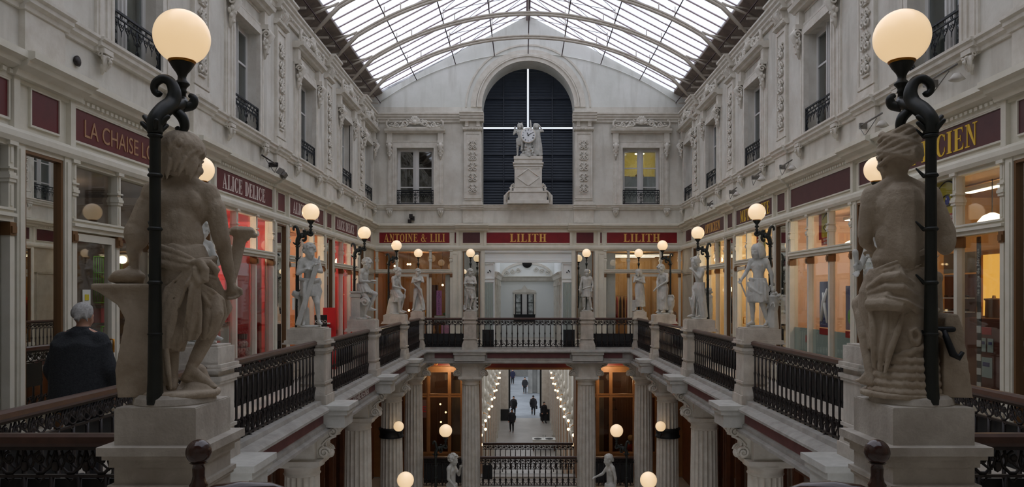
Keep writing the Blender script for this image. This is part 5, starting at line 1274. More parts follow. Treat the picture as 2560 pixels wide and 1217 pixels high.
def body(mb, J, hair='short', yaw=0, pitch=0, hb=None, girl=False, hands=(.5, .5), hs=1.12, fat=.90):
    j = dict(BASEJ); j.update(J); g = {k: (Vector(v) if v is not None else None) for k, v in j.items()}
    P_, C, N, H = g['P'], g['C'], g['N'], g['H']; ax = (C - P_).normalized()
    sh = (g['SL'] - g['SR']); sx = sh.normalized(); fr = sx.cross(V(0, 0, 1)).normalized() * 1.0   # facing: -y when sx=+x
    fr = V(sx.y, -sx.x, 0).normalized()
    yw = math.atan2(sx.y, sx.x); R = Matrix.Rotation(yw, 3, 'Z')
    w = lerp(P_, C, .42)
    mb.ell(P_ + V(0, .004, .0), (.102 * fat, .076, .078), 14, 10, R); mb.ell(w, (.084 * fat, .062, .085), 14, 10, R)
    mb.ell(C + V(0, 0, .01), (.116 * fat, .078, .118), 16, 12, R); mb.cap(lerp(P_, w, .3), lerp(w, C, .7), .078 * fat, .084 * fat, 14)
    mb.cap(g['SL'] - sx * .03, g['SR'] + sx * .03, .042, .042, 12)
    for s_, S in ((1, g['SL']), (-1, g['SR'])):
        mb.ell(S, (.043, .043, .045), 10, 8); mb.cap(lerp(S, N, .12) + V(0, 0, .002), N + V(0, .0, .012), .036, .036, 10); mb.cap(lerp(S, N, .3) + V(0, 0, -.02), N + V(0, 0, -.02), .042, .042, 10); mb.ell(S + (S - N).normalized() * .004 + V(0, 0, -.02), (.046, .046, .055), 12, 9)
        mb.ell(C + sx * s_ * .045 + fr * (.052 if not girl else .058) + V(0, 0, .035), (.044, .026, .034), 10, 8, R)       # chest
        mb.ell(C + sx * s_ * .055 - fr * .052 + V(0, 0, .03), (.042, .022, .05), 10, 8, R)      # shoulder blade
        mb.ell(P_ + sx * s_ * .042 - fr * .045 + V(0, 0, -.02), (.050, .045, .055), 10, 8, R)  # buttock
    mb.ell(w + fr * .045, (.05, .02, .06), 10, 8, R)
    mb.cap(N, H + V(0, .01, -.04), .036, .034, 12)
    H = H - V(0, 0, (hs - 1) * .09)
    head(mb, H, yaw, pitch, hs, hair, hb)
    for s_, S, E, W, hd in ((1, g['SL'], g['EL'], g['HL'], hands[0]), (-1, g['SR'], g['ER'], g['HR'], hands[1])):
        mb.cap(S, E, .039 * (.5 + fat / 2), .030, 12); mb.ell(lerp(S, E, .45), (.036 * fat, .036 * fat, .05), 10, 8)
        mb.cap(E, W, .031, .019, 12); mb.cap(lerp(E, W, .1), lerp(E, W, .4), .032, .028, 10)
        hand(mb, W, (W - E), 1.0, hd, None, -s_)
    for s_, K, A, T in ((1, g['KL'], g['AL'], g['TL']), (-1, g['KR'], g['AR'], g['TR'])):
        hp = P_ + sx * s_ * .052 + V(0, 0, -.03)
        mb.cap(hp, K, .072, .044, 14); mb.ell(K + fr * .006, .044, 10, 8); mb.cap(K, A, .042, .025, 12)
        mb.cap(lerp(K, A, .15) - fr * .012, lerp(K, A, .45) - fr * .014, .040, .034, 12)
        if T is None: T = A + fr * .115 + V(sx.x * s_ * .02, sx.y * s_ * .02, -.05)
        d = (T - A); d.z = 0; d = d.normalized() if d.length > 1e-4 else fr
        hl = A - d * .022 + V(0, 0, -.045); mb.cap(hl, A + V(0, 0, -.01), .024, .026, 8); mb.cap(A + d * .01 + V(0, 0, -.02), T + V(0, 0, .0), .026, .019, 10); mb.cap(hl, T - d * .02, .022, .020, 8)
        x = V(-d.y, d.x, 0)
        for i in range(5): a = T - d * .005 + x * (-.020 + .010 * i); mb.cap(a, a + d * (.022 if i != (4 if s_ > 0 else 0) else .026), .0075, .0065, 6)
def folds(levels, k=14, seg=72, sharp=.55, twist=.0, ph=0.0, seed=1):
    """closed cloth body: levels = (z, cx, cy, rx, ry, amplitude) from top to bottom"""
    rnd = random.Random(seed); off_ = [rnd.uniform(-.35, .35) for _ in range(64)]; am = [rnd.uniform(.5, 1.3) for _ in range(64)]
    v = []; n = len(levels)
    for li, (z, cx, cy, rx, ry, amp) in enumerate(levels):
        for i in range(seg):
            t = i / seg; a = 2 * pi * t; q = (t * k + ph + twist * li); m = int(q) % 64
            w = abs(sin(pi * (q + off_[m] * 0.25))) ** sharp
            r = 1 + amp * am[m] * (w - .6) + .04 * sin(3 * a + li)
            v.append((cx + rx * r * cos(a), cy + ry * r * sin(a), z + (.012 * sin(5 * a + li) if 0 < li else 0)))
    f = []
    for j in range(n - 1):
        for i in range(seg): i2 = (i + 1) % seg; f.append((j * seg + i, (j + 1) * seg + i, (j + 1) * seg + i2, j * seg + i2))
    f.append(tuple(range(seg))); f.append(tuple((n - 1) * seg + i for i in range(seg - 1, -1, -1)))
    return v, f
def ropes(mb, pts, n=4, r=.014, spread=.03, tw=1.2, seed=0):
    rnd = random.Random(seed); pts = [Vector(p) for p in pts]
    for k in range(n):
        a0 = 2 * pi * k / n
        q = [p + V(cos(a0 + tw * i / len(pts)) * spread * .6, cos(a0 + tw * i) * spread * .3, sin(a0 + tw * i / len(pts)) * spread) for i, p in enumerate(pts)]
        mb.tube(q, r * rnd.uniform(.8, 1.2), 7)
def base_slab(t, m, w=.17, h=.03, d=.15):
    b = MB(); b.lathe([(w, 0), (w * .99, h * .8), (w * .94, h)], 0, 0, 0, 10, False, 1, d / w); return fused('rocky_base', b, m, t, .012, 2)
def tiltbox(mb, a, b, wx, wy):
    a, b = Vector(a), Vector(b); d = (b - a).normalized(); x = d.cross(V(0, 1, 0)).normalized(); y = d.cross(x).normalized()
    v = []
    for p in (a, b):
        for (i, k) in ((-1, -1), (1, -1), (1, 1), (-1, 1)): v.append(tuple(p + x * i * wx + y * k * wy))
    mb.add(v, [(0, 3, 2, 1), (4, 5, 6, 7), (0, 1, 5, 4), (1, 2, 6, 5), (2, 3, 7, 6), (3, 0, 4, 7)])
def statue(label, loc, rot):
    return thing('marble_statue', label, 'statue', loc, rot, 'statues under the globe lamps')
def stone_pos(side, k, dy=.13): 
    loc, rz = railpos(side, PEDY[k], ZP - .005); return Vector(loc) + Matrix.Rotation(rz, 3, 'Z') @ Vector((0, dy, 0))
BZ = .03
# --- L2: youth with crossed arms and oar
def st_oar():
    t = statue('young boy statue with crossed arms and slanting oar on the left gallery', stone_pos('L', 1), radians(22)); base_slab(t, STATUE)
    m = MB(); hb = MB()
    body(m, dict(H=(.0, -.015, 1.08), EL=(.165, -.03, .79), HL=(.0, -.125, .82), ER=(-.16, -.03, .76), HR=(.04, -.13, .87), KL=(.10, -.06, .35), AL=(.13, -.02, .10), KR=(-.06, -.02, .34), AR=(-.07, .03, .09)), 'curly', radians(28), radians(18), hb)
    fused('figure', m, STATUE, t); fused('hair', hb, STATUE, t, .008, 1)
    o = MB(); tiltbox(o, (.10, -.15, .93), (-.17, -.10, .03), .036, .016); o.cap((.10, -.15, .9), (.12, -.15, 1.0), .014, .014); fused('oar', o, STATUE, t, .009, 1)
    d = MB(); d.add(*folds([(.70, 0, 0, .115, .09, .05), (.62, 0, -.005, .13, .105, .12), (.50, .01, -.01, .135, .11, .16), (.44, .0, -.01, .13, .105, .2)], 16, seed=3), smooth=True)
    ropes(d, [(-.13, -.02, .68), (-.05, -.11, .66), (.05, -.12, .65), (.13, -.05, .68), (.15, -.06, .62)], 4, .014, .018)
    ropes(d, [(-.07, -.11, .62), (-.08, -.12, .50), (-.07, -.12, .38), (-.09, -.12, .26)], 5, .015, .03, 1.5)
    ropes(d, [(.12, -.06, .60), (.15, -.05, .5), (.12, -.05, .38)], 3, .016, .02, 1.5); fused('drapery', d, STATUE, t, .009, 2)
    s = MB(); s.cap((-.12, .09, 0), (-.14, .09, .42), .07, .055, 10); s.ell((-.17, .06, .47), (.07, .06, .045)); s.cap((-.14, .07, .40), (-.20, .02, .50), .03, .03); s.cap((-.05, .08, 0), (-.04, .07, .25), .07, .05); fused('tree_stump', s, STATUE, t, .012, 2)
st_oar()
def st_reader(side='L'):
    t = statue('curly haired boy statue in profile reading, leaning on a square block', stone_pos('L', 2), radians(78)); base_slab(t, STATUE)
    m = MB(); hb = MB()
    body(m, dict(P=(0, .03, .60), C=(0, -.0, .81), N=(0, -.025, .94), H=(0, -.07, 1.05), SL=(.125, -.02, .915), SR=(-.125, -.02, .915), EL=(.14, -.0, .72), HL=(.05, -.15, .70), ER=(-.14, -.0, .72), HR=(-.04, -.16, .71), KL=(.07, -.22, .47), AL=(.07, -.10, .22), KR=(-.06, -.13, .33), AR=(-.06, -.06, .08)), 'curly', 0, radians(28), hb)
    fused('figure', m, STATUE, t); fused('hair', hb, STATUE, t, .008, 1)
    b = MB(); b.box(-.11, .11, .02, .20, .02, .46); b.box(-.13, .13, .0, .22, .42, .47); b.box(-.13, .13, .0, .22, .0, .05); b.box(-.13, .13, .0, .22, .50, .53); b.box(-.11, .11, .02, .2, .46, .52); b.build('stone_block', STATUE, t)
    p = MB(); p.box(-.07, .08, -.24, -.17, .715, .73); p.box(-.06, .07, -.23, -.18, .73, .745); fused('open_book', p, STATUE, t, .007, 1)
    d = MB(); d.add(*folds([(.68, 0, .03, .112, .09, .04), (.60, 0, .0, .125, .12, .14), (.50, 0, -.03, .125, .15, .18)], 16, seed=5), smooth=True); ropes(d, [(-.12, 0, .65), (0, -.09, .62), (.12, 0, .65)], 3, .013, .014); fused('drapery', d, STATUE, t, .009, 2)
    s = MB(); s.tube([(.14, p_[0] * 1.0, p_[2]) for p_ in spiral(-.08, .32, .09, .02, 0, 1.5, 18)], .02, 6); s.tube([(-.12, p_[0] * 1.0, p_[2]) for p_ in spiral(-.08, .32, .09, .02, 0, 1.5, 18)], .02, 6); fused('anvil_scroll', s, STATUE, t, .009, 1)
st_reader()
def st_seated():
    t = statue('seated boy statue facing right beside the far left end of the gallery', stone_pos('L', 3), radians(72)); base_slab(t, STATUE)
    m = MB(); hb = MB()
    body(m, dict(P=(0, .04, .52), C=(0, .01, .75), N=(0, -.01, .885), H=(0, -.05, 1.0), SL=(.128, -.0, .86), SR=(-.128, -.0, .86), EL=(.16, -.04, .66), HL=(.08, -.17, .60), ER=(-.16, -.02, .66), HR=(-.08, -.18, .62), KL=(.08, -.16, .42), AL=(.09, -.10, .10), KR=(-.08, -.13, .38), AR=(-.06, -.14, .08)), 'curly', radians(10), radians(15), hb)
    fused('figure', m, STATUE, t); fused('hair', hb, STATUE, t, .008, 1)
    r = MB(); r.cap((0, .09, 0), (0, .07, .30), .15, .12); r.cap((.03, .12, 0), (.03, .12, .4), .09, .07); fused('rock_seat', r, STATUE, t, .012, 2)
    b = MB(); b.ell((.02, -.22, .42), (.04, .03, .06)); b.cap((.02, -.22, .46), (.0, -.26, .56), .02, .015)
    for k in range(5): b.cap((.02, -.20, .44), (.02 + .02 * k - .04, -.15, .24 + .03 * k), .016, .006, 6)
    fused('carved_bird', b, STATUE, t, .008, 1)
    d = MB(); d.add(*folds([(.58, 0, .03, .112, .10, .05), (.50, 0, -.02, .13, .14, .15), (.40, 0, -.05, .12, .15, .2), (.28, -.02, -.03, .12, .13, .25)], 15, seed=8), smooth=True); fused('drapery', d, STATUE, t, .010, 2)
st_seated()
def st_corner(sg):
    x = sg * 3.12; t = statue('small boy statue in the far left corner standing with arms crossed' if sg < 0 else 'draped girl statue in the far right corner hugging her arms', (x, YB + .06, ZP - .005), radians(4 if sg < 0 else -12)); base_slab(t, STATUE, .15)
    m = MB(); hb = MB()
    if sg < 0:
        body(m, dict(EL=(.16, -.05, .82), HL=(-.02, -.12, .88), ER=(-.16, -.05, .80), HR=(.04, -.12, .85), KL=(.10, -.02, .34), AL=(.14, .0, .08), KR=(-.09, -.04, .34), AR=(-.13, .0, .08)), 'curly', radians(-8), radians(12), hb)
        d = MB(); d.add(*folds([(.60, .02, .04, .07, .06, .2), (.40, .05, .06, .09, .06, .3), (.20, .08, .06, .11, .06, .3), (.03, .08, .05, .13, .07, .2)], 9, seed=4), smooth=True); ropes(d, [(-.10, -.08, .78), (.0, -.11, .68), (.08, -.10, .55), (.12, -.04, .40)], 3, .014, .02)
        s = MB(); s.cap((-.05, .08, 0), (-.04, .07, .35), .07, .05); fused('tree_stump', s, STATUE, t, .012, 2)
    else:
        body(m, dict(H=(-.02, -.03, 1.08), EL=(.15, -.06, .80), HL=(-.04, -.12, .86), ER=(-.15, -.06, .82), HR=(.03, -.12, .90), KL=(.08, -.04, .34), AL=(.08, .02, .09), KR=(-.06, -.07, .34), AR=(-.09, -.02, .09)), 'long', radians(-28), radians(15), hb, True)
        d = MB(); d.add(*folds([(.78, 0, 0, .115, .085, .08), (.62, 0, 0, .135, .105, .15), (.40, .02, 0, .13, .11, .22), (.20, .03, 0, .13, .11, .26), (.12, .03, 0, .135, .11, .26)], 17, seed=6), smooth=True)
        s = MB(); s.box(-.20, -.10, -.04, .08, 0, .30); s.box(-.21, -.09, -.05, .09, .27, .31); s.build('stone_block', STATUE, t)
    fused('figure', m, STATUE, t); fused('hair', hb, STATUE, t, .008, 1); fused('drapery', d, STATUE, t, .009, 2)
st_corner(-1); st_corner(1)
def st_far(sg):
    t = statue('frontal boy statue with folded arms left of the middle balustrade' if sg < 0 else 'statue in broad hat and tunic with shield right of the middle balustrade', (sg * FARX, YB + .03, ZP - .005), radians(3 if sg < 0 else -4)); base_slab(t, STATUE, .15)
    m = MB(); hb = MB()
    if sg < 0:
        body(m, dict(EL=(.16, -.05, .78), HL=(-.03, -.12, .80), ER=(-.16, -.05, .77), HR=(.04, -.13, .77), KL=(.06, -.09, .36), AL=(.0, -.05, .10), KR=(-.09, -.02, .34), AR=(-.12, .0, .09)), 'curly', radians(6), radians(10), hb)
        d = MB(); d.add(*folds([(.68, 0, 0, .115, .09, .08), (.58, 0, 0, .13, .11, .16), (.46, .03, 0, .12, .10, .2), (.36, .06, .02, .10, .09, .25)], 15, seed=9), smooth=True); ropes(d, [(-.13, -.03, .66), (-.02, -.11, .63), (.10, -.08, .60), (.13, -.02, .48), (.13, 0, .3)], 4, .014, .02)
        s = MB(); s.cap((.13, .05, 0), (.12, .05, .35), .06, .05)
        for k in range(12): s.ell((.12 + .07 * cos(k * 2.1), .03 + .05 * sin(k * 1.7), .05 + .035 * k), (.035, .02, .03), 7, 5)
        for k in range(4): s.ell((-.17, .0 + .02 * k, .05 + .035 * k), (.03, .02, .03), 7, 5)
        fused('leafy_stump', s, STATUE, t, .010, 1)
    else:
        body(m, dict(H=(0, -.01, 1.075), EL=(.17, .0, .74), HL=(.14, -.08, .62), ER=(-.17, -.02, .76), HR=(-.16, -.06, .60), KL=(.08, -.06, .36), AL=(.13, -.06, .10), KR=(-.07, -.02, .34), AR=(-.06, .02, .09)), 'hat', radians(4), radians(4), hb)
        d = MB(); d.add(*folds([(.97, 0, .01, .10, .06, .03), (.90, 0, 0, .135, .085, .05), (.75, 0, 0, .115, .085, .08), (.66, 0, 0, .11, .085, .05), (.60, 0, 0, .13, .105, .14), (.40, 0, 0, .155, .12, .2)], 16, seed=10), smooth=True); d.cap((-.12, -.09, .62), (.14, -.10, .70), .014, .014)
        s = MB(); s.ell((-.19, -.08, .60), (.03, .07, .12), 14, 10); s.cap((-.2, -.08, .60), (-.22, -.08, .60), .03, .02); fused('shield', s, STATUE, t, .010, 1)
        s = MB(); s.cap((.06, .09, 0), (.06, .08, .3), .08, .05); s.cap((.15, -.02, .7), (.17, .04, .25), .012, .008); fused('tree_stump', s, STATUE, t, .012, 1)
    fused('figure', m, STATUE, t); fused('hair', hb, STATUE, t, .008, 1); fused('drapery', d, STATUE, t, .009, 2)
st_far(-1); st_far(1)
def st_piper():
    t = statue('draped piper statue leaning left beside an urn at the far right', stone_pos('R', 3), radians(-58)); base_slab(t, STATUE)
    m = MB(); hb = MB()
    body(m, dict(P=(0, .02, .60), H=(-.02, -.06, 1.07), N=(0, -.02, .96), EL=(.16, -.02, .78), HL=(.04, -.13, .68), ER=(-.16, -.04, .78), HR=(-.04, -.15, .66), KL=(.08, -.08, .36), AL=(.07, -.03, .10), KR=(-.07, -.05, .34), AR=(-.08, -.02, .09)), 'curly', radians(-15), radians(28), hb)
    d = MB(); d.add(*folds([(.72, 0, .01, .112, .09, .06), (.62, 0, 0, .13, .115, .14), (.40, 0, -.02, .13, .12, .2), (.20, 0, -.01, .13, .12, .24), (.10, 0, 0, .14, .12, .24)], 18, seed=12), smooth=True)
    p = MB(); p.cap((-.0, -.13, .72), (-.06, -.24, .55), .012, .02); fused('pipe', p, STATUE, t, .008, 1)
    u = MB(); u.lathe([(.05, 0), (.07, .05), (.05, .1), (.09, .2), (.10, .32), (.07, .40), (.085, .45), (.06, .46)], .12, .12, 0, 18); u.tube([(.2, .12, .3), (.24, .12, .4), (.18, .12, .46)], .015); fused('urn', u, STATUE, t, .010, 1)
    fused('figure', m, STATUE, t); fused('hair', hb, STATUE, t, .008, 1); fused('drapery', d, STATUE, t, .009, 2)
st_piper()
def st_thinker():
    t = statue('thoughtful girl statue with hand to chin leaning on a barrel, right gallery', stone_pos('R', 2), radians(-72)); base_slab(t, STATUE)
    m = MB(); hb = MB()
    body(m, dict(P=(0, .02, .62), C=(0, -.0, .83), N=(0, -.03, .96), H=(0, -.075, 1.06), SL=(.12, -.0, .93), SR=(-.12, -.02, .93), EL=(.14, -.06, .78), HL=(.02, -.14, .92), ER=(-.15, .05, .76), HR=(-.13, .13, .62), KL=(.06, -.03, .34), AL=(.05, .02, .09), KR=(-.05, -.10, .37), AR=(-.04, -.09, .10)), 'bun', radians(0), radians(28), hb, True)
    d = MB(); d.add(*folds([(.70, 0, .02, .11, .095, .06), (.58, 0, .0, .125, .11, .14), (.36, .01, .03, .12, .10, .22), (.10, .01, .06, .12, .09, .26), (.03, .01, .07, .12, .09, .2)], 15, seed=14), smooth=True); ropes(d, [(-.1, -.07, .60), (-.02, -.11, .5), (.04, -.12, .38), (.03, -.13, .25), (-.02, -.12, .12)], 4, .016, .025)
    u = MB(); u.lathe([(.09, 0), (.10, .2), (.09, .40), (.10, .41), (.10, .44), (.07, .46), (.07, .49), (.10, .50), (.10, .53)], -.02, .20, 0, 18); u.cap((-.12, .2, .56), (.08, .2, .56), .035, .035); fused('barrel', u, STATUE, t, .010, 1)
    a = MB(); a.cap((-.05, -.08, .04), (-.10, -.14, .40), .012, .022); a.cap((.06, -.10, .04), (.03, -.05, .36), .012, .02); fused('tools', a, STATUE, t, .009, 1)
    fused('figure', m, STATUE, t); fused('hair', hb, STATUE, t, .008, 1); fused('drapery', d, STATUE, t, .009, 2)
st_thinker()
def st_flower():
    t = statue('boy statue in short skirt reaching forward, flower basket behind, right gallery', stone_pos('R', 1), radians(-52)); base_slab(t, STATUE)
    m = MB(); hb = MB()
    body(m, dict(H=(0, -.02, 1.085), SL=(.112, .03, .935), SR=(-.114, -.01, .935), EL=(.17, .07, .75), HL=(.17, .08, .58), ER=(-.15, -.08, .77), HR=(-.12, -.22, .68), KL=(.07, .0, .33), AL=(.10, .07, .09), KR=(-.06, -.06, .34), AR=(-.07, -.03, .09)), 'long', radians(-12), radians(10), hb)
    d = MB(); d.add(*folds([(.70, 0, 0, .11, .09, .05), (.60, 0, .0, .135, .115, .10), (.46, 0, -.01, .155, .13, .13), (.36, .01, -.01, .15, .125, .15)], 15, seed=16), smooth=True); ropes(d, [(-.12, -.03, .68), (.0, -.10, .67), (.12, -.02, .62), (.15, .05, .52)], 4, .014, .018); ropes(d, [(-.13, -.06, .62), (-.02, -.14, .54), (.10, -.10, .46), (.15, .0, .40)], 4, .013, .022)
    b = MB(); b.lathe([(.06, .22), (.10, .42), (.11, .44), (.09, .45)], .16, .12, 0, 16); rnd = random.Random(5)
    for i in range(45): b.ell((.16 + rnd.gauss(0, .06), .10 + rnd.gauss(0, .05), .47 + rnd.gauss(0, .05)), rnd.uniform(.014, .028), 7, 5)
    for i in range(14): b.cap((.16, .12, .40), (.16 + rnd.uniform(-.13, .13), .10 + rnd.uniform(-.1, .08), .30 + rnd.uniform(-.08, .1)), .016, .008, 6)
    b.cap((.14, .12, 0), (.15, .12, .25), .10, .07); fused('flower_basket', b, STATUE, t, .008, 1)
    s = MB(); s.cap((-.12, -.28, .69), (-.06, -.20, .44), .010, .012); fused('stick', s, STATUE, t, .007, 0)
    fused('figure', m, STATUE, t, .009); fused('hair', hb, STATUE, t, .007, 1); fused('drapery', d, STATUE, t, .008, 2)
st_flower()
def st_first(side):
    nm = 'left' if side == 'L' else 'right'; s_ = 1 if side == 'L' else -1
    t = statue('draped boy statue half hidden behind the big near statue, %s gallery' % nm, stone_pos(side, 0), radians(60 * s_)); base_slab(t, STATUE)
    m = MB(); hb = MB()
    body(m, dict(H=(0, -.03, 1.08), EL=(.16, -.06, .76), HL=(.08, -.17, .80), ER=(-.16, -.05, .74), HR=(-.10, -.18, .68), KL=(.07, -.10, .36), AL=(.08, -.07, .10), KR=(-.07, -.04, .34), AR=(-.08, .0, .09)), 'curly', radians(-20 * s_), radians(14), hb)
    d = MB(); d.add(*folds([(.72, 0, 0, .112, .09, .06), (.60, 0, -.01, .135, .12, .14), (.44, 0, -.03, .14, .13, .2), (.36, 0, -.03, .14, .13, .22)], 15, seed=18), smooth=True); ropes(d, [(-.12, -.03, .68), (0, -.11, .62), (.1, -.10, .5), (.12, -.06, .34)], 4, .014, .02)
    h = MB(); h.tube([(-.10, p_[0] - .18, p_[2]) for p_ in spiral(0, .74, .05, .015, pi, 1.5, 16)], .016, 7); h.cap((-.10, -.20, .78), (-.10, -.22, .86), .02, .03); fused('carved_horn', h, STATUE, t, .008, 1)
    fused('figure', m, STATUE, t); fused('hair', hb, STATUE, t, .008, 1); fused('drapery', d, STATUE, t, .009, 2)
st_first('L'); st_first('R')
def st_lower(sg):
    nm = 'left' if sg < 0 else 'right'; x = sg * 1.50
    t = statue('nude boy statue at the bottom %s seen from the waist up' % nm, (x - .0, 14.4, -.93 - 1.64 + .02), radians(70 if sg < 0 else -75)); base_slab(t, STATUE)
    m = MB(); hb = MB()
    if sg < 0: J = dict(H=(0, -.03, 1.08), EL=(.14, -.08, .76), HL=(.03, -.16, .93), ER=(-.16, .0, .74), HR=(-.13, -.10, .62))
    else: J = dict(H=(0, -.04, 1.08), EL=(.16, .04, .76), HL=(.13, .05, .58), ER=(-.14, -.10, .78), HR=(-.10, -.25, .74))
    body(m, J, 'curly' if sg < 0 else 'short', 0, radians(12), hb); fused('figure', m, STATUE, t); fused('hair', hb, STATUE, t, .008, 1)
    d = MB(); d.add(*folds([(.62, 0, 0, .12, .1, .1), (.4, 0, 0, .14, .12, .2), (.1, 0, 0, .15, .12, .25)], 15, seed=20), smooth=True); fused('drapery', d, STATUE, t, .010, 2)
st_lower(-1); st_lower(1)
# --- big near statues
def strands(hb, c, yaw, pitch, s, n=150, low=-.075):
    """combed hair: fine locks running from the crown over the back of the skull to the nape"""
    R = Matrix.Rotation(yaw, 3, 'Z') @ Matrix.Rotation(pitch, 3, 'X'); c = Vector(c); rnd = random.Random(9)
    hb.ell(c + R @ V(0, .018 * s, .026 * s), (.072 * s, .080 * s, .070 * s), 16, 12, R); hb.ell(c + R @ V(0, .040 * s, -.015 * s), (.060 * s, .050 * s, .055 * s), 14, 10, R)
    for i in range(n):
        a = rnd.uniform(-2.35, 2.35); e0 = rnd.uniform(.5, 1.5); L = rnd.uniform(.5, .9); pts = []
        for k in range(6):
            e = e0 - L * k / 5 - .0; aa = a + .10 * sin(k * 1.3 + i); zz = .026 + .080 * sin(e); rr = cos(e) if e > -.2 else cos(-.2) * (1 - (-.2 - e) * .35)
            zz = max(zz, low)
            if abs(a) > 1.7: zz = max(zz, .0)
            pts.append(c + R @ V(.078 * rr * sin(aa) * s, (.018 + .088 * rr * cos(aa)) * s, zz * s))
        hb.tube(pts, [.006 * s, .009 * s, .0095 * s, .009 * s, .008 * s, .003 * s], 6)
    for i in range(60):
        a = rnd.uniform(-1.5, 1.5); z0 = rnd.uniform(-.02, .04); pts = []
        for k in range(5):
            t = k / 4; pts.append(c + R @ V(.074 * sin(a + .08 * k) * (1 - .16 * t) * s, (.018 + .084 * cos(a + .08 * k) * (1 - .22 * t)) * s, (z0 - .075 * t) * s))
        hb.tube(pts, [.006 * s, .009 * s, .009 * s, .008 * s, .003 * s], 6)
def cloth_run(d, A, B, n, r, seed=0, lift=.0):
    """n folds interpolated between two guide curves A and B (lists of points)"""
    rnd = random.Random(seed)
    for k in range(n):
        t = k / max(1, n - 1); q = []
        for i, (p, w) in enumerate(zip(A, B)):
            m = lerp(Vector(p), Vector(w), t); m.y += lift * sin(pi * i / (len(A) - 1)) + rnd.uniform(-.002, .002) - (.009 if k % 2 else 0); q.append(m)
        rr = r * (1.0 if k % 2 == 0 else .55) * rnd.uniform(.85, 1.15)
        d.tube(q, [rr * .7] + [rr] * (len(q) - 2) + [rr * .45], 8)
def clear_pole(d, x0, x1, y=.112):
    d.v = [(p[0], y + (p[1] - y) * .2, p[2]) if (x0 < p[0] < x1 and p[1] > y) else p for p in d.v]
def st_nearleft():
    M_ = STATUEB
    t = statue('large stone boy statue seen from behind in the left foreground', (NEARX['L'] + .02, 3.42, ZP + .015), radians(180 + 12)); m = MB(); hb = MB()
    # local: facing -y (away from the camera); local +x is picture left
    Hd = (-.012, -.012, 1.062)
    body(m, dict(P=(-.01, .01, .60), C=(.0, .0, .825), N=(-.0, -.008, .955), H=Hd, SL=(.120, .0, .905), SR=(-.120, .0, .905), EL=(.172, .0, .74), HL=(.215, -.06, .56), ER=(-.170, -.01, .70), HR=(-.200, -.07, .50),
                 KL=(.045, -.02, .32), AL=(.03, .03, .08), KR=(-.150, -.13, .385), AR=(-.045, .01, .115), TR=(-.135, .015, .030)), 'none', radians(-22), radians(6), hb, hands=(1.3, 1.2), hs=1.18, fat=1.04)
    m.ell((.185, -.01, .715), (.055, .065, .075)); m.ell((.200, -.01, .65), (.030, .04, .06)); m.cap((-.145, .0, .84), (-.17, 0, .70), .046, .040); m.cap((.14, 0, .85), (.17, 0, .76), .046, .05)
    m.cap((-.172, -.01, .70), (-.195, -.06, .54), .038, .027); m.ell((0, .03, .70), (.105, .06, .12)); m.ell((0, .03, .62), (.115, .075, .07))
    m.cap((-.05, .0, .56), (-.150, -.13, .385), .078, .05); m.cap((-.15, -.12, .38), (-.06, .0, .15), .047, .030)
    fused('figure', m, M_, t, .006, 5); strands(hb, Vector(Hd) - V(0, 0, .016), radians(-22), radians(6), 1.18); fused('hair', hb, M_, t, .0045, 1)
    d = MB(); d.add(*folds([(.675, -.005, .01, .085, .070, .02), (.655, -.005, .01, .108, .086, .03), (.60, -.01, .012, .116, .092, .04), (.52, .0, .015, .112, .090, .06), (.42, .02, .02, .092, .075, .1), (.30, .03, .035, .080, .07, .12), (.20, .04, .04, .06, .05, .15)], 12, seed=22), smooth=True)
    # rolled waistband, sweeping down to the knot
    cloth_run(d, [(.125, .02, .665), (.08, .10, .660), (.0, .125, .635), (-.06, .120, .605), (-.10, .105, .585)], [(.125, .03, .600), (.08, .11, .570), (.0, .135, .555), (-.05, .13, .555), (-.09, .115, .560)], 6, .0125, 1)
    cloth_run(d, [(-.10, .10, .60), (-.13, .06, .60), (-.145, .0, .61), (-.12, -.06, .62)], [(-.10, .10, .56), (-.135, .06, .55), (-.15, .0, .55), (-.12, -.06, .56)], 4, .012, 2)
    # knot loops
    d.tube([(-.075, .125, .585), (-.105, .150, .590), (-.128, .140, .555), (-.125, .140, .505), (-.105, .145, .495), (-.09, .150, .530), (-.088, .150, .565)], [.012, .018, .020, .020, .017, .015, .012], 9)
    d.tube([(-.09, .12, .59), (-.14, .11, .585), (-.165, .08, .55), (-.16, .07, .52), (-.13, .10, .53)], [.014, .017, .018, .016, .010], 9); d.ell((-.10, .13, .575), (.022, .022, .028))
    # fan of cloth falling from the knot to the picture left
    cloth_run(d, [(-.085, .13, .565), (-.03, .150, .535), (.035, .145, .47), (.075, .125, .36), (.085, .105, .20)], [(-.085, .13, .545), (-.05, .155, .48), (-.015, .155, .38), (.01, .145, .28), (.015, .130, .22)], 6, .0145, 3)
    cloth_run(d, [(-.09, .13, .55), (-.075, .150, .47), (-.055, .152, .38), (-.04, .145, .30), (-.035, .14, .235)], [(-.10, .12, .53), (-.10, .135, .45), (-.105, .13, .36), (-.10, .12, .28), (-.085, .12, .245)], 5, .0125, 4)
    cloth_run(d, [(.075, .10, .50), (.095, .10, .40), (.090, .09, .28), (.085, .08, .17), (.07, .08, .06)], [(.02, .11, .40), (.04, .11, .32), (.04, .105, .22), (.03, .10, .12), (.02, .10, .03)], 5, .014, 5)
    # fold hanging over the bent thigh on the picture right
    cloth_run(d, [(-.10, .10, .49), (-.14, .06, .46), (-.175, .0, .42), (-.18, -.02, .36), (-.165, -.02, .30)], [(-.09, .10, .47), (-.11, .09, .42), (-.125, .06, .36), (-.13, .05, .30), (-.12, .05, .26)], 6, .0125, 6)
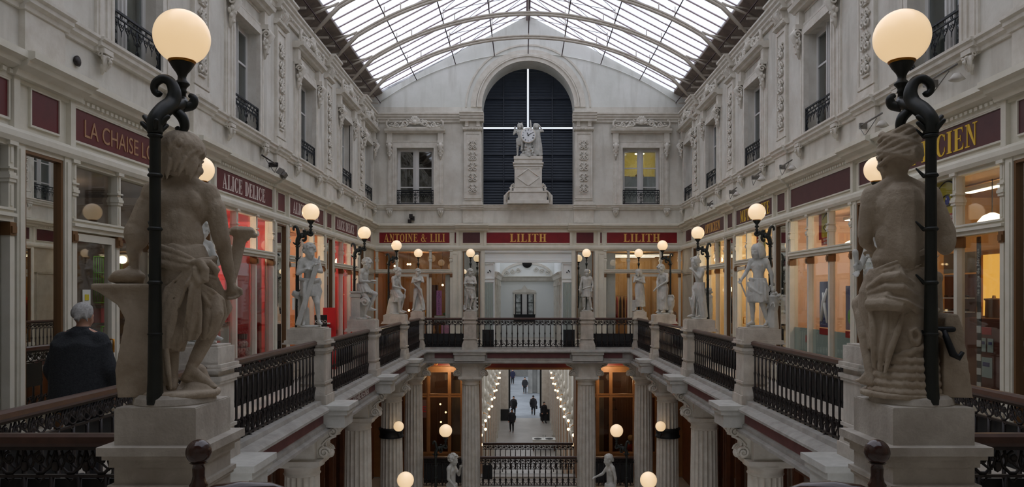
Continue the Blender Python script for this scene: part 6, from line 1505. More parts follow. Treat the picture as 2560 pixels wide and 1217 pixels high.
    d.add(*folds([(.44, -.12, .01, .055, .06, .1), (.36, -.13, .02, .055, .055, .15), (.29, -.12, .03, .04, .04, .2), (.25, -.11, .04, .02, .02, .2)], 7, 40, seed=23), smooth=True)
    clear_pole(d, -.05, .09); fused('drapery', d, M_, t, .0045, 1)
    a = MB(); a.prism([(.235, 0), (.245, .12), (.215, .28), (.205, .34), (.235, .40), (.31, .455), (.34, .47), (.34, .485), (.09, .485), (.09, 0)], 'y', -.06, .10); a.box(.08, .335, -.07, .11, .468, .492)
    fused('anvil_block', a, M_, t, .007, 1)
    f = MB(); f.cap((.19, -.03, .505), (.29, -.02, .515), .032, .018); f.ell((.225, -.02, .525), (.075, .05, .036)); f.cap((.215, -.06, .56), (.235, -.03, .53), .024, .028); f.cap((.195, -.02, .52), (.195, -.02, .64), .020, .020); fused('hammer_head', f, M_, t, .006, 2)
    h = MB(); h.tube([(-.20, -.08, .50), (-.215, -.10, .58), (-.225, -.12, .66), (-.235, -.13, .72)], [.020, .024, .028, .032], 10); h.lathe([(.03, .70), (.045, .72), (.068, .745), (.05, .765), (.02, .76)], -.245, -.13, 0, 5, True); h.cap((-.19, -.12, .735), (-.30, -.12, .725), .012, .014); fused('carved_horn', h, M_, t, .0055, 1)
    b = MB(); b.cap((.09, .0, 0), (.08, .01, .38), .07, .05, 12); b.cap((-.05, -.08, 0), (-.05, -.08, .08), .09, .05); b.cap((-.10, .02, .0), (-.06, .02, .01), .05, .05); b.lathe([(.165, -.01), (.17, .010), (.16, .022)], 0, 0, 0, 24); fused('rocky_base', b, M_, t, .008, 2)
st_nearleft()
def st_nearright():
    M_ = STATUEB
    t = statue('large stone girl statue seated on a roped bollard in the right foreground', (NEARX['R'] - .03, 3.42, ZP + .015), radians(180 - 8)); m = MB(); hb = MB()
    body(m, dict(P=(.01, .0, .50), C=(.02, .01, .79), N=(.02, .0, .950), H=(.025, -.012, 1.072), SL=(.135, .0, .895), SR=(-.118, .0, .89), EL=(.150, -.04, .69), HL=(.09, -.15, .66), ER=(-.195, -.02, .68), HR=(-.12, -.15, .72),
                 KL=(.15, -.10, .40), AL=(.145, .02, .10), TL=(.16, -.05, .05), KR=(-.02, -.18, .42), AR=(.02, -.16, .12)), 'bun', radians(28), radians(4), hb, True, hs=1.14, fat=1.04)
    m.ell((-.185, -.02, .69), (.045, .05, .07)); m.cap((.02, .035, .60), (.02, .03, .86), .098, .092); m.ell((.015, .025, .60), (.130, .085, .09)); m.ell((.02, .03, .70), (.112, .078, .10)); m.ell((.015, .02, .52), (.14, .092, .08)); m.ell((.02, .02, .84), (.125, .07, .08))
    m.cap((.145, 0, .84), (.155, -.02, .72), .042, .036); m.cap((-.135, 0, .84), (-.185, -.01, .72), .042, .042)
    fused('figure', m, M_, t, .006, 7); fused('hair', hb, M_, t, .0045, 1)
    d = MB(); d.add(*folds([(.56, .015, .02, .135, .112, .02), (.52, .015, .02, .150, .125, .04), (.45, .02, .01, .160, .135, .06), (.38, .03, .0, .150, .13, .08), (.30, .04, .0, .125, .12, .1), (.20, .05, .0, .11, .11, .14)], 11, seed=31), smooth=True)
    cloth_run(d, [(.158, .04, .545), (.10, .112, .575), (.02, .128, .605), (-.06, .118, .645), (-.115, .06, .685)], [(.155, .05, .500), (.10, .125, .520), (.02, .140, .540), (-.06, .130, .570), (-.13, .07, .600)], 6, .0085, 1)
    # big swag across the seat
    cloth_run(d, [(.165, .05, .470), (.12, .125, .520), (.07, .150, .530), (.00, .155, .480), (-.05, .125, .440), (-.11, .07, .450)], [(.165, .06, .425), (.11, .145, .440), (.04, .165, .420), (-.03, .165, .370), (-.07, .12, .355), (-.12, .08, .380)], 5, .020, 2)
    d.tube([(.17, .07, .40), (.12, .145, .405), (.06, .155, .395), (.01, .15, .37)], [.028, .030, .026, .012], 9)
    cloth_run(d, [(.160, .06, .40), (.155, .09, .30), (.150, .09, .20), (.150, .08, .12)], [(.04, .14, .38), (.07, .145, .29), (.10, .14, .20), (.12, .13, .10)], 5, .016, 3)
    cloth_run(d, [(.03, .14, .37), (-.02, .15, .33), (-.07, .145, .30), (-.11, .13, .27)], [(-.04, .14, .34), (-.07, .14, .31), (-.10, .135, .28), (-.13, .12, .25)], 3, .014, 4)
    clear_pole(d, -.10, .04); fused('drapery', d, M_, t, .0045, 1)
    b = MB(); b.lathe([(.13, 0), (.125, .2), (.115, .34), (.10, .42)], -.0, .02, 0, 28)
    b.tube([(-.01, .145, .23), (.02, .155, .25), (.025, .155, .285), (.0, .15, .30), (-.02, .145, .27), (-.01, .145, .23)], .011, 7); b.cap((.0, .12, .22), (-.08, .13, .20), .018, .02); b.ell((0, .10, .26), (.05, .035, .06)); fused('bollard', b, M_, t, .006, 2)
    r = MB()
    for k in range(6):
        z = .022 + .034 * k; rr = .140 - .004 * k; n = 60; tl = .05 if k == 5 else 0
        r.tube([(rr * cos(2 * pi * i / n), .02 + rr * sin(2 * pi * i / n), z + tl * cos(2 * pi * i / n + 3.4) + .003 * sin(i * 2.2)) for i in range(n)], [.0160 + .0022 * (i % 2) for i in range(n)], 8, True)
    fused('coiled_rope', r, M_, t, .0045, 0)
    s = MB(); s.prism([(-.245, 0), (-.12, 0), (-.13, .34), (-.15, .365), (-.185, .36), (-.205, .30)], 'y', -.06, .12); fused('carved_slab', s, M_, t, .007, 1)
    q = MB(); q.cap((-.15, -.02, .30), (-.145, -.02, .50), .030, .026); q.ell((-.145, -.02, .52), (.032, .032, .032)); fused('carved_urn', q, M_, t, .008, 2)
    bb = MB(); bb.lathe([(.178, -.01), (.18, .010), (.172, .018)], 0, 0, 0, 24); fused('rocky_base', bb, M_, t, .010, 1)
    kn = MB(); kn.cap((-.075, .125, .295), (.0 - .16, .125, .295), .012, .012); kn.tube([(-.12, .13, .29), (-.135, .14, .24), (-.15, .15, .19), (-.175, .15, .175), (-.19, .15, .20)], [.012, .014, .016, .014, .009], 7); kn.build('iron_hook', IRONB, t)
st_nearright()
# --- clock with two figures on its pedestal
ck = thing('clock_pedestal', 'tall stone pedestal with diamond panel under the clock', 'pedestal', (0, YE - .12, 4.375))
a = MB(); a.box(-.62, .62, -.22, .40, 0, .10); a.box(-.56, .56, -.19, .38, .10, .36); a.box(-.60, .60, -.21, .38, .34, .38); a.box(-.44, .44, -.16, .36, .38, .46)
a.box(-.41, .41, -.14, .34, .46, 1.12); a.box(-.44, .44, -.17, .36, 1.12, 1.16); a.box(-.46, .46, -.19, .38, 1.20, 1.24); a.box(-.42, .42, -.15, .36, 1.16, 1.34); a.box(-.43, .43, -.18, .36, 1.34, 1.42)
a.build('body', STONE2, ck)
a = MB(); a.frame(-.37, .37, .50, 1.08, .03, -.155, -.14)
for (p, q) in (((-.33, .79), (0, 1.05)), ((0, 1.05), (.33, .79)), ((.33, .79), (0, .53)), ((0, .53), (-.33, .79))): a.tube([(p[0], -.145, p[1]), (q[0], -.145, q[1])], .018, 6)
a.build('diamond_panel', STONE2, ck)
for sg in (-1, 1):
    a = MB(); a.tube([(p[0], 0, p[2]) for p in spiral(sg * .47, .55, .07, .015, pi / 2, 1.4, 16, 0, sg)], .025, 6); a.tube([(sg * .54, 0, .52), (sg * .50, 0, .44), (sg * .56, 0, .38), (sg * .64, 0, .32), (sg * .64, 0, .1)], .04, 7); a.build('side_volute', STONE2, ck)
    a = MB(); a.box(sg * .60, sg * .74, .0, .1, 0, .20); a.prism([(sg * .50, .48), (sg * .74, .26), (sg * .74, .20), (sg * .60, .20), (sg * .50, .40)], 'y', .0, .1); a.build('side_wing', STONE2, ck)
cz = 4.375 + 1.42
cl = thing('clock', 'round white faced clock with Roman numerals held by two stone figures', 'clock', (0, YE - .36, cz + .60))
a = MB(); a.lathe([(.225, 0), (.235, .03), (.215, .05), (.205, .05)], 0, 0, 0, 40); o = a.build('rim', STONE2, cl); o.rotation_euler = (pi / 2, 0, 0)
a = MB(); a.lathe([(.200, 0), (.200, .053)], 0, 0, 0, 40, False); o = a.build('dial', mat('clock_dial', rgb(226, 228, 228), .4), cl); o.rotation_euler = (pi / 2, 0, 0)
NUM = ['XII', 'I', 'II', 'III', 'IIII', 'V', 'VI', 'VII', 'VIII', 'IX', 'X', 'XI']
a = MB()
for i, s in enumerate(NUM):
    an = -2 * pi * i / 12; R = Matrix.Rotation(an, 4, 'Y').inverted(); a.T = Matrix.Rotation(-an, 4, 'Y'); w = .011; x = -len(s) * w / 2 * 1.1
    for ch in s:
        x += w * .55
        if ch == 'I': a.box(x - .0028, x + .0028, -.057, -.052, .140, .185)
        elif ch == 'V':
            a.add([(x - .008, -.057, .185), (x - .003, -.057, .185), (x + .001, -.057, .140), (x - .001, -.057, .140)], [(0, 1, 2, 3)]); a.add([(x + .006, -.057, .185), (x + .008, -.057, .185), (x + .001, -.057, .140), (x - .001, -.057, .140)], [(0, 1, 2, 3)]); x += .004
        else:
            a.add([(x - .008, -.057, .185), (x - .003, -.057, .185), (x + .008, -.057, .140), (x + .003, -.057, .140)], [(0, 1, 2, 3)]); a.add([(x + .006, -.057, .185), (x + .008, -.057, .185), (x - .006, -.057, .140), (x - .008, -.057, .140)], [(0, 1, 2, 3)]); x += .004
        x += w * .55
a.T = None; a.build('numerals', BLACKB, cl)
for nm, an, L, w in (('hour_hand', -radians(337), .10, .010), ('minute_hand', -radians(58), .165, .006)):
    a = MB(); a.T = Matrix.Rotation(-an, 4, 'Y'); a.prism([(-w, -.03), (w, -.03), (w * 1.2, L * .6), (0, L), (-w * 1.2, L * .6)], 'y', -.066, -.060); a.ell((0, -.058, 0), (.018, .006, .018)); a.T = None; a.build(nm, BLACKB, cl)
def st_clock(sg):
    t = statue('carved stone figure holding the clock on its %s' % ('left, wearing a spiked crown' if sg < 0 else 'right, raising one arm'), (sg * .24, YE - .14, cz), radians(8 * sg)); m = MB(); hb = MB()
    J = dict(H=(0, -.02, 1.08)); k = sg
    if sg < 0: J.update(EL=(.17, -.04, .80), HL=(.17, -.14, .72), ER=(-.20, .0, .80), HR=(-.17, -.02, .98))
    else: J.update(EL=(.22, .0, .90), HL=(.12, -.02, 1.06), ER=(-.16, -.06, .78), HR=(-.17, -.14, .68), KL=(.10, -.06, .34))
    body(m, J, 'long', radians(10 * sg), radians(8), hb, True)
    if sg < 0:
        for i in range(7): a_ = 2 * pi * i / 7; hb.cap((.055 * cos(a_), .01 + .06 * sin(a_), 1.15), (.07 * cos(a_), .01 + .07 * sin(a_), 1.22), .012, .005, 6)
    else: hb.cap((-.16, .0, 1.0), (-.18, .0, 1.28), .035, .02); hb.cap((-.14, 0, .85), (-.16, .0, 1.0), .03, .035)
    d = MB()
    if sg > 0: d.add(*folds([(.90, 0, 0, .12, .09, .08), (.70, 0, 0, .13, .10, .14), (.40, .02, 0, .15, .12, .2), (.05, .03, 0, .16, .12, .25)], 16, seed=41), smooth=True)
    else: d.add(*folds([(.66, 0, 0, .12, .10, .1), (.55, 0, 0, .13, .11, .18), (.40, 0, 0, .10, .10, .2)], 14, seed=42), smooth=True); ropes(d, [(.06, -.1, .6), (.08, -.11, .4), (.05, -.1, .2)], 4, .018, .03)
    T = .86
    o1 = fused('figure', m, STATUE, t); o2 = fused('hair', hb, STATUE, t, .010, 1); o3 = fused('drapery', d, STATUE, t, .011, 2)
    for o in (o1, o2, o3): o.scale = (T * 1.14, T * 1.05, T)
st_clock(-1); st_clock(1)
rk = thing('carved_rockwork', 'carved stone rocks and foliage between the two clock figures', 'carving', (0, YE - .16, cz)); a = MB(); rnd = random.Random(3)
a.cap((0, .03, 0), (0, .0, .42), .15, .11); a.cap((-.16, -.02, .02), (.16, -.02, .02), .10, .10); a.cap((0, -.05, .05), (0, -.05, .30), .12, .09)
for i in range(40): a.ell((rnd.uniform(-.17, .17), rnd.uniform(-.15, -.08), rnd.uniform(.0, .34)), rnd.uniform(.02, .04), 7, 5)
fused('rockwork', a, STATUE, rk, .012, 1)
# ------------------------------------------------------------ people
JACK = mat('dark_knit_jacket', rgb(36, 38, 41), .95, col2=rgb(50, 53, 56), nscale=60, bump=.6, bscale=90)
HAIRG = mat('grey_hair', rgb(150, 148, 144), .8, col2=rgb(186, 184, 180), nscale=60); SKIN = mat('skin', rgb(196, 150, 126), .6); TROUS = mat('dark_trousers', rgb(34, 34, 38), .9); COATD = mat('black_coat', rgb(26, 26, 30), .9); COATB = mat('navy_coat', rgb(30, 34, 60), .9)
def person(label, loc, rot, sc=1.42, hair=None, coat=None, walk=0, bag=False, big=False, legs=None):
    t = thing('person', label, 'person', loc, rot, None); coat = coat or COATD
    s_ = .14 * walk
    J = dict(KL=(.07, -.04 - s_ * .5, .33), AL=(.07, s_ * -1.0, .07), KR=(-.07, -.02 + s_ * .2, .33), AR=(-.07, s_ * 1.0, .08), EL=(.175, .02 + s_ * .5, .74), HL=(.16, -.06 + s_ * .4, .58), ER=(-.175, .02 - s_ * .5, .74), HR=(-.16, -.06 - s_ * .4, .58), H=(0, -.015, 1.06))
    m = MB(); hb = MB(); body(m, J, 'short', 0, radians(6), hb, hs=.88); o = fused('body', m, SKIN, t, .011, 3); h = fused('hair', hb, hair or BLACKB, t, .009, 1)
    c = MB(); g = {k: Vector(v) for k, v in {**BASEJ, **{k: v for k, v in J.items() if v}}.items() if v is not None}
    w = .03 if big else .018
    c.add(*folds([(1.012, 0, .006, .046, .044, .01), (.992, 0, .008, .056, .052, .01), (.985, 0, .01, .080, .060, .02), (.972, 0, .01, .108, .066, .02), (.955, 0, .01, .10, .065, .02), (.90, 0, .01, .155 + w, .09 + w, .02), (.78, 0, .01, .15 + w, .10 + w, .03), (.62, 0, .01, .150 + w, .115 + w, .04), (.48, 0, .01, .155 + w, .12 + w, .05)], 8, seed=50), smooth=True)
    for S, E, W_ in ((g['SL'], g['EL'], g['HL']), (g['SR'], g['ER'], g['HR'])): c.cap(S - V(0, 0, .015), (0, .01, .972), .044 + w * .3, .040, 10); c.cap(S - V(0, 0, .015), E, .046 + w * .5, .042 + w * .6, 10); c.cap(E, lerp(E, W_, .92), .042 + w * .6, .034 + w * .4, 10)
    k = fused('coat', c, coat, t, .010, 2)
    l = MB()
    for K, A, s2 in ((g['KL'], g['AL'], 1), (g['KR'], g['AR'], -1)): l.cap((s2 * .052, 0, .58), K, .078, .054, 10); l.cap(K, (A.x, A.y, A.z + .01), .052, .04, 10); l.cap((A.x, A.y + .01, A.z - .03), (A.x, A.y - .11, .03), .036, .03, 8)
    l.ell((0, 0, .58), (.12, .09, .08)); tr = fused('trousers', l, legs or TROUS, t, .011, 2)
    obs = [o, h, k, tr]
    if bag: b = MB(); b.box(-.24, -.14, -.10, .06, .36, .54); b.tube([(-.19, -.08, .54), (-.19, -.02, .64), (-.19, .04, .54)], .01, 6); obs.append(b.build('bag', COATD, t))
    for q in obs: q.scale = (sc, sc, sc)
    return t
person('person with short grey hair in a dark knitted jacket facing the left shop window', (-3.95, 6.55, 0), radians(118 + 60), 1.36, HAIRG, JACK, big=True)
for lab, x, y, r, w, bg, ct in (('person in a black coat walking towards the viewer in the lower passage, leftmost', -1.0, 56.3, 0, 1, False, COATD), ('person behind the leftmost walker in the lower passage', -.95, 63.5, 0, -1, False, COATD),
                            ('person walking away down the middle of the passage carrying a bag', .70, 64.0, pi, 1, True, COATD), ('person in black on the right side of the passage holding a bag', 1.50, 60.1, .4, .4, True, COATD),
                            ('small distant person in navy at the far left of the passage', -1.35, 86.5, 0, .5, False, COATB), ('small distant person near the far end of the passage', .02, 78.0, 0, .6, False, COATD)):
    person(lab, (x, y, CZ_), r, 1.44, None, ct, w, bg)
# ------------------------------------------------------------ things in the shop windows
def at(side, u, v, z=0.0):
    loc, rz = wallpos(side, u, z); return Vector(loc) + Matrix.Rotation(rz, 3, 'Z') @ Vector((0, v, 0)), rz
def item(name, label, cat, side, u, v, z, parts, group=None):
    p, rz = at(side, u, v, z); t = thing(name, label, cat, p, rz, group)
    for n, mb, m in parts: mb.build(n, m, t)
    return t
def bx(*a): return MB().box(*a)
PAPER = mat('paper', rgb(214, 216, 208), .8); LIME = mat('lime_wire', rgb(110, 200, 30), .4); PINK = mat('pink_plastic', rgb(206, 60, 110), .5); PURP = mat('purple_box', rgb(120, 70, 140), .5)
YEL = mat('poster_yellow', rgb(204, 186, 40), .6); REDP = mat('poster_red', rgb(184, 30, 38), .5); BLUEP = mat('poster_blue', rgb(64, 74, 130), .6); EYEB = mat('iris_blue', rgb(22, 40, 130), .4)
FROST = mat('frosted_film', rgb(176, 196, 190), .9); BROWNP = mat('brown_leatherette', rgb(98, 48, 36), .6); CHROME = mat('brushed_metal', rgb(150, 120, 96), .25, metal=.9); BOOKC = mat('book_spines', rgb(120, 84, 70), .8, col2=rgb(70, 90, 96), nscale=14)
GIFT = mat('patterned_gift_box', rgb(214, 196, 186), .6, col2=rgb(150, 60, 60), nscale=30)
def eye_poster(side, u, z0, label, k=1.0):
    p, rz = at(side, u, .03, z0); t = thing('eye_poster', label, 'poster', p, rz, 'yellow optician posters')
    w, h = .25 * k, .56 * k
    bx(-w, w, 0, .006, .13 * k, h).build('yellow_sheet', YEL, t); bx(-w * 1.0, w * .95, -.001, .005, 0, .125 * k).build('red_footer', REDP, t); bx(-w * 1.45, -w, .0, .008, .10 * k, h * .97).build('red_side_strip', REDP, t)
    a = MB()
    for s_ in (-1, 1): a.tube([(-.17 * k + .34 * k * i / 12, -.006, .28 * k + s_ * .065 * k * sin(pi * i / 12)) for i in range(13)], .006 * k, 5)
    a.tube([(-.19 * k + .38 * k * i / 12, -.006, .42 * k + .08 * k * sin(pi * i / 12) ** .8) for i in range(13)], [.004 * k + .009 * k * i / 12 for i in range(13)], 5); a.build('drawn_outline', BLACKB, t)
    a = MB(); a.ell((0, -.004, .28 * k), (.05 * k, .004, .058 * k), 16, 8); a.build('iris', EYEB, t)
    a = MB(); a.ell((-.015 * k, -.008, .30 * k), (.012 * k, .003, .014 * k), 8, 6); a.build('highlight', WHITEL, t)
    plain_text('footer_text', 'LES OPTICIENS', .048 * k, WHITEL, t, (0, -.004, .072 * k)); plain_text('footer_text', 'MUTUALISTES', .048 * k, WHITEL, t, (0, -.004, .02 * k))
eye_poster('R', 8.74, 2.45, 'yellow eye poster nearest the camera, beside the big lamp pole')
eye_poster('R', 12.18, 2.45, 'yellow eye poster under the blank plum sign'); eye_poster('R', 15.55, 2.45, 'yellow eye poster behind the second right lamp', .95); eye_poster('R', 19.05, 2.45, 'smallest looking yellow eye poster at the far right', .95)
# left bay
item('paper_notice', 'white notice with a yellow square taped inside the near left shop door', 'notice', 'L', 7.92, .0, 1.50, [('sheet', bx(-.07, .07, 0, .004, 0, .2), PAPER), ('yellow_square', bx(-.035, .035, -.004, 0, .09, .15), YEL)])
item('paper_notice', 'plain white notice below the yellow squared one on the near left shop door', 'notice', 'L', 7.92, .0, 1.24, [('sheet', bx(-.07, .07, 0, .004, 0, .22), PAPER)])
a = MB()
for i in range(6): a.tube([(-.12 + .05 * i, 0, 0), (-.12 + .05 * i, 0, .55)], .005, 5); a.tube([(-.12 + .05 * i, .2, 0), (-.12 + .05 * i, .2, .55)], .005, 5)
for z in (0, .18, .36, .55): a.tube([(-.12, 0, z), (.13, 0, z), (.13, .2, z), (-.12, .2, z)], .006, 5, True)
item('wire_rack', 'lime green wire rack inside the near left shop window', 'rack', 'L', 9.15, .35, 1.55, [('wires', a, LIME)])
item('display_box', 'dark red decorated box inside the near left shop window', 'box', 'L', 9.05, .40, 1.32, [('box', bx(-.14, .14, 0, .2, 0, .2), REDP), ('lid', bx(-.15, .15, -.01, .21, .17, .21), BROWNP)])
a = MB(); a.frame(-.15, .15, 0, .22, .012, 0, .02); item('green_frame', 'green edged frame standing below the red box in the near left window', 'frame', 'L', 9.05, .38, 1.06, [('frame', a, LIME), ('inside', bx(-.13, .13, .012, .02, .01, .21), BROWNP)])  # edging is plain lime green
a = MB()
for z in (.98, .62, .1): a.box(-.30, .30, 0, .35, z, z + .03)
a.box(-.30, -.27, 0, .35, 0, 1.0); a.box(.27, .30, 0, .35, 0, 1.0); item('display_shelf', 'white display shelf in the near left shop window', 'shelf', 'L', 9.15, .32, .02, [('frame', a, WHITE)])
item('pink_tub', 'pink plastic tub on the white display shelf', 'tub', 'L', 9.12, .45, .665, [('tub', MB().lathe([(.09, 0), (.12, .12), (.125, .13)], 0, 0, 0, 14), PINK)])
for k, (u, z, n) in enumerate(((9.05, .665, 'upper left'), (9.3, .665, 'upper right'), (9.1, .15, 'lower left'), (9.3, .15, 'lower right'))):
    item('book_stack', 'small stack of books on the white display shelf, %s' % n, 'books', 'L', u, .62, z, [('books', bx(-.06, .06, -.05, .05, 0, .18), BOOKC)], 'book stacks in the near left window')
for k, (v, z) in enumerate(((1.9, .5), (1.9, 1.1), (1.9, 1.7))):
    item('wall_shelf', 'dim shelf of goods at the back of the near left shop, %s' % ['lowest', 'middle', 'highest'][k], 'shelf', 'L', 8.6, v, z, [('board', bx(-1.2, 1.2, 0, .35, 0, .03), WOODB), ('goods', bx(-1.1, 1.1, .05, .3, .03, .28), BOOKC)], 'back shelves of the near left shop')
# kitchen shop
for k, (u0, u1) in enumerate(((12.35, 13.40), (13.50, 14.0))):
    item('red_backdrop', 'tall red window backdrop of the kitchen shop, %s' % ['nearer and wider', 'farther and narrower'][k], 'backdrop', 'L', (u0 + u1) / 2, .27, .45, [('panel', bx(-(u1 - u0) / 2, (u1 - u0) / 2, 0, .03, 0, 1.88), RED_W)], 'red backdrops in the red near window')
a = MB(); a.box(-.14, .14, 0, .2, 0, .30); b = MB(); b.ell((0, .1, .36), (.13, .09, .07)); c = MB(); c.lathe([(.07, .44), (.08, .52), (.085, .53)], 0, .1, 0, 14)
item('gift_display', 'stack of patterned gift boxes with a brown hat box in the red shop window', 'gift boxes', 'L', 12.72, .05, .46, [('boxes', a, GIFT), ('wrapped_bundle', b, GIFT), ('hat_box', c, BROWNP)])
item('plaid_box', 'plaid box beside the patterned gift stack', 'box', 'L', 12.40, .07, .46, [('box', bx(-.10, .10, 0, .14, 0, .14), BOOKC), ('base', bx(-.13, .13, -.02, .16, -.005, .03), REDP)])
a = MB(); a.lathe([(.06, 0), (.03, .05), (.06, .12), (.07, .2), (.02, .3)], 0, .1, .80, 12)
item('small_table', 'small wooden table with a glass lamp in the orange near window of the kitchen shop', 'table', 'L', 11.90, .10, .42, [('top', bx(-.2, .2, 0, .22, .74, .80), WOODB), ('white_base', bx(-.18, .18, .02, .2, 0, .74), PAPER), ('glass_lamp', a, CHROME)])
t = thing('red_display_board', 'red display board standing on the left gallery beside the oar statue', 'board', (-4.42, 16.75, 0)); bx(-.14, .14, 0, .03, 0, 1.36).build('board', REDP, t); bx(-.14, .02, -.08, 0, 1.0, 1.03).build('ledge', PAPER, t); bx(-.13, .13, .03, .22, 0, .05).build('foot', REDP, t)
t = thing('chalkboard', 'black chalkboard with faint handwriting standing in front of the red board', 'chalkboard', (-4.40, 15.95, 0)); bx(-.13, .13, 0, .02, .05, 1.22).build('board', BLACKB, t); bx(-.15, .15, -.01, .18, 0, .05).build('foot', WOODB, t)
for k, s_ in enumerate(('KADO', 'x 2 =', '50')): plain_text('chalk_writing', s_, .09, PAPER, t, (0, -.004, 1.05 - .12 * k))
for k, (u, z) in enumerate(((15.05, 1.35), (15.25, .75))): item('door_notice', 'white sheet on the glass door under the middle white lettered sign, %s' % ['upper', 'lower'][k], 'notice', 'L', u, -.0, z, [('sheet', bx(-.07, .07, 0, .004, 0, .24), PAPER)], 'sheets on the kitchen shop door')
t = item('window_script', 'pale pink lettering on the glass of the last left shop window', 'lettering', 'L', 19.4, -.005, 2.12, []); plain_text('lettering', 'Delice', .20, mat('pink_script', rgb(214, 170, 170), .5), t, (0, 0, 0))
for k, (u, z, m, n) in enumerate(((18.9, .46, PURP, 'purple'), (19.2, .46, PURP, 'lilac topped'), (19.2, .75, PINK, 'pink'), (20.0, .46, REDP, 'red'))): item('gift_bag', '%s gift bag in the last left shop window' % n, 'bag', 'L', u, .2, z, [('bag', bx(-.12, .12, 0, .15, 0, .27), m)])
item('orange_display', 'orange lit display panel in the last left shop window', 'display', 'L', 19.5, .6, .5, [('panel', bx(-.3, .3, 0, .03, 0, 1.5), ORG_W)])
# end wall, left shop
t = item('sale_sign', 'purple vertical sign reading SOLDES in the left end shop window', 'sign', 'E', -2.72, .16, 1.02, [('board', bx(-.08, .08, 0, .02, 0, .75), mat('lilac_sign', rgb(196, 120, 190), .6))])
for k, ch in enumerate('SOLDES'): plain_text('letter', ch, .125, PURP, t, (0, -.004, .63 - .118 * k))
item('white_box', 'white cardboard box under the SOLDES sign', 'box', 'E', -2.70, .12, .80, [('box', bx(-.16, .16, 0, .2, 0, .2), PAPER)])
item('shop_table', 'low table holding the boxes in the left end shop window', 'table', 'E', -2.62, .10, .42, [('top', bx(-.30, .26, 0, .3, .34, .38), WOODB), ('leg', bx(-.05, .05, .1, .2, 0, .34), WOODB)])
item('pink_box', 'pink box low in the left end shop window', 'box', 'E', -2.50, .0 + .04, .46, [('box', bx(-.14, .14, 0, .05, 0, .26), mat('pale_pink', rgb(226, 160, 190), .6))])
item('orange_vase', 'orange vase low in the left end shop window', 'vase', 'E', -2.88, .08, .46, [('vase', MB().lathe([(.04, 0), (.06, .1), (.03, .2), (.05, .24)], 0, 0, 0, 12), ORG_W)])
item('green_plant', 'small green plant beside the SOLDES sign', 'plant', 'E', -2.52, .3, .95, [('leaves', MB().ell((0, 0, .1), (.10, .06, .05)).ell((.04, 0, .17), (.06, .05, .07)), mat('leaf_green', rgb(60, 120, 60), .6))])
item('white_blind', 'white blind panel at the right side of the left end shop window', 'blind', 'E', -2.42, .08, .46, [('panel', bx(-.10, .12, 0, .012, 0, 1.80), WHITE)])
item('dark_drape', 'dark red drape inside the left end shop', 'drape', 'E', -2.95, .9, .1, [('cloth', bx(-.12, .12, 0, .05, 0, 1.85), BROWNP)])
for k, (u, v, z) in enumerate(((-4.2, .9, 2.55), (-3.85, 1.3, 2.62), (-3.7, .8, 2.6), (-2.7, 1.0, 1.95), (-3.6, 1.2, 1.65), (-3.75, .9, 1.15))):
    item('hanging_bulb', 'small glowing bulb in the left end shop, %s' % ['upper left corner', 'upper left, further in', 'upper middle', 'right beside the drape', 'through the door', 'low through the door'][k], 'bulb', 'E', u, v, z, [('bulb', MB().ell((0, 0, 0), .035, 10, 8), BULB), ('cord', MB().tube([(0, 0, .03), (0, 0, 2.99 - z)], .004, 5), BLACKB)], 'bulbs in the left end shop')
# end wall, right shop
DK = mat('dark_clothes', rgb(52, 40, 40), .9)
for k in range(7):
    m = [DK, REDP, DK, BROWNP, REDP, DK, BROWNP][k]
    item('hanging_garment', 'garment on the rail in the right end shop, %s from the left' % ['first', 'second', 'third', 'fourth', 'fifth', 'sixth', 'seventh'][k], 'garment', 'E', 2.72 + .11 * k, 1.1, .75, [('cloth', MB().lathe([(.05, 0), (.055, .3), (.05, .7), (.03, .8), (.01, .84)], 0, 0, 0, 8, True, .7, 2.2), m)], 'garments on the right end shop rail')
item('clothes_rail', 'chrome clothes rail in the right end shop', 'rail', 'E', 3.05, 1.1, 0, [('rail', MB().tube([(-.5, 0, 0), (-.5, 0, 1.6), (.5, 0, 1.6), (.5, 0, 0)], .012, 6), CHROME)])
t = item('lit_script_sign', 'glowing script sign on the wall of the right end shop', 'sign', 'E', 2.75, 2.3, 1.75, []); plain_text('lettering', 'lilith', .22, LAMPW, t, (0, 0, 0))
item('black_curtain', 'black curtain behind the right window of the right end shop', 'curtain', 'E', 4.22, .5, .5, [('cloth', bx(-.18, .14, 0, .06, 0, 1.75), BLACKB)])
item('wicker_basket', 'orange wicker basket in the right end shop window', 'basket', 'E', 4.42, .16, .92, [('basket', MB().ell((0, 0, .1), (.12, .08, .13)), WOODO), ('flower_ball', MB().ell((-.02, -.06, .12), (.05, .03, .05)), mat('cream_flower', rgb(226, 200, 170), .8))])
item('red_plinth', 'red plinth under the wicker basket', 'plinth', 'E', 4.42, .14, .46, [('plinth', bx(-.12, .12, -.05, .12, 0, .45), REDP)])
item('white_side_wall', 'pale panel inside the left edge of the right end shop window', 'panel', 'E', 2.52, .10, .46, [('panel', bx(-.16, .14, 0, .02, 0, 2.45), WHITE)])
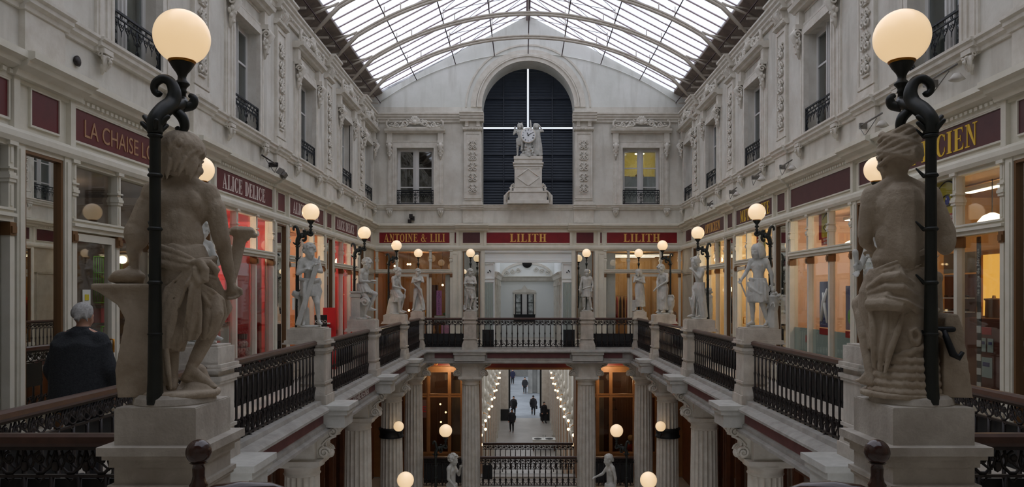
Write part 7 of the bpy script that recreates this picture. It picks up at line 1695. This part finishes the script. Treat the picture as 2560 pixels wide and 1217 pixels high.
# right gallery windows
def poster(u, z, w, h, m, label, side='R', v=.03, extra=None): return item('window_poster', label, 'poster', side, u, v, z, [('sheet', bx(-w / 2, w / 2, 0, .006, 0, h), m)] + (extra or []))
a = MB(); a.tube([(-.12, -.006, .10), (0, -.006, .42), (.12, -.006, .62)], [.03, .045, .02], 6); a.tube([(.12, -.006, .08), (.02, -.006, .36), (-.05, -.006, .56)], [.02, .035, .02], 6)
poster(12.30, 1.12, .42, .74, BLUEP, 'blue poster with pale diagonal shapes in the window under the blank plum sign', extra=[('drawing', a, PAPER), ('caption_strip', bx(-.21, .21, -.004, 0, -.12, -.02), REDP)])
a = MB(); a.ell((0, -.006, .2), (.12, .006, .12)); poster(11.30, 1.12, .40, .66, BLUEP, 'blue and green poster nearest the first right statue', extra=[('green_disc', a, mat('poster_green', rgb(90, 150, 60), .6)), ('caption_strip', bx(-.2, .2, -.004, 0, -.12, -.02), REDP)])
poster(12.95, 1.10, .16, .62, PAPER, 'narrow white photo strip poster in the window under the blank plum sign', extra=[('photo', bx(-.05, .05, -.004, 0, .08, .22), BLUEP), ('photo', bx(-.05, .05, -.004, 0, .34, .48), BLUEP)])
for k, u in enumerate((11.51, 12.40, 13.28)):
    t = item('frosted_band', 'pale frosted band along the bottom of the window under the blank plum sign, %s pane' % ['nearest', 'middle', 'farthest'][k], 'window film', 'R', u, .03, .47, [('film', bx(-.40, .40, 0, .004, 0, .60), FROST)], 'frosted bands')
    if k == 1: plain_text('lettering', 'OUVERT', .13, mat('grey_lettering', rgb(90, 104, 104), .6), t, (0, -.004, .04))
    if k == 2: MB().ell((.18, -.006, .42), (.02, .003, .07)).build('red_flame_mark', REDP, t)
item('red_banner', 'narrow red vertical banner on the cream shop window under the second yellow lettered sign', 'banner', 'R', 14.72, .03, .55, [('banner', bx(-.10, .10, 0, .006, 0, 1.15), REDP), ('white_band', bx(-.1, .1, -.003, 0, .0, .12), PAPER)])
item('dark_doorway', 'dark narrow doorway panel in the far right cream shop', 'panel', 'R', 18.5, .6, .1, [('panel', bx(-.25, .2, 0, .03, 0, 1.9), BLACKB), ('red_notice', bx(-.04, .06, -.01, 0, 1.2, 1.42), REDP)])
item('light_cabinet', 'pale display cabinet in the window under the second yellow lettered sign', 'cabinet', 'R', 15.6, 1.0, .02, [('cabinet', bx(-.6, .6, 0, .4, 0, 1.2), CRMW), ('shelf_line', bx(-.6, .6, -.02, 0, .6, .64), WHITE)])
# nearest right shop
AMBL = emis('amber_backlight', (1.0, .52, .10, 1), .75)
item('lit_niche', 'amber backlit niche inside the nearest right shop', 'lit niche', 'R', 8.64, .62, 1.40, [('backlight', bx(-.40, .40, 0, .02, 0, .72), AMBL), ('surround', MB().frame(-.45, .45, -.05, .77, .05, -.05, .02), WOODO)])
item('brown_counter', 'brown counter below the amber niche in the nearest right shop', 'counter', 'R', 8.50, .32, .02, [('counter', bx(-.42, .36, 0, .26, 0, 1.36), BROWNP)])
item('metal_urn', 'brushed metal drum on the counter of the nearest right shop', 'urn', 'R', 8.54, .44, 1.39, [('drum', MB().lathe([(.085, 0), (.09, .01), (.085, .19), (.10, .20), (.10, .215), (.02, .22), (.015, .25)], 0, 0, 0, 20), CHROME)])
t = item('vertical_banner', 'black vertical banner with small white writing above black and white stripes', 'banner', 'R', 8.16, .04, .47, [('black_banner', bx(-.035, .035, 0, .006, 1.05, 1.80), BLACKB)])
a = MB()
for k in range(7): a.box(-.035, .035, 0, .006, .02 + .15 * k, .09 + .15 * k)
a.build('white_stripes', PAPER, t); b = MB(); b.box(-.035, .035, .006, .01, 0, 1.05); b.build('black_backing', BLACKB, t)
plain_text('lettering', 'les puits de Nantes', .065, PAPER, t, (.018, -.004, 1.42), rot=(pi / 2, -pi / 2, 0))
item('door_panel', 'red brown lower door panel with papers in the nearest right shop window', 'panel', 'R', 8.32, .24, .47, [('panel', bx(-.30, .22, 0, .03, 0, .88), BROWNP), ('red_label', bx(-.16, .06, -.004, 0, .74, .82), REDP)])
for k, (u, z, w, h, n) in enumerate(((8.40, 1.02, .10, .15, 'small upper far'), (8.27, 1.02, .10, .15, 'small upper near'), (8.34, .74, .20, .22, 'large lower'))): item('pasted_paper', '%s paper pasted on the red brown panel at the right edge' % n, 'notice', 'R', u, .232, z, [('sheet', bx(-w / 2, w / 2, 0, .004, 0, h), FROST), ('printing', bx(-w * .3, w * .3, -.003, 0, h * .55, h * .75), BLUEP)])
item('dark_display', 'dark display stand at the right picture edge', 'stand', 'R', 7.98, .30, .47, [('stand', bx(-.09, .09, 0, .1, 0, 1.55), BLACKB), ('eye_mark', MB().tube([(.05 * cos(i * .52), -.004, 1.38 + .022 * sin(i * .52)) for i in range(12)], .005, 5, True), PAPER)])
item('amber_side_panel', 'glowing amber strip beside the dark display stand', 'lit strip', 'R', 7.86, .42, .6, [('strip', bx(-.07, .07, 0, .02, 0, 1.2), AMBL)])
for k in range(6):
    a = MB(); a.box(-.30, .30, 0, .10, 0, .012); b = MB()
    for i in range(4): b.tube([(-.24 + .15 * i, .03, .03), (-.20 + .15 * i, .02, .035), (-.16 + .15 * i, .03, .03)], .008, 5)
    item('spectacle_shelf', 'narrow shelf of spectacles in the nearest right shop, %s' % ['lowest', 'second from the bottom', 'third from the bottom', 'fourth from the bottom', 'fifth from the bottom', 'topmost'][k], 'shelf', 'R', 9.50, .52, .75 + .17 * k, [('board', a, WHITE), ('spectacles', b, BLACKB)], 'spectacle shelves')
item('shelf_back', 'brown panel behind the spectacle shelves', 'panel', 'R', 9.50, .64, .4, [('panel', bx(-.4, .4, 0, .03, 0, 1.5), BROWNP)])
item('grey_sign_board', 'grey board above the spectacle shelves', 'panel', 'R', 9.50, .60, 1.92, [('panel', bx(-.35, .35, 0, .03, 0, .25), mat('grey_board', rgb(128, 118, 100), .8))])
def dome(side, u, v, z, label, r=.16):
    a = MB(); a.lathe([(r, 0), (r * .93, r * .35), (r * .6, r * .75), (r * .15, r * .95)], 0, 0, 0, 18); p = MB(); p.tube([(0, 0, r * .9), (0, 0, 2.98 - z)], .006, 5)
    item('dome_pendant', label, 'lamp', side, u, v, z, [('shade', a, LAMPW), ('cord', p, BLACKB)], 'dome pendant lamps')
dome('R', 8.75, .55, 2.44, 'white dome pendant lamp over the spectacle shelves'); dome('R', 7.8, .55, 2.46, 'white dome pendant lamp at the right picture edge'); dome('R', 12.6, .6, 2.40, 'white dome pendant lamp under the blank plum sign, farther'); dome('R', 11.7, .6, 2.42, 'white dome pendant lamp under the blank plum sign, nearer')
# lower level lights
for k, (x, z) in enumerate(((2.62, -1.55), (2.66, -1.85), (2.50, -2.35), (2.52, -2.75))): item('glass_pendant', 'small lit glass pendant in the lower right end shop, %s' % ['topmost', 'second', 'third', 'lowest'][k], 'lamp', 'E', x, .35, z, [('bulb', MB().ell((0, 0, 0), .045, 10, 8), BULB), ('shade', MB().lathe([(.09, -.05), (.05, 0), (.02, .08)], 0, 0, 0, 12), CHROME)], 'glass pendants in the lower right end shop')
for k, (x, z) in enumerate(((-2.72, -1.75), (-2.55, -2.0), (-2.7, -2.3))): item('small_bulb', 'tiny warm light in the lower left end shop, %s' % ['upper', 'middle', 'lower'][k], 'lamp', 'E', x, .5, z, [('bulb', MB().ell((0, 0, 0), .03, 8, 6), BULB)], 'tiny lights in the lower left end shop')
t = item('sign_board', 'pale board with red letters DE behind the far left column', 'sign', 'E', -3.24, -.09, -1.95, [('board', bx(-.16, .16, 0, .02, -.12, .42), mat('dull_pink_board', rgb(110, 80, 76), .7))]); plain_text('lettering', 'DE', .26, REDP, t, (0, -.006, .05))
item('round_mirror', 'round object on the lower right end shop shelf', 'ornament', 'E', 3.15, .3, -2.75, [('ball', MB().ell((0, 0, 0), .09), CRMW)]); item('red_cushion', 'red cushion below the round ornament in the lower right end shop', 'cushion', 'E', 3.12, .3, -3.05, [('cushion', MB().ell((0, 0, 0), (.14, .08, .12)), REDP)])
finish_fused()
